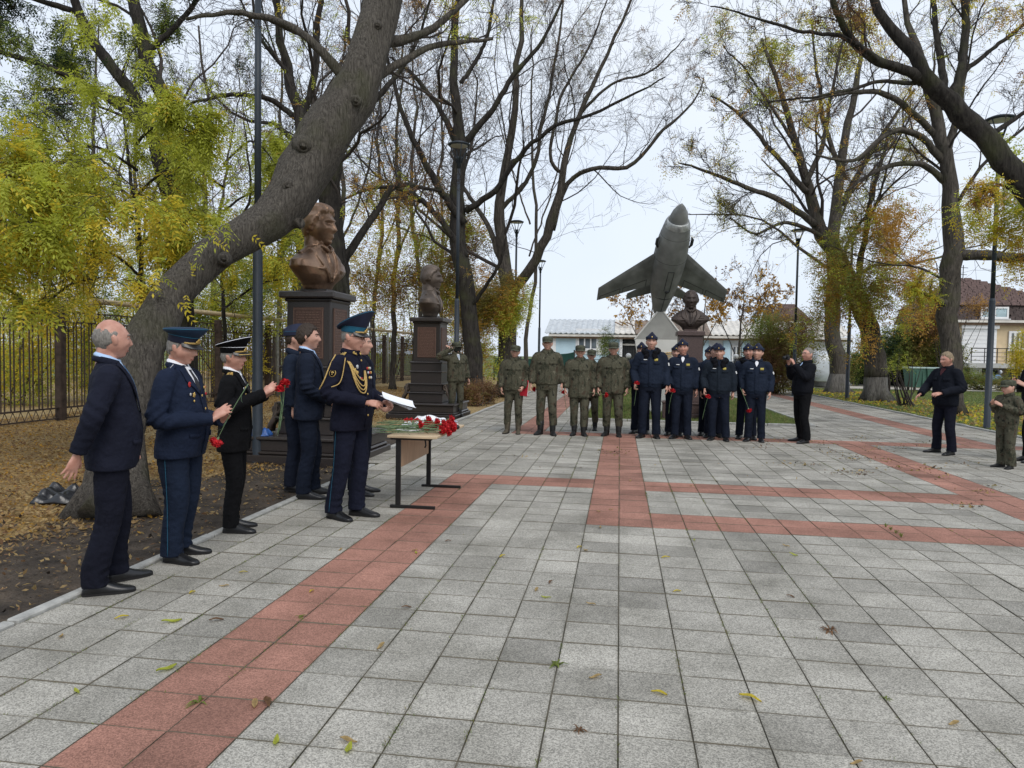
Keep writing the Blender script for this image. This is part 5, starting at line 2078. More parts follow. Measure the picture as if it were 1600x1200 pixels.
def tree(label, skel, bark, levels, leaves=None, seed=0, twig='twig', group=None, name='tree', stump=None, view=True, lsides=None, loc=None, wash=0.0, knots=()):
    """skel: list of limbs, each a list of (x,y,z,r); levels: dicts for spawn; leaves: dict"""
    r = np.random.default_rng(seed)
    base = np.array(skel[0][0][:3]) if loc is None else np.array(loc)
    t = thing(name, label, 'tree', base.tolist(), 0, group)
    g = Geo()
    n = 26
    PP, RR = [], []
    for li, l in enumerate(skel):
        l = np.array(l, float)
        P, q = resample(l[:, :3], n, l[:, 3] * (1.0 if name == 'leaning_tree' else .82 if li else .9))
        q = np.maximum(q, .004)
        L = np.linalg.norm(P[-1] - P[0])
        wv = np.cumsum(r.normal(size=(n, 3)), 0)
        wv -= np.linspace(0, 1, n)[:, None] * wv[-1]
        P = P + wv * L * .0035
        PP.append(P)
        RR.append(q)
        P2 = P - base
        sides = 18 if q[0] > .1 else 10
        T, U, B = frames(P2)
        an = np.linspace(0, 2 * np.pi, sides, endpoint=False)
        lump = 1 + .07 * np.sin(an * 3 + r.uniform(0, 6))[None] * np.sin(np.linspace(0, 9, n) + r.uniform(0, 6))[:, None] + .05 * r.normal(size=(n, sides))
        fl = np.ones(n)
        if li == 0 and l[0, 2] < .3:
            zz_ = P2[:, 2]
            fl = 1 + (.38 if name == 'leaning_tree' else .32) * np.exp(-zz_ / .28)
            lump = lump + (.28 * np.exp(-zz_ / .30))[:, None] * np.sin(an * 5 + 1.0)[None]
        rg = P2[:, None] + (q * fl)[:, None, None] * lump[..., None] * (np.cos(an)[None, :, None] * U[:, None] + np.sin(an)[None, :, None] * B[:, None])
        if li == 0 and wash:
            kz = int(np.searchsorted(P2[:, 2], wash))
            f_ = (wash - P2[kz - 1, 2]) / (P2[kz, 2] - P2[kz - 1, 2])
            cut = rg[kz - 1] + (rg[kz] - rg[kz - 1]) * f_
            g.rings(np.concatenate([rg[:kz], cut[None]]), 1)
            g.rings(np.concatenate([cut[None], rg[kz:]]))
        else:
            g.rings(rg)
    for kx, ky, kY, kr in knots:
        c_ = A(kx, ky, kY) - base
        tow = unit(np.array([0, 0, CAM_H]) - A(kx, ky, kY))
        g.tube([c_ - tow * .1, c_ + tow * kr * .4, c_ + tow * kr * .9, c_ + tow * kr * .72], [kr * 1.9, kr * 1.25, kr * .8, kr * .2], 12, res=9)
    tr = g.build('trunk', [bark, 'bark_pale'] if wash else [bark], t, True)
    cur = [(np.array(PP), np.array(RR))]
    VV, FF, k = [], [], 0
    last = None
    P, Q = cur[0]
    for li, lv in enumerate(levels):
        lv = dict(lv)
        sides = lv.pop('sides', 3)
        only = lv.pop('only', None)
        src = (P, Q)
        if only is not None:
            src = (P[only], Q[only])
        P, Q = spawn(r, src[0], src[1], **lv)
        if view:
            P, Q = keep_in_view(P, Q)
        Q = np.maximum(Q, lv.get('rmin', .0025) if False else (.0028 if twig == 'twig' else .006))
        if not len(P):
            break
        V, F = tubes(P, Q, sides)
        VV.append(V)
        FF.append(F + k)
        k += len(V)
        last = (P, Q)
    if VV:
        o = link('branches', mesh_np('branches', np.concatenate(VV) - base, [np.concatenate(FF)], None, [bark if twig is None else twig], True), t)
        tag(o, kind='stuff')
    if leaves and last is not None:
        P = last[0]
        per = leaves['per']
        C = len(P) * per
        i = np.repeat(np.arange(len(P)), per)
        tt = r.random(C) * (P.shape[1] - 1.001)
        kk = tt.astype(int)
        f = (tt - kk)[:, None]
        pos = P[i, kk] * (1 - f) + P[i, kk + 1] * f
        dirs = nrm(P[i, kk + 1] - P[i, kk]) * .8
        keep = clump_noise(pos, leaves.get('ck', 1.2), seed + 1) + r.normal(size=C) * .35 > leaves.get('thr', 0)
        if leaves.get('mask') is not None:
            keep &= leaves['mask'](pos)
        pos, dirs = pos[keep], dirs[keep]
        if len(pos):
            build_leaves(r, t, pos, dirs, leaves, base, seed)
    return t


def build_leaves(r, t, pos, dirs, lv, base, seed, name='foliage'):
    c = pos - np.array([0, 0, CAM_H])
    z = np.maximum(c @ _F, .3)
    px, py = 800 + F_PX * (c @ _R) / z, 600 - F_PX * (c @ _U) / z
    k = (px > -130) & (px < 1730) & (py > -110)
    pos, dirs = pos[k], dirs[k]
    mats = lv['mats']
    cn = clump_noise(pos, lv.get('mk', .9), seed + 2) + r.normal(size=len(pos)) * lv.get('mj', .5)
    if lv.get('grad') is not None:
        cn = cn + lv['grad'](pos)
    mi = np.clip(((cn + 1.2) / 2.4 * len(mats)).astype(int), 0, len(mats) - 1)
    if lv.get('kind') == 'pinnate':
        V, F, rep = pinnate(r, pos, lv['size'], lv.get('pairs', 5), lv.get('droop', .5), dirs, tri=np.linalg.norm(pos[:, :2].mean(0)) > 15)
        mi = np.repeat(mi, rep)
    else:
        V, F = leaf_quads(r, pos, lv['size'], lv.get('droop', .3), dirs)
    o = link(name, mesh_np(name, V - base, [F], mi, mats), t)
    tag(o, kind='stuff')
    return o


def limb(*pts):
    """limb through surveyed points (photo x, photo y, distance, radius)"""
    return [(*A(px, py, Y), q) for px, py, Y, q in pts]


def root(px, py, Y, q):
    p = A(px, py, Y)
    return (p[0], Y, -.05, q)


L1 = lambda per=7, **k: dict(dict(per=per, ln=(.28, .6), ang=(.5, 1.05), n2=9, rr=(.16, .34), up=.18, wob=.22, sides=6, t0=.3), **k)
L2 = lambda per=7, **k: dict(dict(per=per + 1, ln=(.3, .65), ang=(.45, 1.0), n2=6, rr=(.28, .5), up=.10, wob=.25, sides=4, t0=.2), **k)
L3 = lambda per=6, **k: dict(dict(per=per + 1, ln=(.35, .8), ang=(.4, 1.0), n2=3, rr=(.4, .6), up=.02, wob=.28, sides=3, t0=.15), **k)

# leaning trunk in front, left
rp = (*G(168, 803)[:2], -.05, .27)
tree('thick grey trunk leaning over to the right behind the two men at the left', [
    [rp, *limb((183, 645, 6.45, .215), (237, 515, 6.9, .215), (268, 466, 7.1, .20), (340, 397, 7.55, .205), (428, 338, 8.1, .255), (482, 260, 8.5, .31), (518, 198, 8.7, .315), (546, 145, 8.9, .28), (566, 100, 9.0, .25), (598, 0, 9.4, .24), (630, -120, 9.8, .20))],
    limb((425, 330, 8.3, .17), (455, 346, 8.2, .085), (471, 349, 8.14, .058)),
    limb((575, 60, 9.2, .10), (625, 60, 9.6, .07), (680, 40, 10, .05), (760, -30, 10.5, .03)),
    limb((520, 150, 8.9, .08), (600, 110, 9.4, .055), (690, 70, 10, .04), (770, 60, 10.5, .02)),
    limb((540, 120, 9, .07), (470, 50, 8.8, .05), (380, 20, 8.6, .035), (290, 30, 8.4, .02)),
], 'bark_near', [dict(L1(5), only=slice(2, 5)), L2(5), L3(5)], dict(per=1, thr=.9, mats=['leaf_yellowgreen', 'leaf_yellow'], size=.16, kind='pinnate'), seed=21, name='leaning_tree', knots=((474, 228, 8.25, .075), (556, 158, 8.62, .05), (452, 292, 8.05, .07), (350, 405, 7.4, .05), (590, 40, 9.0, .04)))

# two stemmed tree at the left with green crown
ga = lambda p: (p[:, 2] - 3.6) * -.55
tree('two stemmed dark tree at the left with deep green upper leaves', [
    [root(292, 640, 11.2, .26), *limb((290, 520, 11.2, .21), (285, 400, 11.2, .19), (272, 290, 11.2, .16), (262, 180, 11.3, .14), (225, 90, 11.3, .12), (205, -20, 11.4, .10), (190, -160, 11.5, .07))],
    limb((288, 380, 11.2, .15), (258, 290, 11, .14), (232, 200, 10.8, .13), (185, 120, 10.6, .11), (135, 40, 10.4, .09), (105, -60, 10.2, .06)),
    limb((232, 200, 10.8, .09), (150, 140, 10.5, .07), (60, 95, 10.2, .055), (-60, 60, 10, .03)),
    limb((250, 170, 11, .08), (150, 150, 11.5, .05), (60, 140, 11.8, .03)),
    limb((225, 90, 11.3, .07), (290, 20, 11.5, .05), (350, -60, 11.8, .03)),
    limb((120, 20, 10.4, .06), (20, -10, 10.2, .04), (-80, -30, 10, .02)),
], 'bark_dark', [L1(5, up=.05), L2(6, up=-.02), L3(6, up=-.12)], dict(per=4, thr=-.2, mats=['leaf_deep', 'leaf_deep', 'leaf_green', 'leaf_green', 'leaf_yellowgreen'], size=.20, kind='pinnate', droop=.7, grad=lambda p: -(p[:, 2] - 5.4) * .6, mk=.8), seed=33, name='two_stemmed_tree')


def spray_tree(label, skel, bark, seed, leaves, levels=None, name='tree', **k):
    return tree(label, skel, bark, levels or [L1(5), L2(5), L3(5)], leaves, seed, name=name, **k)


# young yellow green trees between the railing and the path: the bright mass at the left
YG = ['leaf_yellowgreen', 'leaf_yellowgreen', 'leaf_yellow', 'leaf_yellow', 'leaf_yellow']
for i, (px, Y, top, lab, thr, sz) in enumerate((
        (-70, 9.4, (20, 215), 'bright yellow green young tree at the left edge', -.35, .235),
        (215, 9.8, (190, 150), 'yellow green young tree between the edge and the two stems', -.25, .225),
        (-60, 8.0, (-90, 230), 'yellow tree hanging in from beyond the left edge', -.3, .25),
        (350, 12.5, (380, 190), 'thin yellow tree behind the trunk and the lamp post', .15, .22))):
    b = root(px, 640, Y, .045)
    tx = 60 if px == -70 else px
    lim = [[b, *limb((px + 4, 520, Y, .042), ((px + tx) / 2, 400, Y, .034), (top[0] + 10, (top[1] + 400) / 2, Y, .026), (top[0], top[1], Y, .012))]]
    px = tx
    rr_ = np.random.default_rng(60 + i)
    for k in range(7):
        f = .22 + .1 * k
        y_ = 560 + (top[1] - 560) * f
        dx = (-1 if k % 2 else 1) * rr_.uniform(70, 150)
        lim.append(limb((px, y_, Y, .028), (px + dx * .5, y_ - 36, Y - rr_.uniform(-.4, 1.0), .020), (px + dx, y_ - 34 + rr_.uniform(-20, 50), Y - rr_.uniform(-.6, 1.7), .009)))
    tree(lab, lim, 'bark_dark', [L1(5, up=.0, wob=.2), L2(5, up=-.12), L3(4, up=-.2)], dict(per=4, thr=thr - .05, mats=YG, size=sz, kind='pinnate', droop=.8, mk=.8, mask=(lambda p: p[:, 2] > 2.62 + .2 * np.sin(p[:, 0] * 3.1)) if i in (1, 3) else (lambda p: p[:, 2] > 2.15 + .25 * np.sin(p[:, 0] * 3.1)), grad=lambda p: (2.6 - p[:, 2]) * .42), seed=70 + i, name='young_tree')

# trees behind the bust and the railing
tree('bare dark tree forking behind the top of the leaning trunk', [
    [root(478, 640, 16, .24), *limb((476, 400, 16, .19), (470, 200, 16, .16), (455, 120, 16, .12), (440, 20, 16, .09), (430, -90, 16, .06))],
    limb((470, 200, 16, .12), (492, 110, 16.2, .10), (498, 20, 16.4, .08), (500, -90, 16.5, .05)),
    limb((468, 190, 16, .09), (420, 155, 15.6, .07), (350, 150, 15.2, .055), (290, 165, 15, .03)),
    limb((466, 230, 16, .08), (430, 190, 16.5, .06), (370, 180, 17, .04), (310, 120, 17.4, .02)),
    limb((455, 120, 16, .06), (410, 60, 15.6, .05), (390, -30, 15.3, .03)),
], 'bark_dark', [L1(8), L2(7), L3(6)], dict(per=1, thr=.85, mats=['leaf_ochre', 'leaf_yellowgreen', 'leaf_brown'], size=.16, kind='pinnate'), seed=41)
tree('dark trunked tree rising close behind the big bust head', [
    [root(533, 640, 12, .26), *limb((530, 470, 12, .21), (526, 400, 12, .21), (512, 310, 12, .22), (520, 230, 12, .20), (542, 140, 12, .17), (568, 40, 12, .13), (580, -60, 12, .09))],
    limb((528, 420, 12, .10), (575, 350, 12.3, .08), (620, 290, 12.8, .06), (690, 300, 13.5, .03)),
    limb((522, 220, 12, .10), (590, 160, 12.5, .07), (650, 80, 13, .04), (680, -20, 13, .02)),
], 'bark_dark', [L1(8), L2(7), L3(6)], dict(per=1, thr=.25, mats=['leaf_brown', 'leaf_ochre', 'leaf_yellowgreen'], size=.18, kind='pinnate'), seed=42)
tree('big dark trunked tree behind the lamp post beside the second bust', [
    [root(742, 640, 23, .42), *limb((738, 540, 23, .32), (730, 430, 23, .30), (722, 330, 23, .27), (726, 240, 23, .23), (716, 150, 23, .17), (715, 40, 23, .12), (720, -70, 23, .07))],
    limb((724, 350, 23, .16), (690, 300, 22.6, .13), (655, 230, 22.3, .11), (625, 150, 22, .08), (600, 60, 21.7, .05), (590, -40, 21.5, .03)),
    limb((728, 400, 23, .14), (688, 340, 22.5, .11), (640, 298, 22, .09), (585, 292, 21.6, .06), (520, 320, 21.2, .03)),
    limb((726, 240, 23, .14), (690, 170, 23.4, .10), (650, 120, 23.8, .08), (610, 90, 24.2, .04)),
    limb((724, 230, 23, .15), (770, 170, 23, .11), (810, 110, 23, .09), (860, 40, 23, .06), (900, -50, 23, .03)),
    limb((728, 330, 23, .13), (775, 295, 22.7, .11), (815, 240, 22.3, .09), (870, 195, 22, .07), (960, 160, 21.8, .05), (1040, 120, 21.5, .02)),
    limb((736, 480, 23, .09), (762, 440, 22.6, .07), (782, 405, 22.4, .06), (790, 370, 22.3, .03)),
    limb((720, 130, 23, .09), (760, 60, 23.4, .07), (780, -40, 23.8, .04)),
], 'bark_dark', [L1(9), L2(8), L3(6)], dict(per=1, thr=.55, mats=['leaf_olive', 'leaf_olive', 'leaf_ochre', 'leaf_brown'], size=.2, kind='pinnate'), seed=43)
wl = lambda p: (p[:, 2] < 4.6)
tree('broad bare tree with a long limb rising right towards the jet, olive leaves hanging low', [
    [root(785, 640, 26, .40), *limb((786, 540, 26, .34), (790, 470, 26, .32), (785, 390, 26, .24), (778, 310, 26, .19), (790, 220, 26, .15), (800, 110, 26, .11), (812, 0, 26, .08), (818, -90, 26, .05))],
    limb((794, 470, 26, .24), (820, 440, 25.6, .23), (852, 390, 25.3, .20), (872, 320, 25, .16), (880, 250, 24.8, .13), (905, 180, 24.6, .10), (945, 90, 24.4, .07), (985, 10, 24.2, .05), (1010, -70, 24, .03)),
    limb((862, 360, 25.2, .12), (885, 290, 25, .10), (925, 268, 24.6, .09), (980, 262, 24.3, .08), (1030, 210, 24, .06), (1078, 165, 23.8, .04), (1100, 120, 23.7, .02)),
    limb((785, 410, 26, .13), (760, 345, 26.2, .11), (722, 280, 26.4, .08), (700, 200, 26.6, .05)),
    limb((780, 330, 26, .11), (830, 270, 26, .09), (850, 190, 26, .08), (868, 90, 26, .06), (880, 0, 26, .04)),
    limb((876, 270, 24.9, .09), (860, 240, 24.6, .07), (880, 150, 24.3, .06), (930, 60, 24, .04), (960, -30, 23.8, .02)),
    limb((905, 180, 24.6, .07), (960, 130, 24.2, .05), (1020, 110, 24, .04), (1070, 60, 23.8, .02)),
], 'bark_grey', [L1(10), L2(8), L3(7)], dict(per=1, thr=.95, mats=['leaf_olive', 'leaf_brown'], size=.2, kind='pinnate'), seed=44)

# hanging olive foliage low on that tree
def foliage_cloud(label, centers, n, lv, seed, name='shrub', stems=True, base=None, cat='shrub', group=None):
    """a shrub: stems from the ground, twigs and leaves gathered round the given puffs (x,y,z,rx,ry,rz)"""
    r = np.random.default_rng(seed)
    c0 = np.array(base if base is not None else [np.mean([c[0] for c in centers]), np.mean([c[1] for c in centers]), 0.0])
    t = thing(name, label, cat, c0.tolist(), 0, group)
    vol = np.array([c[3] * c[4] * c[5] for c in centers])
    ci = r.choice(len(centers), n, p=vol / vol.sum())
    C = np.array(centers)[ci]
    d = nrm(r.normal(size=(n, 3)))
    pos = C[:, :3] + d * (r.random(n) ** .45)[:, None] * C[:, 3:6]
    pos = pos[clump_noise(pos, lv.get('ck', 2.0), seed) + r.normal(size=n) * .4 > lv.get('thr', -.3)]
    pos = pos[pos[:, 2] > .05]
    if stems:
        g = Geo()
        m = min(26, 6 + len(centers) * 3) if name != 'thicket' else 4
        for i in range(m):
            e = pos[r.integers(len(pos))]
            s = c0 + np.array([r.normal() * .15, r.normal() * .15, -.05])
            mid = (s + e) / 2 + r.normal(size=3) * .12
            g.tube(np.array([s, mid, e]) - c0, [.03, .018, .006], 5, res=7)
        g.build('stems', ['twig'], t, True)
    build_leaves(r, t, pos, nrm(pos - c0) * .5, lv, c0, seed)
    return t


def puff(px, py, Y, rpx, rpy, ry=None):
    p = A(px, py, Y)
    k = Y / F_PX
    return (p[0], Y, p[2], rpx * k, ry if ry is not None else rpx * k, rpy * k)


# leafy sprays hanging in front of the leaning trunk
foliage_cloud('green yellow leafy sprig hanging in front of the leaning trunk, lower one', [puff(262, 425, 6.6, 45, 30), puff(285, 455, 6.6, 25, 35), puff(215, 440, 6.6, 30, 20)], 190, dict(mats=['leaf_green', 'leaf_yellowgreen', 'leaf_yellowgreen', 'leaf_yellow'], size=.21, kind='pinnate', droop=.9, thr=-.2), 90, stems=False, name='leafy_sprig', cat='sprig')
foliage_cloud('green yellow leafy sprig hanging in front of the leaning trunk, upper one', [puff(355, 388, 7.0, 50, 22), puff(395, 378, 7.0, 22, 18), puff(330, 350, 7.0, 30, 18)], 130, dict(mats=['leaf_green', 'leaf_yellowgreen', 'leaf_yellow'], size=.19, kind='pinnate', droop=.9, thr=-.2), 91, stems=False, name='leafy_sprig', cat='sprig')

foliage_cloud('olive green leaves hanging low round the trunk behind the first soldiers', [puff(765, 500, 25, 45, 55), puff(795, 470, 25, 40, 50), puff(770, 560, 25, 26, 36), puff(740, 480, 25, 30, 40)], 5700, dict(mats=['leaf_olive', 'leaf_olive', 'leaf_ochre', 'leaf_yellowgreen'], size=.30, kind='pinnate', droop=1.0, thr=-.2, pairs=4), 81, stems=False, base=(A(785, 600, 26)[0], 25.6, 0))
WOOD = ['leaf_brown', 'leaf_olive', 'leaf_olive', 'leaf_ochre', 'leaf_yellowgreen']
GOLD = ['leaf_green', 'leaf_yellowgreen', 'leaf_yellowgreen', 'leaf_yellow', 'leaf_yellow']
wood = [
    ('yellow green thicket behind the railing at the far left', 17, [(-40, 520, 100, 120), (70, 480, 90, 110), (30, 590, 90, 60)], GOLD, 2600),
    ('yellow green thicket behind the railing left of the leaning trunk', 19, [(150, 510, 80, 90), (210, 440, 90, 90), (170, 580, 70, 50)], GOLD, 2400),
    ('green thicket behind the railing between the trunk and the lamp post', 21, [(330, 500, 70, 70), (400, 460, 70, 80), (360, 570, 60, 40)], GOLD, 2200),
    ('golden bush behind the big bust', 24, [(570, 420, 60, 80), (600, 350, 70, 80)], ['leaf_olive', 'leaf_brown', 'leaf_ochre', 'leaf_yellowgreen', 'leaf_yellow'], 2000),
    ('mixed yellow and brown bush left of the second bust', 27, [(640, 420, 60, 80), (660, 330, 60, 70)], WOOD, 1900),
    ('yellow green bush between the second bust and the dark trunk', 30, [(700, 440, 45, 70), (720, 360, 50, 60)], WOOD, 1700),
    ('high thin wood of yellow leaves above the railing', 30, [(420, 330, 100, 100), (300, 280, 110, 90), (560, 290, 80, 70)], WOOD, 1500),
    ('brownish thicket at the end of the railing', 36, [(750, 470, 50, 60), (745, 560, 30, 40)], ['leaf_olive', 'leaf_brown', 'leaf_ochre'], 1500),
    ('tall green crown far behind the left edge', 20, [(50, 210, 60, 90), (20, 330, 60, 70), (90, 150, 60, 60)], ['leaf_deep', 'leaf_deep', 'leaf_green'], 2600),
]
for i, (lab, Y, pf, mats, n) in enumerate(wood):
    foliage_cloud(lab, [puff(a, b, Y, c, d) for a, b, c, d in pf], int(n * (2.8 if i < 3 else 1.4 if i == 8 else 2.0)), dict(mats=mats, size=.0125 * Y + .06, kind='pinnate', droop=.6, thr=(-.15 if i < 3 else .1), pairs=4, ck=1.6, mk=1.5), 100 + i, name='thicket')
far = [('dense yellow green growth far behind the railing at the left edge', 30, [(-20, 560, 120, 60), (60, 500, 90, 70)], 2600), ('dense yellow green growth far behind the railing under the leaning trunk', 33, [(180, 560, 110, 55), (250, 500, 90, 70)], 2600),
       ('dense olive growth far behind the railing beyond the lamp post', 36, [(390, 560, 120, 50), (440, 500, 80, 70)], 2600), ('dense olive brown growth far off between the two busts', 40, [(590, 560, 110, 45), (640, 500, 80, 70)], 2600), ('dense olive growth far off behind the second bust', 44, [(720, 560, 60, 40), (700, 500, 60, 70)], 1600)]
for i, (lab, Y, pf, n) in enumerate(far):
    foliage_cloud(lab, [puff(a, b, Y, c, d, 2.0) for a, b, c, d in pf], n, dict(mats=(GOLD if i < 2 else WOOD), size=.62, kind='pinnate', droop=.4, thr=-.5, pairs=3, ck=1.0, mk=.8), 140 + i, name='thicket')
# slim background trunks in the wood
WH = ('in the wood between the two busts', 'directly left of the second bust', 'showing left of the big bust head', 'behind the left end of the railing', 'behind the railing left of the leaning trunk', 'behind the left lamp post', 'behind the railing under the leaning trunk', 'far off beside the green screen', 'far off between second bust and dark trunk', 'right of the tree close behind the big bust')
for i, (px, Y, lx, sd) in enumerate(((610, 29, 20, 1), (655, 33, -10, 2), (505, 25, 30, 3), (130, 24, 20, 4), (225, 28, -15, 5), (430, 27, 10, 6), (340, 22, -25, 7), (820, 38, 10, 8), (690, 40, 0, 9), (580, 36, 20, 10))):
    tree('slim bare tree ' + WH[i], [
        [root(px, 630, Y, .14), *limb((px + lx * .3, 480, Y, .11), (px + lx, 330, Y, .09), (px + lx * .6, 180, Y, .06), (px + lx * 1.2, 40, Y, .03))],
        limb((px + lx * .6, 400, Y, .06), (px + lx + 35, 280, Y, .045), (px + lx + 60, 140, Y, .02)),
        limb((px + lx * .8, 350, Y, .06), (px + lx - 40, 240, Y, .04), (px + lx - 70, 110, Y, .02))],
        'bark_grey', [L1(9), L2(6), L3(5)], dict(per=1, thr=.75, mats=WOOD, size=.3, kind='pinnate', pairs=3), 200 + sd, twig='twig_far', group='slim bare trees in the wood', name='bare_tree')

# ---------------------------------------------------------------- right hand trees
AUT = ['leaf_olive', 'leaf_yellowgreen', 'leaf_yellow', 'leaf_ochre', 'leaf_brown']
tree('bare topped tree at the far end of the right lawn, left of the pair', [
    [root(1307, 612, 35, .50), *limb((1308, 540, 35, .40), (1305, 470, 35, .37), (1308, 400, 35, .33), (1318, 300, 35, .25), (1326, 200, 35, .18), (1340, 110, 35, .12), (1350, 20, 35, .06))],
    limb((1316, 320, 35, .18), (1350, 260, 35, .14), (1385, 200, 35, .10), (1430, 140, 35, .05)),
    limb((1320, 280, 35, .15), (1290, 200, 35, .12), (1275, 110, 35, .08), (1265, 30, 35, .04)),
    limb((1340, 250, 35, .12), (1390, 230, 34.6, .09), (1440, 240, 34.3, .04)),
], 'bark_grey', [L1(9), L2(8), L3(6)], dict(per=1, thr=.28, mats=AUT, size=.34, kind='pinnate', pairs=3), 301, twig='twig_far', wash=.95)
tree('whitewashed tree right of the photographer, forking up to the left over the sky', [
    [root(1370, 625, 28.5, .46), *limb((1362, 560, 28.5, .40), (1348, 500, 28.5, .37), (1325, 440, 28.5, .34), (1298, 388, 28.5, .31), (1272, 350, 28.5, .27), (1260, 290, 28.5, .20), (1240, 220, 28.5, .15), (1215, 140, 28.5, .10), (1190, 60, 28.5, .05))],
    limb((1272, 352, 28.5, .16), (1225, 315, 28.2, .13), (1170, 295, 28, .10), (1110, 270, 27.7, .07), (1060, 255, 27.5, .03)),
    limb((1262, 300, 28.5, .14), (1210, 240, 28.2, .11), (1165, 190, 28, .08), (1110, 150, 27.8, .04)),
    limb((1258, 290, 28.5, .13), (1285, 220, 28.5, .10), (1295, 140, 28.5, .07), (1320, 50, 28.5, .03)),
    limb((1285, 370, 28.5, .10), (1230, 350, 28, .08), (1180, 365, 27.6, .05), (1140, 340, 27.3, .03)),
    limb((1240, 220, 28.5, .08), (1180, 130, 28.3, .05), (1130, 70, 28, .03)),
    limb((1335, 460, 28.5, .14), (1345, 380, 28.5, .12), (1365, 290, 28.3, .09), (1390, 200, 28, .05)),
], 'bark_grey', [L1(10), L2(8), L3(7)], dict(per=1, thr=.28, mats=AUT, size=.30, kind='pinnate', pairs=3), 302, twig='twig_far', wash=.95)
foliage_cloud('yellow green leafy growth hanging round the two middle right trunks', [puff(1345, 420, 27.5, 75, 75), puff(1300, 470, 27.5, 55, 50), puff(1400, 400, 27.5, 55, 65), puff(1370, 350, 28, 70, 50), puff(1330, 530, 27, 45, 30), puff(1270, 520, 28, 35, 50), puff(1400, 480, 27.5, 50, 40)], 9880, dict(mats=['leaf_green', 'leaf_olive', 'leaf_olive', 'leaf_yellowgreen', 'leaf_ochre'], size=.36, kind='pinnate', droop=.9, thr=-.1, pairs=4, ck=1.4, mk=1.1), 303, stems=False, base=(A(1372, 600, 28)[0] + .3, 28.2, 0), name='leafy_growth')
# whitewash on the trunk foot
p = A(1370, 610, 28.5)
tree('dark stemmed tree on the right lawn behind the grey haired man', [
    [root(1490, 640, 22.5, .36), *limb((1486, 580, 22.5, .31), (1484, 520, 22.5, .30), (1488, 450, 22.5, .30), (1492, 390, 22.5, .30), (1486, 300, 22.5, .24), (1475, 240, 22.5, .20), (1462, 190, 22.6, .18), (1440, 110, 22.8, .13), (1420, 20, 23, .08), (1410, -60, 23, .05))],
    limb((1494, 398, 22.5, .20), (1520, 398, 22.3, .18), (1560, 400, 22, .17), (1600, 402, 21.6, .15), (1680, 390, 21, .10)),
    limb((1486, 480, 22.5, .15), (1462, 465, 22.2, .08), (1444, 460, 22, .05), (1432, 455, 21.9, .02)),
    limb((1480, 260, 22.5, .14), (1440, 215, 22, .11), (1390, 205, 21.6, .09), (1330, 250, 21.3, .06), (1270, 240, 21, .03)),
    limb((1478, 250, 22.5, .14), (1500, 160, 22.5, .11), (1505, 80, 22.5, .09), (1515, -20, 22.5, .05)),
    limb((1484, 290, 22.5, .13), (1440, 255, 22.2, .10), (1375, 265, 22, .07), (1320, 300, 21.8, .03)),
    limb((1470, 220, 22.5, .12), (1400, 150, 22, .10), (1330, 145, 21.5, .07), (1250, 160, 21, .03)),
], 'bark_grey', [L1(8), L2(7), L3(6)], dict(per=1, thr=.28, mats=AUT, size=.26, kind='pinnate'), 304)
big = [
    [(*A(1775, 640, 13)[:2], -.05, .50), *limb((1715, 480, 13, 0.311), (1660, 370, 13, 0.252), (1600, 318, 13, 0.196), (1560, 262, 13, 0.189), (1520, 215, 13, 0.185), (1478, 168, 13, 0.163), (1440, 128, 13, 0.141), (1418, 85, 13, 0.111), (1380, 30, 13, 0.089), (1350, -40, 13, 0.067))],
    limb((1440, 128, 13, 0.104), (1405, 108, 12.7, 0.096), (1365, 92, 12.5, 0.089), (1330, 62, 12.3, 0.074), (1308, 20, 12.1, 0.059), (1290, -40, 12, 0.044)),
    limb((1370, 95, 12.5, 0.052), (1320, 62, 12.2, 0.041), (1260, 55, 12, 0.033), (1180, 30, 11.8, 0.022), (1110, 10, 11.6, 0.011)),
    limb((1480, 170, 13, 0.104), (1500, 110, 13.2, 0.089), (1505, 40, 13.4, 0.074), (1500, -40, 13.5, 0.052)),
    limb((1478, 168, 13, 0.074), (1470, 100, 13.4, 0.067), (1460, 20, 13.6, 0.052), (1455, -60, 13.8, 0.037)),
    limb((1530, 222, 13, 0.067), (1560, 205, 13.3, 0.056), (1610, 170, 13.6, 0.037), (1660, 150, 14, 0.022)),
    limb((1500, 120, 13.2, 0.052), (1560, 70, 13.6, 0.041), (1620, 20, 14, 0.030)),
    limb((1590, 300, 13, 0.037), (1560, 290, 12.8, 0.026), (1528, 302, 12.6, 0.009)),
    limb((1430, 130, 13, 0.044), (1370, 130, 12.6, 0.037), (1290, 150, 12.2, 0.026), (1200, 160, 12, 0.015)),
]
tree('heavy dark limb reaching up and left from a tree beyond the right edge', big, 'bark_dark', [dict(L1(6), only=slice(1, 9)), L2(6), L3(6)], dict(per=1, thr=.28, mats=['leaf_yellowgreen', 'leaf_yellow', 'leaf_ochre', 'leaf_brown'], size=.17, kind='pinnate'), 305, name='limb_tree')
foliage_cloud('golden hanging leaves at the right edge below the heavy limb', [puff(1570, 330, 16, 45, 40), puff(1520, 330, 16, 30, 30), puff(1590, 240, 15, 28, 50), puff(1600, 420, 16, 30, 30), puff(1640, 320, 16, 60, 90), puff(1550, 365, 16, 40, 20)], 3800, dict(mats=['leaf_ochre', 'leaf_ochre', 'leaf_yellow', 'leaf_yellow', 'leaf_yellowgreen'], size=.24, kind='pinnate', droop=.9, thr=.0, ck=2.2), 306, stems=False, base=(A(1690, 640, 16)[0], 16.5, 0), name='leafy_growth')
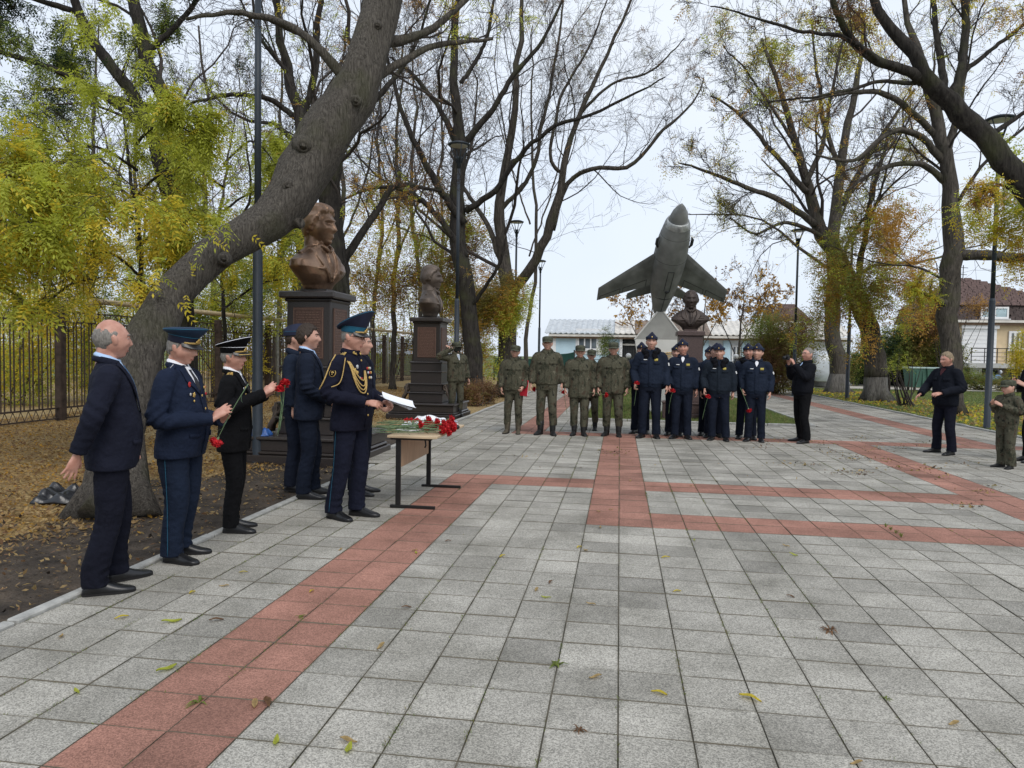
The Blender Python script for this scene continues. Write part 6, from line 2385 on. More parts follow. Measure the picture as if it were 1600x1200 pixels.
foliage_cloud('large round yellow bunches high in the right hand trees', [puff(1215, 80, 30, 26, 22), puff(1200, 150, 30, 20, 16), puff(1320, 85, 30, 30, 20), puff(1345, 35, 30, 25, 15), puff(1180, 95, 30, 14, 12), puff(1270, 40, 30, 22, 12)], 1330, dict(mats=['leaf_yellow', 'leaf_yellowgreen'], size=.42, kind='pinnate', droop=.7, thr=-.2, pairs=4), 307, stems=False, base=(A(1307, 612, 35)[0], 31, 0), name='leaf_bunches')

# bushes and far greens
foliage_cloud('feathery olive brown bush right of the airmen', [puff(1205, 545, 33, 42, 50), puff(1225, 580, 32.5, 45, 40), puff(1250, 530, 33, 25, 40), puff(1185, 570, 33, 25, 30)], 7980, dict(mats=['leaf_brown', 'leaf_olive', 'leaf_olive', 'leaf_green'], size=.34, kind='pinnate', droop=-.2, thr=-.5, pairs=4), 320)
foliage_cloud('small dark conifer in front of the pale blue house', [puff(952, 585, 40, 30, 22), puff(952, 555, 40, 22, 22), puff(950, 530, 40, 12, 18), puff(948, 512, 40, 5, 10)], 3610, dict(mats=['leaf_deep', 'leaf_green', 'leaf_green'], size=.30, kind='pinnate', droop=-.3, thr=-.6, pairs=4), 321, name='conifer', cat='conifer')
foliage_cloud('dense green hedge at the back of the right lawn', [puff(1400, 545, 46, 50, 32), puff(1440, 530, 46, 40, 40), puff(1470, 560, 46, 30, 30), puff(1340, 560, 46, 35, 35)], 6840, dict(mats=['leaf_deep', 'leaf_green', 'leaf_green', 'leaf_olive'], size=.55, kind='pinnate', droop=.4, thr=-.5, pairs=4, ck=.9), 322, name='hedge', cat='hedge')
foliage_cloud('rusty brown small tree between the hedge and the house', [puff(1455, 505, 44, 24, 36), puff(1465, 470, 44, 18, 24), puff(1530, 478, 44, 20, 10)], 2470, dict(mats=['leaf_brown', 'leaf_ochre', 'leaf_brown'], size=.45, kind='pinnate', thr=-.3, pairs=3), 323)
foliage_cloud('green shrubs below the balcony of the shingled house', [puff(1510, 590, 44, 18, 14), puff(1535, 595, 43, 22, 12), puff(1570, 600, 42, 18, 12)], 1710, dict(mats=['leaf_deep', 'leaf_green', 'leaf_olive'], size=.36, kind='pinnate', thr=-.5, pairs=3), 324)
foliage_cloud('yellow bush behind the woman at the right edge', [puff(1592, 560, 40, 12, 26), puff(1600, 530, 40, 10, 14)], 950, dict(mats=['leaf_yellow', 'leaf_yellowgreen'], size=.34, kind='pinnate', thr=-.5, pairs=3), 325)
foliage_cloud('olive brush pile at the foot of the tree behind the first soldier', [puff(752, 612, 22, 24, 18), puff(735, 616, 21, 18, 14)], 1710, dict(mats=['leaf_brown', 'leaf_olive'], size=.26, kind='pinnate', thr=-.3, pairs=3), 326)
for i, (px, py_, Y, sp_, lab) in enumerate(((1415, 593, 26, 26, 'small leafy sapling on the right lawn beside the bins'), (1385, 592, 30, 16, 'thinner sapling on the right lawn close to the whitewashed trunk'))):
    foliage_cloud(lab, [puff(px, 568, Y, sp_, 14), puff(px - 5, 575, Y, sp_ * .8, 10)], 798, dict(mats=['leaf_olive', 'leaf_green', 'leaf_yellowgreen'], size=.22, kind='pinnate', thr=-.2, pairs=4), 330 + i, name='sapling', cat='sapling', base=(A(px, py_, Y)[0], Y, 0))
for i, (px, Y, sd, lab) in enumerate(((1152, 40, 1, 'bare reddish sapling between the third bust and the bush'), (1095, 46, 2, 'bare twiggy tree behind the third bust'), (1010, 48, 3, 'bare twiggy tree behind the jet'), (1185, 50, 4, 'bare shrub before the pale house right of the bust'))):
    tree(lab, [[root(px, 600, Y, .09), *limb((px, 560, Y, .07), (px + 4, 510, Y, .05), (px + 8, 470, Y, .03), (px + 10, 440, Y, .012))], limb((px, 560, Y, .04), (px - 22, 510, Y, .03), (px - 40, 470, Y, .01)), limb((px + 2, 545, Y, .04), (px + 28, 500, Y, .03), (px + 50, 462, Y, .01))], 'bark_grey', [L1(9), L2(6), L3(4)], dict(per=1, thr=.4, mats=['leaf_ochre', 'leaf_brown'], size=.22), 340 + sd, twig='twig_far', name='sapling' if i == 0 else 'bare_tree')

# whitewashed feet
for px, Y, rr_, lab in ((1370, 28.5, .57, 'w'), (1307, 35, .62, 'w')):
    pass
# ------------------------------------------------------------------ the people in the photograph


def put(label, px, py, topx, topy, face, sp, capx=0.0, Y=None):
    p = G(px, py) if Y is None else np.array([A(px, py, Y)[0], Y, 0])
    H = A(topx, topy, p[1])[2] - capx
    return person(label, (p[0], p[1], 0.002), face, H, sp)


CLAP = lambda z, y=-.30, x=.030: dict(
    armL=dict(el=(.285, .03, min(1.16, z + .0)), wr=(x + .075, y + .06, z - .02), d=(-.55, -.55, .55), back=(.75, -.3, .55), curl=.25, thumb=.45, spread=.10),
    armR=dict(el=(.285, .03, min(1.16, z + .0)), wr=(x + .060, y + .03, z + .01), d=(-.45, -.62, .60), back=(.80, -.2, .50), curl=.25, thumb=.45, spread=.10))
NEAR = .0062

# left group -----------------------------------------------------------------
p1 = put('balding man in dark navy suit seen from behind, nearest the camera, hand held back', 176, 918, 205, 497, 36, dict(
    vox=NEAR, wf=1.06, belly=.035, jmat='suit_navy', tmat='suit_navy_trouser', shirt='shirt_blue', tie='tie_blue', hem=.80, seed=11,
    head=dict(hair='balding', hairt=.006, seed=2, fat=.5, jaw=1.15, nose=1.0), hair_mat='hair_grey', skin='skin_ruddy', head_yaw=22, head_fwd=.01,
    feet=((.13, -.05, 14), (-.12, .06, -6)), tr=1.03, fold=.0042, tfold=.0045,
    armR=dict(el=(.285, .075, 1.165), wr=(.275, .150, .905), d=(.06, .30, -.95), back=(.75, -.65, .0), curl=.12, thumb=.9, spread=.20),
    armL=dict(el=(.27, -.01, 1.15), wr=(.26, -.10, .90))))
p2 = put('stout man in bright blue uniform with peaked cap, looking down and clapping with a carnation', 283, 872, 300, 503, 6, dict(
    vox=NEAR, wf=1.10, belly=.055, jmat='uniform_blue', tmat='uniform_blue_trouser', style='uniform', shirt='shirt_white', tie='tie_black', seed=12, v=1.29, hem=.80,
    head=dict(hair='short', hairt=.008, seed=3, fat=.8, jaw=1.15, nose=1.1), hair_mat='hair_grey', brow_mat='hair_dark', skin='skin_ruddy', head_yaw=-8, head_pitch=14,
    hat='peaked', cap=dict(crown='cap_blue', band='cap_airman', piping='band_blue', raise_=.022, height=.8), feet=((.12, .04, 12), (-.12, -.02, -10)), tr=1.10, fold=.0045, tfold=.005,
    tstripe='band_blue', epaulettes='uniform_blue', epstripe='silver',
    medals=((-.105, 1.36, .022, 'ribbon_red'), (-.105, 1.36, .014, 'gold'), (-.12, 1.285, .013, 'silver'), (-.085, 1.28, .016, 'gold'), (-.10, 1.235, .010, 'gold'), (.10, 1.33, .012, 'gold'), (.13, 1.33, .012, 'ribbon_red'), (.11, 1.28, .012, 'ribbon_red')),
    **CLAP(1.10, -.34, .035)), .055)
p3 = put('man in black naval uniform with white piped cap, clapping with carnations in his hand', 366, 828, 378, 525, 16, dict(
    vox=NEAR, wf=.98, belly=.02, jmat='navy_black', tmat='navy_black', style='uniform', shirt='shirt_white', tie='tie_black', seed=13, v=1.29, hem=.76,
    head=dict(hair='short', hairt=.006, seed=5, nose=1.0), hair_mat='hair_grey', skin='skin_ruddy', head_pitch=3, head_yaw=0,
    hat='peaked', cap=dict(crown='navy_black', band='navy_black', piping='shirt_white', raise_=.034, gold_visor=True, height=.9), feet=((.10, .03, 12), (-.10, -.02, -8)),
    epaulettes='gold', epstripe='navy_black',
    medals=((-.08, 1.355, .014, 'gold'), (-.11, 1.35, .012, 'silver'), (-.095, 1.29, .015, 'gold'), (.11, 1.33, .012, 'gold'), (.09, 1.28, .012, 'ribbon_red')),
    **CLAP(1.30, -.33, .035)), .055)
p4 = put('brown haired man in dark blue business suit standing before the big pedestal with clasped hands', 482, 776, 480, 506, 20, dict(
    vox=NEAR, wf=1.03, belly=.012, jmat='suit_blue', tmat='suit_blue', shirt='shirt_blue', tie='tie_navy', seed=14, hem=.80,
    head=dict(hair='full', hairt=.013, quiff=.5, seed=6, fat=.4), hair_mat='hair_brown', head_yaw=-3, feet=((.12, -.02, 10), (-.11, .03, -8)),
    armL=dict(el=(.27, .0, 1.13), wr=(.07, -.235, .96), d=(-.8, -.3, -.45), back=(.2, -.9, .2), curl=.5),
    armR=dict(el=(.275, -.01, 1.13), wr=(.085, -.225, .985), d=(-.75, -.35, -.45), back=(.2, -.9, .25), curl=.4)))
AIR = dict(jacket='blouson', jmat='airman_jacket', tmat='airman_trouser', style='zip', hat='garrison', hair_mat='hair_brown')
put('airman in blue garrison cap half hidden behind the brown haired man in the suit', 462, 772, 463, 507, 12, dict(AIR, vox=.0075, seed=15, head=dict(hair='short', hairt=.007, seed=7)), .03, Y=7.45)
put('bareheaded man in blue jacket mostly hidden behind the officer reading', 563, 790, 566, 517, 2, dict(AIR, hat=None, vox=.0075, seed=16, head=dict(hair='short', hairt=.006, seed=8), hair_mat='hair_grey',
    armL=dict(el=(.26, .0, 1.12), wr=(.12, -.24, .98)), armR=dict(el=(.26, .0, 1.12), wr=(.12, -.24, .98))), Y=7.35)
p6 = put('elderly officer in dark parade tunic with gold cords and tall cap, reading from papers', 548, 808, 545, 490, -16, dict(
    vox=NEAR, wf=1.05, belly=.03, jmat='officer_blue', tmat='officer_trouser', style='stand', seed=17, hem=.80,
    head=dict(hair='short', hairt=.004, seed=9, nose=1.15, jaw=.95), hair_mat='hair_grey', skin='skin_ruddy', head_yaw=14, head_pitch=4, glasses=True,
    hat='peaked', cap=dict(crown='cap_airman', band='band_blue', piping='band_blue', raise_=.075, height=1.35, size=1.05), feet=((.10, -.06, 12), (-.11, .05, -8)),
    tstripe='band_blue', epaulettes='gold', epstripe='cap_blue', sleeve_patch='gold', sleeve_sides=(-1,), cuff=.008,
    medals=((-.075, 1.375, .019, 'silver'), (-.115, 1.335, .022, 'gold'), (-.09, 1.325, .015, 'gold'), (-.07, 1.275, .012, 'silver'), (-.05, 1.27, .012, 'ribbon_red'), (.06, 1.36, .013, 'ribbon_red'), (.09, 1.36, .013, 'gold'), (.12, 1.36, .013, 'silver'), (.06, 1.32, .013, 'silver'), (.09, 1.32, .013, 'ribbon_red'), (.12, 1.32, .013, 'gold'), (.075, 1.275, .014, 'gold'), (.11, 1.275, .014, 'silver')),
    armR=dict(el=(.285, .03, 1.135), wr=(.15, -.28, 1.065), d=(-.30, -.93, -.05), back=(.65, -.1, .75), curl=.55, thumb=.35),
    armL=dict(el=(.285, .03, 1.13), wr=(.10, -.30, 1.055), d=(-.45, -.88, -.02), back=(.55, -.2, .80), curl=.55, thumb=.35)), .075)
# gold cords on the officer's breast
sf, LNf = p6['srf'], p6['LN']
ag = Geo()
for pts in (((-.150, 1.425), (-.135, 1.30), (-.085, 1.19), (-.03, 1.175), (.002, 1.25), (.004, 1.34)),
            ((-.145, 1.42), (-.12, 1.29), (-.07, 1.215), (-.025, 1.21), (-.004, 1.27), (.0, 1.34)),
            ((-.140, 1.42), (-.110, 1.32), (-.06, 1.262), (-.02, 1.262), (-.004, 1.34)),
            ((-.152, 1.42), (-.14, 1.29), (-.095, 1.165), (-.03, 1.145), (.008, 1.23), (.008, 1.33))):
    q = resample(np.array(pts), 22)[0]
    ag.tube(np.array([(x, sf.y(x, z) - .014, z) for x, z in q]), .0062, 6)
d = p6['arms'][-1]
ag2 = Geo()
o1 = np.array([-.085, 0, 0])
q = np.array([d['sh'] + [-.03, .0, .082], d['sh'] + [-.085, .01, .0], d['sh'] * .45 + d['el'] * .55 + [-.088, .02, 0], d['el'] * .85 + d['sh'] * .15 + [-.06, .06, 0]])
ag2.tube(q, .006, 6, res=14)
q = np.array([d['sh'] + [.01, -.075, .055], d['sh'] * .6 + d['el'] * .4 + [.0, -.092, 0], d['sh'] * .35 + d['el'] * .65 + [-.01, -.088, 0], d['sh'] * .25 + d['el'] * .75 + [-.06, -.06, 0]])
ag2.tube(q, .0045, 6, res=14)
ag.build('breast_cords', ['gold_cord'], p6['jk'], True)
ag2.build('shoulder_cord', ['gold_cord'], p6['jk'], True)

# papers the officer reads from
W = p6['W']
pt = thing('paper_sheets', 'white sheets of paper held by the elderly officer', 'papers', W((-.02, -.43, 1.06)).tolist(), R(-16 + 90))
for i, (dx, a, tilt) in enumerate(((0, .1, .42), (.03, -.25, .30))):
    g = Geo()
    u = np.linspace(-.105, .105, 6)
    v = np.linspace(-.148, .148, 8)
    U, V_ = np.meshgrid(u, v)
    Z = .9 * U ** 2 + .25 * V_ ** 2
    P_ = np.stack([U, V_, Z], -1)
    P_ = P_ @ (rotz(.3 + i * .5) @ rotx(tilt) @ roty(a)).T + [dx, -.05 - .02 * i, .004 + .016 * i]
    lo = P_ - [0, 0, .0012]
    n_, m_ = P_.shape[:2]
    idx = np.arange(n_ * m_).reshape(n_, m_)
    F = np.stack([idx[:-1, :-1], idx[:-1, 1:], idx[1:, 1:], idx[1:, :-1]], -1).reshape(-1, 4)
    g.add(np.concatenate([P_.reshape(-1, 3), lo.reshape(-1, 3)]), [np.concatenate([F, F[:, ::-1] + n_ * m_])])
    g.build('sheet', ['paper'], pt)

put('soldier in camouflage and dark face mask saluting beside the second pedestal', 712, 652, 719, 531, -48, dict(
    vox=.0085, wf=1.06, jacket='parka', jmat='camo', tmat='camo', style='camo', hem=.84, hat='field', boots='tucked', shoe='boot_black', seed=18, masked=True, undershirt='shirt_white', striped=True, uv=(.042, 1.34),
    head=dict(hair='short', hairt=.006), head_yaw=10, head_pitch=4,
    armR=dict(el=(.47, -.06, 1.43), wr=(.205, -.17, 1.625), d=(.75, -.02, .28), back=(-.2, -.55, .8), curl=.05, spread=.02, thumb=.1)), .045)

CAMO = dict(jacket='parka', jmat='camo', tmat='camo', style='camo', hat='field', boots='tucked', shoe='boot_black', vox=.0085)
put('shorter camouflaged soldier at the left end of the row holding a red folder', 802, 677, 802, 535, -92, dict(CAMO, seed=21, hem=.86, shoe='boot_olive', head=dict(hair='short', hairt=.006, seed=1, fat=.3), wf=1.04,
    armL=dict(el=(.275, .03, 1.16), wr=(.225, -.12, .95), back=(1, 0, 0), curl=.7)), .045)
put('tallest camouflaged soldier in short jacket, second from the left', 853, 679, 853, 521, -90, dict(CAMO, seed=22, hem=.90, head=dict(hair='short', hairt=.006, seed=2, jaw=.95), wf=1.0, feet=((.12, 0, 14), (-.12, 0, -14))), .045)
put('camouflaged soldier in long padded parka, third from the left', 904, 680, 905, 535, -86, dict(CAMO, seed=23, hem=.74, puff=1.06, wf=1.07, head=dict(hair='short', hairt=.006, seed=3, fat=.2), feet=((.10, 0, 10), (-.10, 0, -10))), .045)
put('camouflaged soldier hidden behind the third one in the row', 921, 672, 918, 542, -92, dict(CAMO, vox=.0105, seed=24), .045)
put('camouflaged soldier with hood and pale carnation stem, fourth from the left', 956, 681, 956, 530, -92, dict(CAMO, seed=25, hem=.80, puff=1.05, wf=1.08, head=dict(hair='short', hairt=.006, seed=4)), .045)
NP = ((-.085, 1.345, .060, .014, 'patch_white', 'name_tape'), (.095, 1.345, .060, .042, 'patch_yellow', 'breast_patch'))
AV = dict(AIR, vox=.0085, patches=NP, sleeve_patch='patch_white')
HOLD = dict(armR=dict(el=(.27, .01, 1.15), wr=(.225, -.14, .945), d=(.1, -.45, -.85), back=(1, -.2, 0), curl=.8))
bA = put('tallest airman with black fur collar, holding a carnation, left end of the blue row', 1014, 684, 1016, 520, -95, dict(AV, **HOLD, fur=True, seed=31, undershirt='airman_trouser', wf=1.05, head=dict(hair='short', hairt=.005, seed=11)), .03)
bB = put('older airman in plain blue jacket, second in the blue row', 1064, 685, 1065, 530, -97, dict(AV, **HOLD, seed=32, undershirt='shirt_white', wf=1.0, head=dict(hair='short', hairt=.005, seed=12, fat=.4), skin='skin_ruddy', head_yaw=-4), .03)
bC = put('young airman in greyer blue jacket with fur collar, third in the blue row', 1121, 688, 1124, 537, -100, dict(AV, **HOLD, fur=True, jmat='airman_shell', undershirt='airman_trouser', seed=33, wf=1.06, head=dict(hair='short', hairt=.005, seed=13), head_yaw=-8), .03)
bD = put('slim airman at the right end of the blue row, carnation hanging from his hand', 1179, 690, 1181, 537, -102, dict(AV, seed=34, undershirt='shirt_white', wf=.97, head=dict(hair='short', hairt=.005, seed=14, jaw=.93), head_yaw=-12,
    armR=dict(el=(.265, .02, 1.15), wr=(.245, -.06, .92), curl=.8)), .03)
BK = dict(AV, vox=.0105)
put('airman almost hidden behind the tallest airman', 1000, 677, 1004, 535, -95, dict(BK, seed=35), .03)
put('airman peering over the left shoulder of the older airman', 1053, 680, 1056, 538, -97, dict(BK, seed=36), .03)
put('airman behind and left of the young fur collared one, dark cap', 1105, 682, 1105, 541, -97, dict(BK, seed=37, hair_mat='hair_dark'), .03, Y=14.5)
put('airman looking over the shoulder of the young fur collared one', 1114, 682, 1115, 536, -97, dict(BK, seed=38), .03, Y=14.2)
put('fur collared airman behind the slim airman at the right end', 1166, 683, 1168, 537, -99, dict(BK, fur=True, seed=39, skin='skin_ruddy'), .03, Y=14.1)

ph = put('man with glasses in black jacket photographing, facing left', 1251, 691, 1270, 542, 196, dict(
    vox=.008, jacket='blouson', jmat='black_jacket', tmat='black_trouser', style='zip', undershirt='shirt_blue', uv=(.022, 1.41), seed=41, lean=-6, wf=1.08, belly=.02, glasses=True, head=dict(hair='short', hairt=.004, seed=15, fat=.3), hair_mat='hair_grey', brow_mat='hair_grey', skin='skin_ruddy',
    feet=((.17, -.04, 14), (-.16, .06, -18)), head_yaw=8,
    armL=dict(el=(.25, -.11, 1.20), wr=(.095, -.29, 1.43), d=(-.35, -.35, .85), back=(.6, .3, .3), curl=.6),
    armR=dict(el=(.25, -.11, 1.20), wr=(.095, -.29, 1.43), d=(-.35, -.35, .85), back=(.6, .3, .3), curl=.6)))
pt = thing('camera', 'small black camera held up by the man photographing', 'camera', ph['W']((0, -.385, 1.53)).tolist(), R(196 + 90))
Geo().box((0, 0, 0), (.125, .05, .08), bev=.01).build('camera_body', ['plastic_black'], pt)
Geo().tube([(0, -.02, 0), (0, -.08, 0)], .032, 14).build('lens', ['plastic_black'], pt, True)
Geo().box((0, .002, .045), (.04, .035, .025), bev=.006).build('viewfinder', ['plastic_black'], pt)
put('sandy haired old man in dark hooded parka, hands held out, standing before the right tree', 1474, 709, 1478, 549, 206, dict(
    vox=.0078, jacket='parka', jmat='dark_parka', tmat='suit_navy_trouser', style='zip', undershirt='sweater_wine', uv=(.045, 1.36), hem=.84, seed=42, wf=1.04, belly=.02, head=dict(hair='short', hairt=.010, quiff=.5, seed=16), hair_mat='hair_sandy', brow_mat='hair_grey', skin='skin_ruddy', head_pitch=6, head_yaw=-6,
    feet=((.16, -.06, 14), (-.16, .02, -14)),
    armL=dict(el=(.29, .02, 1.15), wr=(.16, -.29, 1.06), d=(-.3, -.85, -.15), back=(.6, -.2, .7), curl=.35, spread=.12),
    armR=dict(el=(.30, -.08, 1.17), wr=(.20, -.36, 1.02), d=(.0, -.80, -.50), back=(.7, -.2, .6), curl=.3, spread=.12)))
put('small boy in camouflage suit and cap clapping at the right edge', 1570, 731, 1574, 590, 198, dict(
    vox=.0085, jacket='blouson', jmat='camo', tmat='camo', style='camo', hem=.84, hat='field', shoe='boot_black', boots=True, seed=43, wf=1.12, belly=.02, puff=1.05, tr=1.10, head_scale=1.22, head=dict(hair='short', hairt=.008, seed=17, fat=.9, nose=.7, relief=.8), hair_mat='hair_brown',
    feet=((.14, 0, 18), (-.14, 0, -14)), **CLAP(1.30, -.30, .03)), .05)
put('woman in black quilted jacket cut off by the right edge, behind the boy', 1612, 722, 1606, 545, 190, dict(
    vox=.008, jacket='parka', jmat='black_jacket', tmat='black_trouser', style='zip', undershirt='shirt_white', hem=.82, seed=44, wf=.95, fold=.006, head=dict(hair='woman', hairt=.016, quiff=.3, seed=18, jaw=.9, nose=.85), hair_mat='hair_blonde', brow_mat='hair_brown', tr=.85, **CLAP(1.22, -.30, .03)))

# carnations in hands --------------------------------------------------------
W = p2['W']
hy_ = W((-.02, -.40, 1.1))[1]
carnation(A(339, 688, hy_), A(388, 600, hy_), 'red carnation drooping head down from the hands of the stout man in blue', seed=1, size=1.35)
W = p3['W']
carnation(W((.05, -.44, 1.36)), W((-.01, -.40, .93)), 'red carnation upright in the hands of the man in black, nearer bloom', 'carnations of the man in black', seed=2, size=1.3)
carnation(W((-.03, -.42, 1.33)), W((.03, -.39, .90)), 'red carnation upright in the hands of the man in black, lower bloom', 'carnations of the man in black', seed=3, size=1.3)
carnation(W((.01, -.46, 1.39)), W((-.03, -.42, .95)), 'red carnation upright in the hands of the man in black, topmost bloom', 'carnations of the man in black', seed=4, size=1.3)
for px, py, tx, ty, Y, lab in (
        (836, 608, 848, 607, 13.75, 'red carnation pointing left from the hand of the tallest soldier'),
        (881, 614, 885, 640, 13.7, 'red carnation at the hand of the soldier in the long parka'),
        (946, 617, 930, 614, 13.6, 'red carnation lying across the fourth soldier'),
        (995, 600, 991, 632, 13.4, 'red carnation upright in the fist of the tallest airman'),
        (1051, 612, 1046, 640, 13.4, 'red carnation in the fist of the older airman'),
        (1106, 621, 1100, 645, 13.3, 'red carnation in the fist of the young airman in the greyer jacket'),
        (1170, 640, 1163, 622, 13.3, 'red carnation hanging head down from the slim airman')):
    b, t = A(px, py, Y), A(tx, ty, Y + .05)
    dd = unit(t - b)
    carnation(b, b + dd * .42, lab, 'carnations held along the row', 1.5, px)
p = A(817, 606, 13.62)
t = thing('folder', 'red folder tucked under the arm of the soldier at the left end of the row', 'folder', p.tolist(), R(12))
Geo().box((0, 0, .0), (.022, .22, .31), bev=.004, rot=rotz(R(60)) @ rotx(.1)).build('cover', ['folder_red'], t)
Geo().box((.012, -.005, 0), (.010, .20, .29), rot=rotz(R(60)) @ rotx(.1)).build('pages', ['paper'], t)

# ------------------------------------------------------------------ the table and what lies on it
tb = thing('school_table', 'small school table with black steel legs beside the officer', 'table', (-2.02, 7.34, 0), 0)
Geo().box((.02, 0, .715), (.50, 1.26, .025), bev=.004).build('tabletop', ['table_top'], tb)
Geo().box((-.13, 0, .545), (.016, 1.06, .30), bev=.003).build('modesty_panel', ['table_wood'], tb)
for s in (-1, 1):
    lg = Geo().box((-.13, s * .57, .36), (.05, .028, .66), bev=.004).build('leg', ['metal_black'], tb)
    Geo().box((.02, s * .57, .016), (.46, .034, .028), bev=.004).build('foot_bar', ['metal_black'], lg)
    Geo().box((.0, s * .57, .692), (.42, .03, .022), bev=.004).build('support', ['metal_black'], lg)
Geo().tube([(.12, -.50, .70), (.13, -.50, .62), (.12, -.505, .60)], .008, 6).build('bag_hook', ['metal_black'], tb, True)
TZ = .730
tl = lambda x, y, z=0.0: np.array([-2.02 + x, 7.34 + y, TZ + z])
rg7 = np.random.default_rng(77)


def crumple(name, label, cat, c, sx, sy, h, mat, seed, rz=0.0, nx=18, amp=1.0):
    r = np.random.default_rng(seed)
    U, V_ = np.meshgrid(np.linspace(-1, 1, nx), np.linspace(-1, 1, nx))
    k = sum(np.sin(U * r.normal() * 5 + V_ * r.normal() * 5 + r.uniform(0, 6)) * r.uniform(.3, 1) for _ in range(6)) / 3
    e = np.clip(1.15 - np.maximum(np.abs(U), np.abs(V_)) ** 3, .1, 1)
    Z = h * e * (.62 + .38 * k * amp)
    X_ = U * sx / 2 * (1 + .08 * np.sin(V_ * 4 + 1))
    Y_ = V_ * sy / 2 * (1 + .08 * np.sin(U * 5))
    top = np.stack([X_, Y_, np.maximum(Z, .004)], -1).reshape(-1, 3)
    lo = top * [1, 1, 0] + [0, 0, .001]
    idx = np.arange(nx * nx).reshape(nx, nx)
    F = np.stack([idx[:-1, :-1], idx[:-1, 1:], idx[1:, 1:], idx[1:, :-1]], -1).reshape(-1, 4)
    bd = np.concatenate([idx[0, :-1], idx[:-1, -1], idx[-1, :0:-1], idx[:0:-1, 0]])
    b2 = np.roll(bd, -1)
    S2 = np.stack([b2, bd, bd + nx * nx, b2 + nx * nx], 1)
    me = mesh_np(name, np.concatenate([top, lo]), [np.concatenate([F, F[:, ::-1] + nx * nx, S2])], None, [mat], True)
    o = link(name, me)
    o.location = tuple(c)
    o.rotation_euler = (0, 0, rz)
    return tag(o, label, cat)


crumple('paper_bag', 'crumpled white paper wrapping on the middle of the table', 'wrapping', tl(-.03, .20, .001), .46, .60, .15, 'paper', 5, .2)
crumple('paper_wrapping', 'small white crumpled paper behind the carnations on the near end of the table', 'wrapping', tl(-.12, -.12, .001), .24, .30, .10, 'paper', 6, -.2)
for i, (x, y, m, lab, rz_, w_, h_) in enumerate(((.07, .46, 'paper', 'white sheets under the booklets at the far end of the table', .1, .30, .22), (.08, .42, 'book_blue', 'blue booklet at the far end of the table', -.2, .21, .29), (.12, .26, 'book_orange', 'orange booklet under the carnation blooms', .15, .24, .17))):
    z = (0, .012, .002)[i]
    t = thing('booklet' if i else 'paper_stack', lab, 'booklet' if i else 'papers', tl(x, y, z + .02 * (i > 0) + .001).tolist(), rz_)
    Geo().box((0, 0, .006), (w_, h_, .010), bev=.002).build('cover', [m], t)
    Geo().box((.003, -.003, .006), (w_ - .001, h_ - .006, .0065)).build('pages', ['paper'], t)
t = thing('microphone', 'small black microphone poking out past the blooms on the table', 'microphone', tl(.30, .0, .035).tolist(), R(-20))
Geo().tube([(-.16, 0, 0), (.0, 0, .0)], [.013, .017], 12).build('handle', ['plastic_black'], t, True)
Geo().ball((.03, 0, 0), (.036, .027, .027), 0, 14, 10).build('foam_head', ['plastic_black'], t, True)
for i in range(26):
    y = -.52 + .26 * rg7.random()
    bx = (.24 + .10 * rg7.random()) if i % 3 else (.02 + .2 * rg7.random())
    lev = .014 + .0036 * i
    b = tl(bx, y + .14 + .10 * rg7.normal() * .5, lev + .012 + .01 * rg7.random() - (.03 if bx > .29 else 0))
    e = tl(-.30 - .12 * rg7.random(), y - .10 + .08 * rg7.normal(), lev + .004)
    carnation(b, e, 'long stemmed red carnation heaped on the table, bloom to the right', 'red carnations heaped on the table', 1.3, 400 + i)
for i, (x, y) in enumerate(((-.16, -.02), (-.10, .00), (-.20, -.05))):
    carnation(tl(x, y, .075), tl(x + .35, y - .22, .03), 'red carnation lying the other way, bloom at the left of the table', 'carnations lying the other way', 1.2, 500 + i)

# bags on the ground
crumple('bag', 'black and grey plastic bag lying on the leaves behind the balding man', 'bag', G(96, 782) + [0, 0, .0], .42, .34, .16, 'bag_black', 9, .3, amp=1.3)
crumple('bag', 'blue plastic bag on the plinth of the big bust behind the man in black', 'bag', (-5.02, 9.35, .346), .36, .28, .16, 'bag_blue', 10, .2, amp=1.3)
# ------------------------------------------------------------------ buildings, screen, bins, vehicles
def window(par, x0, x1, z0, z1, y, mull=2, trans=False, pane='pane', fw=.10):
    """frame with mullions standing proud of the wall and a pane set back behind it"""
    g = Geo()
    g.box(((x0 + x1) / 2, y, z1 - fw / 2), (x1 - x0, .10, fw)).box(((x0 + x1) / 2, y, z0 + fw / 2), (x1 - x0, .10, fw))
    for k in range(mull + 1):
        x = x0 + fw / 2 + (x1 - x0 - fw) * k / mull
        g.box((x, y - .004, (z0 + z1) / 2), (fw, .10, z1 - z0 - fw * 2))
    if trans:
        g.box(((x0 + x1) / 2, y - .002, z1 - (z1 - z0) * .3), (x1 - x0 - fw * 2, .09, fw * .7))
    f = g.build('window', ['frame_white'], par)
    for k in range(mull):
        w_ = (x1 - x0 - fw) / mull
        Geo().box((x0 + fw / 2 + w_ * (k + .5), y + .02, (z0 + z1) / 2), (w_ - fw * .8, .03, z1 - z0 - fw * 1.6)).build('pane', [pane], f)
    Geo().box(((x0 + x1) / 2, y - .08, z0 - .05), (x1 - x0 + .2, .20, .06)).build('sill', ['frame_white'], f)
    return f


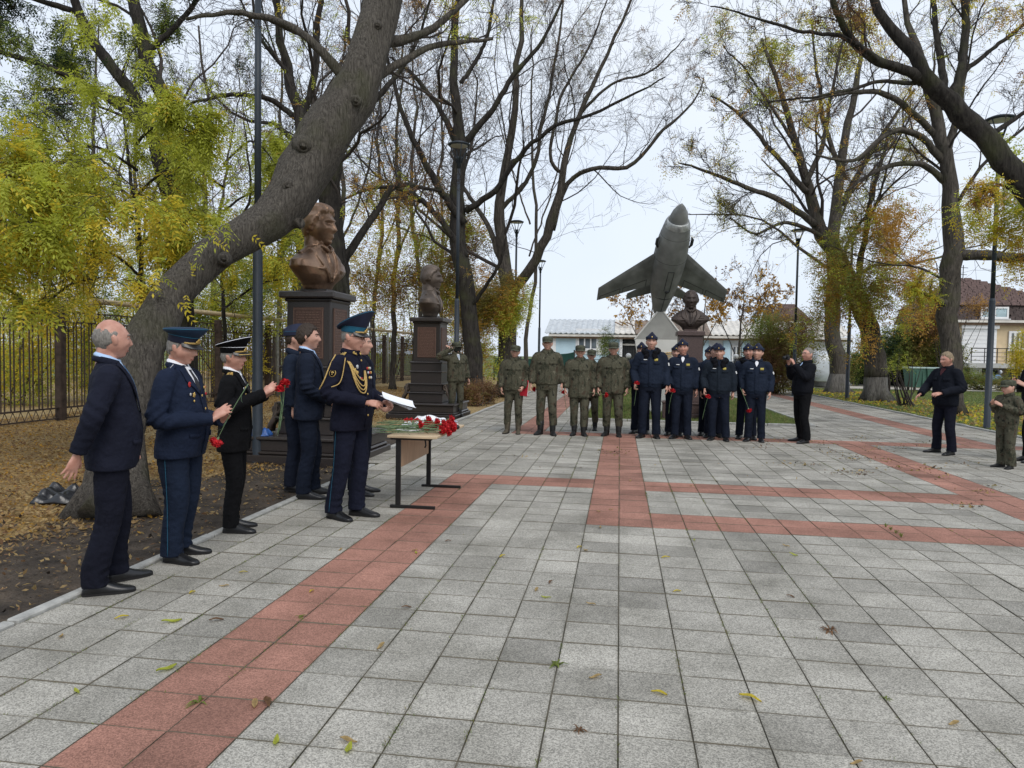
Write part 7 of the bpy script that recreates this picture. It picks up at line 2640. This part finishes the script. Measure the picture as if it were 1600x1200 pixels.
HY = 56.0
X = lambda px: A(px, 530, HY)[0]
Z = lambda py, px=950: A(px, py, HY)[2]
x0, x1, xg0, xg1, x2 = X(858), X(968), X(968), X(999), X(1330)
ze, zr = 3.30, 4.55
hb = thing('pale_blue_house', 'long low pale blue house with corrugated roof behind the row of soldiers', 'house', (x0, HY, 0))
lo = lambda x: x - x0
Geo().box((lo((x0 + x1) / 2), 3.5, 1.6), (x1 - x0, 7, 3.4)).build('wall', ['wall_blue'], hb)
Geo().box((lo(xg0) + .12, -.06, 1.6), (.22, .10, 3.3)).build('pilaster', ['frame_white'], hb)
Geo().box((lo(x0) + .3, -.05, 1.6), (.5, .08, 3.3)).build('pilaster', ['frame_white'], hb)
Geo().box((lo(X(925)), -.04, Z(534)), (X(948) - X(897), .08, 2.0)).build('window_surround', ['wall_white'], hb)
window(hb, lo(X(903)), lo(X(934)), Z(547), Z(520), -.10, 3)
# corrugated roof: one wavy sheet over the left half, older sheets to the right
def corr(name, xa, xb, mat, zoff=0.0, n=6.0):
    nx = int((xb - xa) * 7) + 2
    xs = np.linspace(xa, xb, nx)
    wv = .05 * np.sin(xs * 2 * np.pi / .42)
    top = np.stack([np.stack([xs, np.full(nx, y), z + wv + zoff], 1) for y, z in ((-.55, ze + .0), (1.6, (ze + zr) / 2), (3.6, zr))])
    low = top - [0, 0, .06]
    V = np.concatenate([top.reshape(-1, 3), low.reshape(-1, 3)])
    idx = np.arange(3 * nx).reshape(3, nx)
    F = np.stack([idx[:-1, :-1], idx[:-1, 1:], idx[1:, 1:], idx[1:, :-1]], -1).reshape(-1, 4)
    e = np.stack([idx[0, 1:], idx[0, :-1], idx[0, :-1] + 3 * nx, idx[0, 1:] + 3 * nx], 1)
    return link(name, mesh_np(name, V, [np.concatenate([F, F[:, ::-1] + 3 * nx, e])], None, [mat]), hb)
corr('roof', lo(x0) - .3, lo(X(960)), 'roof_sheet')
rp_ = corr('roof', lo(X(960)) + .02, lo(X(992)), 'roof_pale', .02)
corr('roof', lo(X(992)) + .02, lo(X(1110)), 'roof_brown', -.02)
corr('roof', lo(X(1110)) + .02, lo(x2), 'roof_pale', 0)
for k in range(3):
    Geo().box((lo(X(966 + k * 9)), 1.3, 4.12 - .0), (.12, 1.2, .05), rot=rotx(.30) @ rotz(.5)).build('loose_batten', ['eave_brown'], rp_)
Geo().box((lo((x0 + x2) / 2), -.45, ze - .20), (x2 - x0, .16, .16)).build('eave_board', ['roof_pale'], hb)
Geo().box((lo((x0 + x2) / 2), -.30, ze - .36), (x2 - x0, .12, .14)).build('eave_board', ['eave_brown'], hb)
Geo().box((lo((x0 + x2) / 2), 3.6, 2.2), (x2 - x0, .3, 4.2)).build('back_wall', ['wall_grey'], hb)
gt = Geo().box((lo((xg0 + xg1) / 2), .3, 1.35), (xg1 - xg0 - .2, .08, 2.7)).build('gate', ['gate_grey'], hb)
for k in range(9):
    Geo().box((lo(xg0) + .2 + k * (xg1 - xg0 - .4) / 8, .22, 1.3), (.05, .06, 2.6)).build('gate_bar', ['metal_black'], gt)
Geo().box((lo((xg0 + xg1) / 2), .18, 2.45), (xg1 - xg0 - .1, .10, .14)).build('gate_rail', ['roof_pale'], gt)
xr = [X(1095), X(1180)]
Geo().box((lo((X(1000) + X(1330)) / 2), 3.4, 1.5), (X(1330) - X(1000), 6.2, 3.1)).build('wall', ['wall_white'], hb)
for a, b in ((1099, 1108), (1131, 1142), (1160, 1172), (1000, 1006)):
    Geo().box((lo(X((a + b) / 2)), .20, 1.5), (X(b) - X(a), .18, 3.05)).build('pilaster', ['wall_blue'], hb)
window(hb, lo(X(1110)), lo(X(1129)), .95, 2.5, .22, 2)
window(hb, lo(X(1145)), lo(X(1158)), .95, 2.5, .22, 2)
window(hb, lo(X(1180)), lo(X(1198)), .95, 2.5, .22, 2)
# low fence before the house
lf = thing('low_fence', 'low wire fence on a pale concrete base in front of the blue house', 'fence', (X(880), 44, 0))
w_ = A(1330, 560, 44)[0] - A(880, 560, 44)[0]
Geo().box((w_ / 2, 0, .25), (w_, .2, .5)).build('base_wall', ['kerb_concrete'], lf)
for k in range(13):
    Geo().tube([(k * w_ / 12, 0, .4), (k * w_ / 12, 0, 1.35)], .03, 6).build('post', ['metal_black'], lf)
for z in (.75, 1.05, 1.32):
    Geo().box((w_ / 2, 0, z), (w_, .03, .03)).build('rail', ['metal_black'], lf)
# green screen
SY = 42.5
xa, xb = A(772, 570, SY)[0], A(897, 570, SY)[0]
gs = thing('green_screen', 'dark green fabric screen fence behind the left soldiers', 'fence', (xa, SY, 0))
nx = 40
xs = np.linspace(0, xb - xa, nx)
zt = np.interp(xs, [0, (xb - xa) * .55, xb - xa], [A(780, 559, SY)[2], A(850, 560, SY)[2], A(896, 549, SY)[2]]) - .05 * np.sin(xs * 2.4) ** 2
g = Geo()
rows = []
for f in np.linspace(0, 1, 6):
    rows.append(np.stack([xs, .08 * np.sin(xs * 3.1 + f * 2) * f, .35 + (zt - .35) * f], 1))
top = np.array(rows)
V = np.concatenate([top.reshape(-1, 3), (top + [0, .02, 0]).reshape(-1, 3)])
idx = np.arange(6 * nx).reshape(6, nx)
F = np.stack([idx[:-1, :-1], idx[:-1, 1:], idx[1:, 1:], idx[1:, :-1]], -1).reshape(-1, 4)
link('screen_cloth', mesh_np('screen_cloth', V, [np.concatenate([F, F[:, ::-1] + 6 * nx])], None, ['screen_green'], True), gs)
for k in range(4):
    x = (xb - xa) * k / 3
    Geo().tube([(x, .08, -.1), (x, .08, float(np.interp(x, xs, zt)) + .12)], .05, 8).build('post', ['metal_black'], gs, True)
# far pale house with red gable
p = A(1240, 520, 75)
fh = thing('gabled_house', 'distant house with a red brown gable roof left of the autumn trees', 'house', (p[0], 75, 0))
Geo().box((0, 3, 2.2), (5, 6, 4.6)).build('wall', ['wall_cream'], fh)
zt_, zb_ = A(1240, 473, 75)[2], A(1240, 492, 75)[2]
g = Geo()
g.rings([[(-2.6, -.6, 4.2), (2.9, -.6, 4.2), (2.9, 6.5, 4.2), (-2.6, 6.5, 4.2)], [(-1.9, 1.8, zt_), (.4, 1.8, zt_), (.4, 4, zt_), (-1.9, 4, zt_)]])
rf = g.build('roof', ['shingle'], fh)
Geo().box((-1.6, 1.2, zt_ - .2), (.4, .4, 1.2)).build('chimney', ['wall_white'], rf)

# shingled house at the right
RY = 58.0
XR = lambda px: A(px, 530, RY)[0]
ZR = lambda py, px=1540: A(px, py, RY)[2]
xa, xb = XR(1470), XR(1680)
rh = thing('shingled_house', 'two storey house with brown shingled mansard roof behind the right tree', 'house', (xa, RY, 0))
lr = lambda px: XR(px) - xa
zE = ZR(503)
Geo().box(((xb - xa) / 2, 4.5, zE / 2), (xb - xa, 9, zE)).build('wall', ['wall_cream'], rh)
sh_ = Geo().box(((lr(1502) + lr(1556)) / 2, -.06, (ZR(512) + ZR(570)) / 2), (lr(1556) - lr(1502), .10, ZR(512) - ZR(570))).build('roller_shutter', ['wall_white'], rh)
for k in range(9):
    Geo().box(((lr(1502) + lr(1556)) / 2, -.125, ZR(570) + .2 + k * .30), (lr(1556) - lr(1502) - .1, .03, .25)).build('slat', ['frame_white'], sh_)
Geo().box(((lr(1500) + lr(1558)) / 2, -.14, ZR(510)), (lr(1558) - lr(1500), .3, .35)).build('shutter_box', ['frame_white'], rh)
Geo().box(((xb - xa) / 2, -.35, zE + .02), (xb - xa + .6, .5, .18)).build('eave_board', ['roof_pale'], rh)
Geo().box(((xb - xa) / 2, -.25, zE - .18), (xb - xa + .4, .3, .16)).build('eave_board', ['eave_brown'], rh)
z1, z2 = ZR(476), ZR(428)
Geo().rings([[(-.2, -.2, zE + .12), (xb - xa + .2, -.2, zE + .12), (xb - xa + .2, 9, zE + .12), (-.2, 9, zE + .12)], [(.1, .5, z1), (xb - xa - .1, .5, z1), (xb - xa - .1, 8.6, z1), (.1, 8.6, z1)]]).build('mansard_skirt', ['shingle_dark'], rh)
rf = Geo().rings([[(-.1, .2, z1 + .01), (xb - xa + .1, .2, z1 + .01), (xb - xa + .1, 8.9, z1 + .01), (-.1, 8.9, z1 + .01)], [(lr(1530), 3.6, z2), (lr(1552), 3.6, z2), (lr(1552), 5.4, z2), (lr(1530), 5.4, z2)]]).build('roof', ['shingle'], rh)
SHG = Geo().box((0, 0, 0), (.52, .05, .30)).mesh('shingle', ['shingle'])
SHD = Geo().box((0, 0, 0), (.52, .05, .30)).mesh('shingle', ['shingle_dark'])
cs = Geo()
r_ = np.random.default_rng(9)
for row in range(14):
    f = row / 14
    y, z = .2 + (3.6 - .2) * f, z1 + .05 + (z2 - z1) * f
    xl, xr_ = -.1 + (lr(1530) + .1) * f, (xb - xa + .1) + (lr(1552) - (xb - xa + .1)) * f
    x = xl + r_.uniform(.1, .5)
    while x < xr_ - .3:
        cs.box((x, y + .03, z + .05 + r_.normal() * .012), (.55, .05, .34), rot=rotx(-.72))
        x += .60
tag(cs.build('shingles', ['shingle'], rf), kind='stuff')
cs = Geo()
for row in range(6):
    f = row / 6
    y, z = -.2 + .7 * f, zE + .2 + (z1 - zE - .1) * f
    for x in np.arange(.2 + .25 * (row % 2), xb - xa - .2, .50):
        if not (lr(1525) < x < lr(1571)):
            cs.box((x, y - .02, z + .06 + r_.normal() * .01), (.46, .05, .30), rot=rotx(-.38))
tag(cs.build('shingles', ['shingle_dark'], rh), kind='stuff')
Geo().box(((lr(1525) + lr(1571)) / 2, .05, (ZR(500) + ZR(478)) / 2), (lr(1571) - lr(1525), .7, ZR(478) - ZR(500))).build('dormer', ['shingle_dark'], rh)
window(rh, lr(1527), lr(1570), ZR(498), ZR(480), -.36, 2, pane='pane_pale', fw=.12)
window(rh, lr(1575), lr(1602), ZR(546), ZR(517), -.10, 3, fw=.16)
sl = Geo().box(((lr(1498) + lr(1600)) / 2, -.9, ZR(571)), (lr(1600) - lr(1498), 1.9, .34)).build('balcony', ['wall_grey'], rh)
Geo().box((lr(1590), -1.0, ZR(571) / 2), (lr(1602) - lr(1574), 1.7, ZR(571))).build('porch_base', ['wall_grey'], rh)
rl = Geo().box(((lr(1500) + lr(1572)) / 2, -1.75, ZR(545)), (lr(1572) - lr(1500), .05, .06)).build('railing', ['metal_black'], sl)
for k in range(1, 4):
    Geo().box(((lr(1500) + lr(1572)) / 2, -1.75, ZR(545) - .30 * k), (lr(1572) - lr(1500), .03, .03)).build('rail', ['metal_black'], rl)
for px in (1501, 1521, 1540, 1554, 1563, 1571):
    Geo().box((lr(px), -1.75, (ZR(545) + ZR(568)) / 2), (.05, .05, ZR(545) - ZR(568))).build('baluster', ['metal_black'], rl)
Geo().box(((lr(1498) + lr(1560)) / 2, -.02, ZR(571) / 2 - .1), (lr(1560) - lr(1498), .12, ZR(571) - .3)).build('basement_opening', ['gate_grey'], rh)
Geo().box((lr(1519), -.75, ZR(571) / 2), (.6, .5, ZR(571))).build('pier', ['wall_white'], rh)
for px, top in ((1516, 402), (1535, 405)):
    an = Geo().tube([(lr(px), 3.5, z2 - 1.2), (lr(px), 3.5, ZR(top))], .035, 6).build('antenna', ['metal_black'], rf, True)
    for k in range(3):
        Geo().box((lr(px), 3.5, ZR(top) - .2 - .55 * k), (.9 - .15 * k, .04, .04), rot=rotz(.4)).build('antenna_arm', ['metal_black'], an)

# dark shed and bins under the hedge
p = A(1410, 570, 47)
sd = thing('dark_shed', 'dark low shed with plank top by the hedge', 'shed', (p[0], 48.5, 0))
Geo().box((0, 0, .95), (4.6, 1.5, 1.9)).build('shed_wall', ['shed_board'], sd)
for k in range(12):
    Geo().box((-2.1 + k * .38, -.80, 2.0), (.33, .06, .7)).build('plank', ['gate_grey'], sd)
for i, (px, lab) in enumerate(((1440, 'green rubbish container with pale lid, left of the pair behind the old man'), (1463, 'green rubbish container with pale lid, mostly behind the old man'))):
    p = A(px, 585, 40)
    t = thing('rubbish_container', lab, 'container', (p[0], 40, 0), .1, 'green rubbish containers')
    Geo().rings([[(-.62, -.42, .18), (.62, -.42, .18), (.62, .42, .18), (-.62, .42, .18)], [(-.72, -.50, 1.12), (.72, -.50, 1.12), (.72, .50, 1.12), (-.72, .50, 1.12)]]).build('container_body', ['bin_green'], t)
    Geo().box((0, 0, 1.18), (1.52, 1.06, .10), bev=.03).build('container_lid', ['bin_lid'], t)
    for k in range(4):
        Geo().box((-.5 + .33 * k, -.49, .62), (.05, .04, .8)).build('rib', ['bin_green'], t)
    for sx in (-1, 1):
        for sy in (-1, 1):
            Geo().tube([(sx * .5 - .03, sy * .33, .09), (sx * .5 + .03, sy * .33, .09)], .09, 10).build('wheel', ['tyre'], t, True)

# white van by the road, half hidden by the bush and a trunk
p = A(1291, 590, 42.6)
vn_ = thing('parked_van', 'white van parked by the road, partly hidden behind the trunk right of the photographer', 'van', (p[0] - .2, 43.4, 0), R(-90))
prof = [(-2.2, .55, .95), (-2.2, .45, 1.0), (-1.95, .38, 1.02)]
g = Geo()
sec = [(-2.25, .35, .80, .80), (-2.20, .32, 1.02, .86), (-1.5, .30, 1.12, .90), (-1.25, .30, 1.20, .90), (-.55, .30, 1.92, .86), (.0, .30, 2.0, .86), (1.9, .30, 2.0, .86), (2.2, .32, 1.9, .85), (2.25, .36, 1.2, .84)]
a = np.linspace(0, 2 * np.pi, 24, endpoint=False)
rg = []
for x, z0, z1_, hw in sec:
    c, s = np.cos(a), np.sin(a)
    hgt = (z1_ - z0) / 2
    yy = hw * np.sign(c) * np.abs(c) ** .35
    zz = (z0 + z1_) / 2 + hgt * np.sign(s) * np.abs(s) ** .35
    taper = np.where(zz > 1.05, 1 - .13 * (zz - 1.05), 1)
    rg.append(np.stack([np.full(24, x), yy * taper, zz], 1))
g.rings(rg)
g.build('van_body', ['car_white'], vn_, True)
for sx in (-1.4, 1.4):
    for sy in (-1, 1):
        wh = Geo().tube([(sx, sy * .70, .33), (sx, sy * .90, .33)], .33, 20).build('wheel', ['tyre'], vn_, True)
        Geo().tube([(sx, sy * .895, .33), (sx, sy * .915, .33)], .19, 14).build('rim', ['car_grey'], wh, True)
for sy in (-1, 1):
    Geo().box((-.1, sy * .825, 1.52), (1.0, .02, .50), rot=rotx(sy * -.0), bev=.008).build('side_window', ['glass_dark'], vn_)
    Geo().ball((-2.2, sy * .62, .82), (.06, .14, .09), 0, 10, 6).build('headlight', ['silver'], vn_, True)
Geo().rings([[(-1.23, -.70, 1.24), (-1.23, .70, 1.24), (-1.20, .70, 1.26), (-1.20, -.70, 1.26)], [(-.62, -.62, 1.86), (-.62, .62, 1.86), (-.58, .62, 1.86), (-.58, -.62, 1.86)]]).build('windscreen', ['glass_dark'], vn_)
Geo().box((-2.27, 0, .48), (.12, 1.6, .22), bev=.03).build('bumper', ['car_grey'], vn_)
Geo().box((-2.25, 0, .78), (.06, .8, .14), bev=.02).build('grille', ['plastic_black'], vn_)

# motorbike under the balcony
p = A(1553, 590, 50)
mb = thing('motorbike', 'blue and white scooter parked below the balcony of the shingled house', 'scooter', (p[0], 50, 0), .5)
for x in (-.6, .6):
    a = np.linspace(0, 2 * np.pi, 20)
    Geo().tube(np.stack([x + .24 * np.cos(a), 0 * a, .30 + .24 * np.sin(a)], 1), .06, 8).build('wheel', ['tyre'], mb, True)
Geo().tube([(.62, 0, .55), (.35, 0, .60), (.0, 0, .45), (-.3, 0, .55), (-.75, 0, .75)], [.10, .16, .10, .20, .10], 10, res=14).build('fairing', ['bike_blue'], mb, True)
Geo().tube([(-.75, 0, .85), (-.35, 0, .86), (-.1, 0, .78)], [.10, .13, .09], 10, flat=.6).build('saddle', ['plastic_black'], mb, True)
Geo().tube([(.60, 0, .32), (.48, 0, .75), (.42, 0, 1.05)], .045, 8).build('fork', ['car_grey'], mb, True)
Geo().tube([(.36, -.34, 1.08), (.44, 0, 1.05), (.36, .34, 1.08)], .028, 8).build('handlebar', ['plastic_black'], mb, True)
Geo().ball((.56, 0, .92), (.08, .13, .12), 0, 10, 7).build('headlight', ['car_white'], mb, True)
# ------------------------------------------------------------------ fallen leaves, grass, weeds
def ground_leaves(name, pos, size, mats, seed, parent=None, label=None):
    r = np.random.default_rng(seed)
    n = len(pos)
    d = r.normal(size=(n, 3)) * [1, 1, .28]
    d = nrm(d)
    up = nrm(np.array([0, 0, 1.0]) + r.normal(size=(n, 3)) * .45)
    s = nrm(np.cross(up, d))
    nn = np.cross(d, s)
    L = (size * r.uniform(.5, 1.3, n))[:, None]
    w_ = L * r.uniform(.16, .30, (n, 1))
    c = r.uniform(-.1, .35, (n, 1)) * L
    a = pos - d * L * .5
    V = np.stack([a, a + d * L * .45 + s * w_ + nn * c * .4, a + d * L + nn * c * .6, a + d * L * .45 - s * w_ + nn * c * .4], 1)
    zmin = V[..., 2].min(1, keepdims=True)
    V[..., 2] += pos[:, 2:3] - zmin + .002
    F = (np.arange(n) * 4)[:, None] + np.arange(4)
    mi = r.choice(len(mats), n)
    o = link(name, mesh_np(name, V.reshape(-1, 3), [F], mi, mats), parent)
    return tag(o, kind='stuff')


r8 = np.random.default_rng(88)
n = 230000
P_ = np.stack([r8.uniform(-13, -3.6, n), 3.2 + 28 * r8.random(n) ** 1.5, np.full(n, -.02)], 1)
dn_ = clump_noise(P_, 1.1, 5) * .5 + np.clip((-4.9 - .08 * (P_[:, 1] - 6) - P_[:, 0]) / 1.2, -1.3, .9) + r8.normal(size=n) * .35
P_ = P_[dn_ > .25]
P_ = P_[[in_view(a_, b_) for a_, b_, _ in P_]]
ground_leaves('leaf_litter', P_, .052, ['leaf_tan', 'leaf_tan', 'leaf_litter', 'leaf_litter', 'leaf_litter', 'leaf_brown', 'leaf_ochre'], 1)
n = 4500
P_ = np.stack([r8.uniform(-6.5, -3.45, n), r8.uniform(3.2, 10, n), np.full(n, -.02)], 1)
ground_leaves('leaf_litter', P_, .045, ['leaf_tan', 'leaf_litter', 'leaf_brown', 'soil', 'soil', 'leaf_tan'], 2)
n = 30000
P_ = np.stack([r8.uniform(8.4, 22, n), r8.uniform(14, 40, n), np.full(n, .01)], 1)
k = np.zeros(n)
for cx, cy in ((11.0, 22.5), (9.6, 28.5), (9.2, 35), (13.5, 25), (9.0, 18)):
    k = np.maximum(k, np.exp(-((P_[:, 0] - cx) ** 2 + (P_[:, 1] - cy) ** 2) / 7))
P_ = P_[k + r8.normal(size=n) * .15 > .42]
ground_leaves('lawn_leaves', P_, .12, ['leaf_yellow', 'leaf_ochre', 'leaf_tan', 'leaf_yellowgreen'], 3)


def blades(name, pos, h, mats, seed, w=.006):
    r = np.random.default_rng(seed)
    n = len(pos)
    a = r.uniform(0, 6.28, n)
    s = np.stack([np.cos(a), np.sin(a), 0 * a], 1)
    H = (h * r.uniform(.5, 1.3, n))[:, None]
    ln_ = r.normal(size=(n, 3)) * [.45, .45, 0]
    V = np.stack([pos - s * w, pos + s * w, pos + (ln_ + [0, 0, 1]) * H], 1).reshape(-1, 3)
    F = (np.arange(n) * 3)[:, None] + np.arange(3)
    return tag(link(name, mesh_np(name, V, [F], r.choice(len(mats), n), mats)), kind='stuff')


n = 60000
P_ = np.stack([r8.uniform(-.8, 4.4, n), 17.2 + 22 * r8.random(n) ** 1.6, np.full(n, -.01)], 1)
blades('bed_grass', P_, .07, ['grass_blade', 'grass_blade', 'grass_dry'], 11, .010)
n = 120000
P_ = np.stack([r8.uniform(8.25, 26, n), 9 + 31 * r8.random(n) ** 1.2, np.full(n, -.01)], 1)
P_ = P_[P_[:, 0] < 8.3 + (P_[:, 1] - 8) * .75]
blades('lawn_grass', P_, .06, ['grass_blade', 'grass_blade', 'grass_dry'], 12, .012)

# moss and small weeds in the joints of the paving
pts = []
r9 = np.random.default_rng(99)
for c in range(-11, 28):
    for q in range(900):
        y = r9.uniform(1.8, 17)
        pts.append((TILE_X0 + c * TILE + r9.normal() * .004, y))
for rw in range(-8, 48):
    for q in range(90):
        pts.append((r9.uniform(-3.2, 8.1), TILE_Y0 + rw * TILE + r9.normal() * .004))
pts = np.array(pts)
P_ = np.concatenate([pts, np.full((len(pts), 1), -.010)], 1)
kk = clump_noise(P_ * [1, 1, 0], 1.6, 17) + clump_noise(P_ * [1, 1, 0], 6.0, 18) * .7 + r9.normal(size=len(P_)) * .3
P_ = P_[kk > .55]
P_ = np.repeat(P_, 3, 0) + r9.normal(size=(len(P_) * 3, 3)) * [.004, .008, 0]
tag(blades('joint_moss', P_, .017, ['grass_blade', 'leaf_olive', 'leaf_green'], 13, .0035), kind='stuff')

# weeds: rosettes and tufts at their own spots
def weed(px, py, size, label, dry=False, nleaf=14, tuft=False):
    c = G(px, py)
    t = thing('weed', label, 'weed', (c[0], c[1], -.004), 0, 'weeds between the slabs')
    r = np.random.default_rng(int(px))
    a = r.uniform(0, 6.28, nleaf)
    e = r.uniform(.9 if tuft else .15, 1.4 if tuft else .7, nleaf)
    d = np.stack([np.cos(a) * np.cos(e), np.sin(a) * np.cos(e), np.sin(e)], 1)
    s = np.stack([-np.sin(a), np.cos(a), 0 * a], 1)
    L = (size * .75 * r.uniform(.35, 1.2, nleaf))[:, None]
    w_ = L * (.05 if tuft else .09)
    b = np.zeros((nleaf, 3))
    V = np.stack([b, d * L * .5 + s * w_ + [0, 0, .006], d * L - [0, 0, .25 * size], d * L * .5 - s * w_ + [0, 0, .006]], 1)
    V[..., 2] = np.maximum(V[..., 2], .003)
    F = (np.arange(nleaf) * 4)[:, None] + np.arange(4)
    tag(link('leaves', mesh_np('leaves', V.reshape(-1, 3), [F], None, ['leaf_brown' if dry else 'leaf_green']), t), kind='stuff')


weed(870, 1040, .085, 'green weed rosette in a joint at the middle of the foreground', nleaf=22)
weed(1297, 985, .10, 'dry spiky weed in a joint at the right foreground', True, 16)
weed(310, 1098, .085, 'small weed on the red strip at the lower left')
weed(470, 965, .055, 'tiny weed on the middle of the red strip')
weed(1384, 1092, .045, 'small bright weed in a joint at the lower right')
weed(905, 1142, .06, 'flat dry weed along a joint near the bottom edge', True, 18)
for k, (px, py) in enumerate(((1384, 824), (1392, 829), (1400, 834), (1408, 840))):
    weed(px, py, .085, 'grass tuft growing in a row of tufts across the lower red band', False, 26, True)
# debris of dry leaves and clippings on the right
pp = []
for (px, py, q) in ((1225, 724, 8), (1265, 726, 10), (1318, 738, 14), (1345, 740, 18), (1298, 706, 14), (1330, 715, 12), (1367, 702, 14), (1343, 685, 10), (1412, 700, 10), (1440, 735, 10), (1448, 731, 10), (1452, 692, 8), (1475, 745, 8), (1505, 725, 7), (1535, 768, 10), (1557, 760, 6), (1260, 690, 10), (1290, 696, 10), (1210, 690, 10), (1180, 700, 6), (1395, 730, 8), (1502, 787, 8), (1520, 793, 6), (955, 706, 10), (960, 708, 8), (820, 713, 6), (1340, 716, 12), (1380, 720, 12), (1290, 640, 7), (1310, 633, 6), (880, 640, 5)):
    for _ in range(q * 3):
        g_ = G(px + r9.normal() * 13, py + r9.normal() * 2.2)
        pp.append((g_[0], g_[1], .001))
ground_leaves('clippings', np.array(pp), .042, ['leaf_brown', 'leaf_olive', 'soil', 'leaf_tan'], 21)
pp = np.stack([r9.uniform(-3, 8, 260), r9.uniform(9, 17, 260), np.full(260, .001)], 1)
ground_leaves('clippings', pp, .035, ['leaf_brown', 'leaf_tan', 'soil'], 22)
# single yellow leaves lying on the paving
LM = []
for k, m in enumerate(('leaf_yellow', 'leaf_tan', 'leaf_yellowgreen', 'leaf_brown')):
    u = np.linspace(0, 1, 7)
    wd = .17 * np.sin(np.pi * u ** .8) * (1 - .2 * u)
    z = .05 + .10 * np.sin(u * 3 + k) ** 2
    V = np.concatenate([np.stack([u - .5, wd, z + .04], 1), np.stack([u - .5, 0 * u, z - .03], 1), np.stack([u - .5, -wd, z + .05], 1)])
    V[:, 2] -= V[:, 2].min()
    i = np.arange(6)
    F = np.concatenate([np.stack([i, i + 7, i + 8, i + 1], 1), np.stack([i + 7, i + 14, i + 15, i + 8], 1)])
    LM.append(mesh_np('fallen_leaf', V, [F], None, [m], True))
spots = [(1172, 1093, 2.0, 0), (1030, 1085, 1.5, 0), (930, 1060, 1.4, 1), (1490, 1133, 1.3, 1), (432, 1160, 1.5, 2), (260, 1048, 2.1, 2), (418, 1100, 2.0, 3), (398, 1103, 1.6, 1), (190, 966, 1.4, 0), (96, 996, 1.4, 1), (268, 973, 2.0, 2), (338, 970, 1.5, 3), (300, 927, 1.3, 0), (350, 917, 1.2, 1), (487, 925, 1.2, 0), (595, 1012, 1.5, 1), (545, 1160, 1.6, 1), (545, 1172, 1.6, 2), (635, 950, 1.2, 3), (860, 911, 1.4, 3), (838, 923, 1.3, 1), (853, 935, 1.3, 2), (923, 945, 1.2, 1), (905, 856, 1.5, 0), (915, 861, 1.3, 1), (785, 870, 1.4, 0), (938, 825, 1.5, 1), (648, 861, 1.3, 1), (650, 865, 1.2, 2), (1040, 872, 1.4, 0), (1240, 868, 1.5, 2), (1228, 854, 1.4, 1), (1058, 925, 1.2, 0), (1235, 933, 1.1, 3), (935, 800, 1.3, 1), (955, 797, 1.3, 1), (1085, 845, 1.1, 2), (395, 822, 1.4, 2), (532, 860, 1.1, 1), (380, 895, 1.1, 0), (985, 752, 1.4, 1), (1080, 760, 1.4, 1), (700, 846, 1.1, 3), (1338, 1195, 1.2, 1), (120, 1083, 1.2, 2)]
for k, (px, py, s_, m) in enumerate(spots):
    c = G(px, py)
    o = link('fallen_leaf', LM[m])
    o.location = (c[0], c[1], .004)
    sc = .052 * s_
    o.scale = (sc, sc, sc)
    o.rotation_euler = (r9.normal() * .06, r9.normal() * .06, r9.uniform(0, 6.28))
    tag(o, ('single yellow leaf lying on the paving', 'single tan dry leaf lying on the paving', 'single yellow green leaf lying on the paving', 'single brown curled leaf lying on the paving')[m], 'leaf', ('yellow leaves on the paving', 'tan leaves on the paving', 'yellow green leaves on the paving', 'brown leaves on the paving')[m])
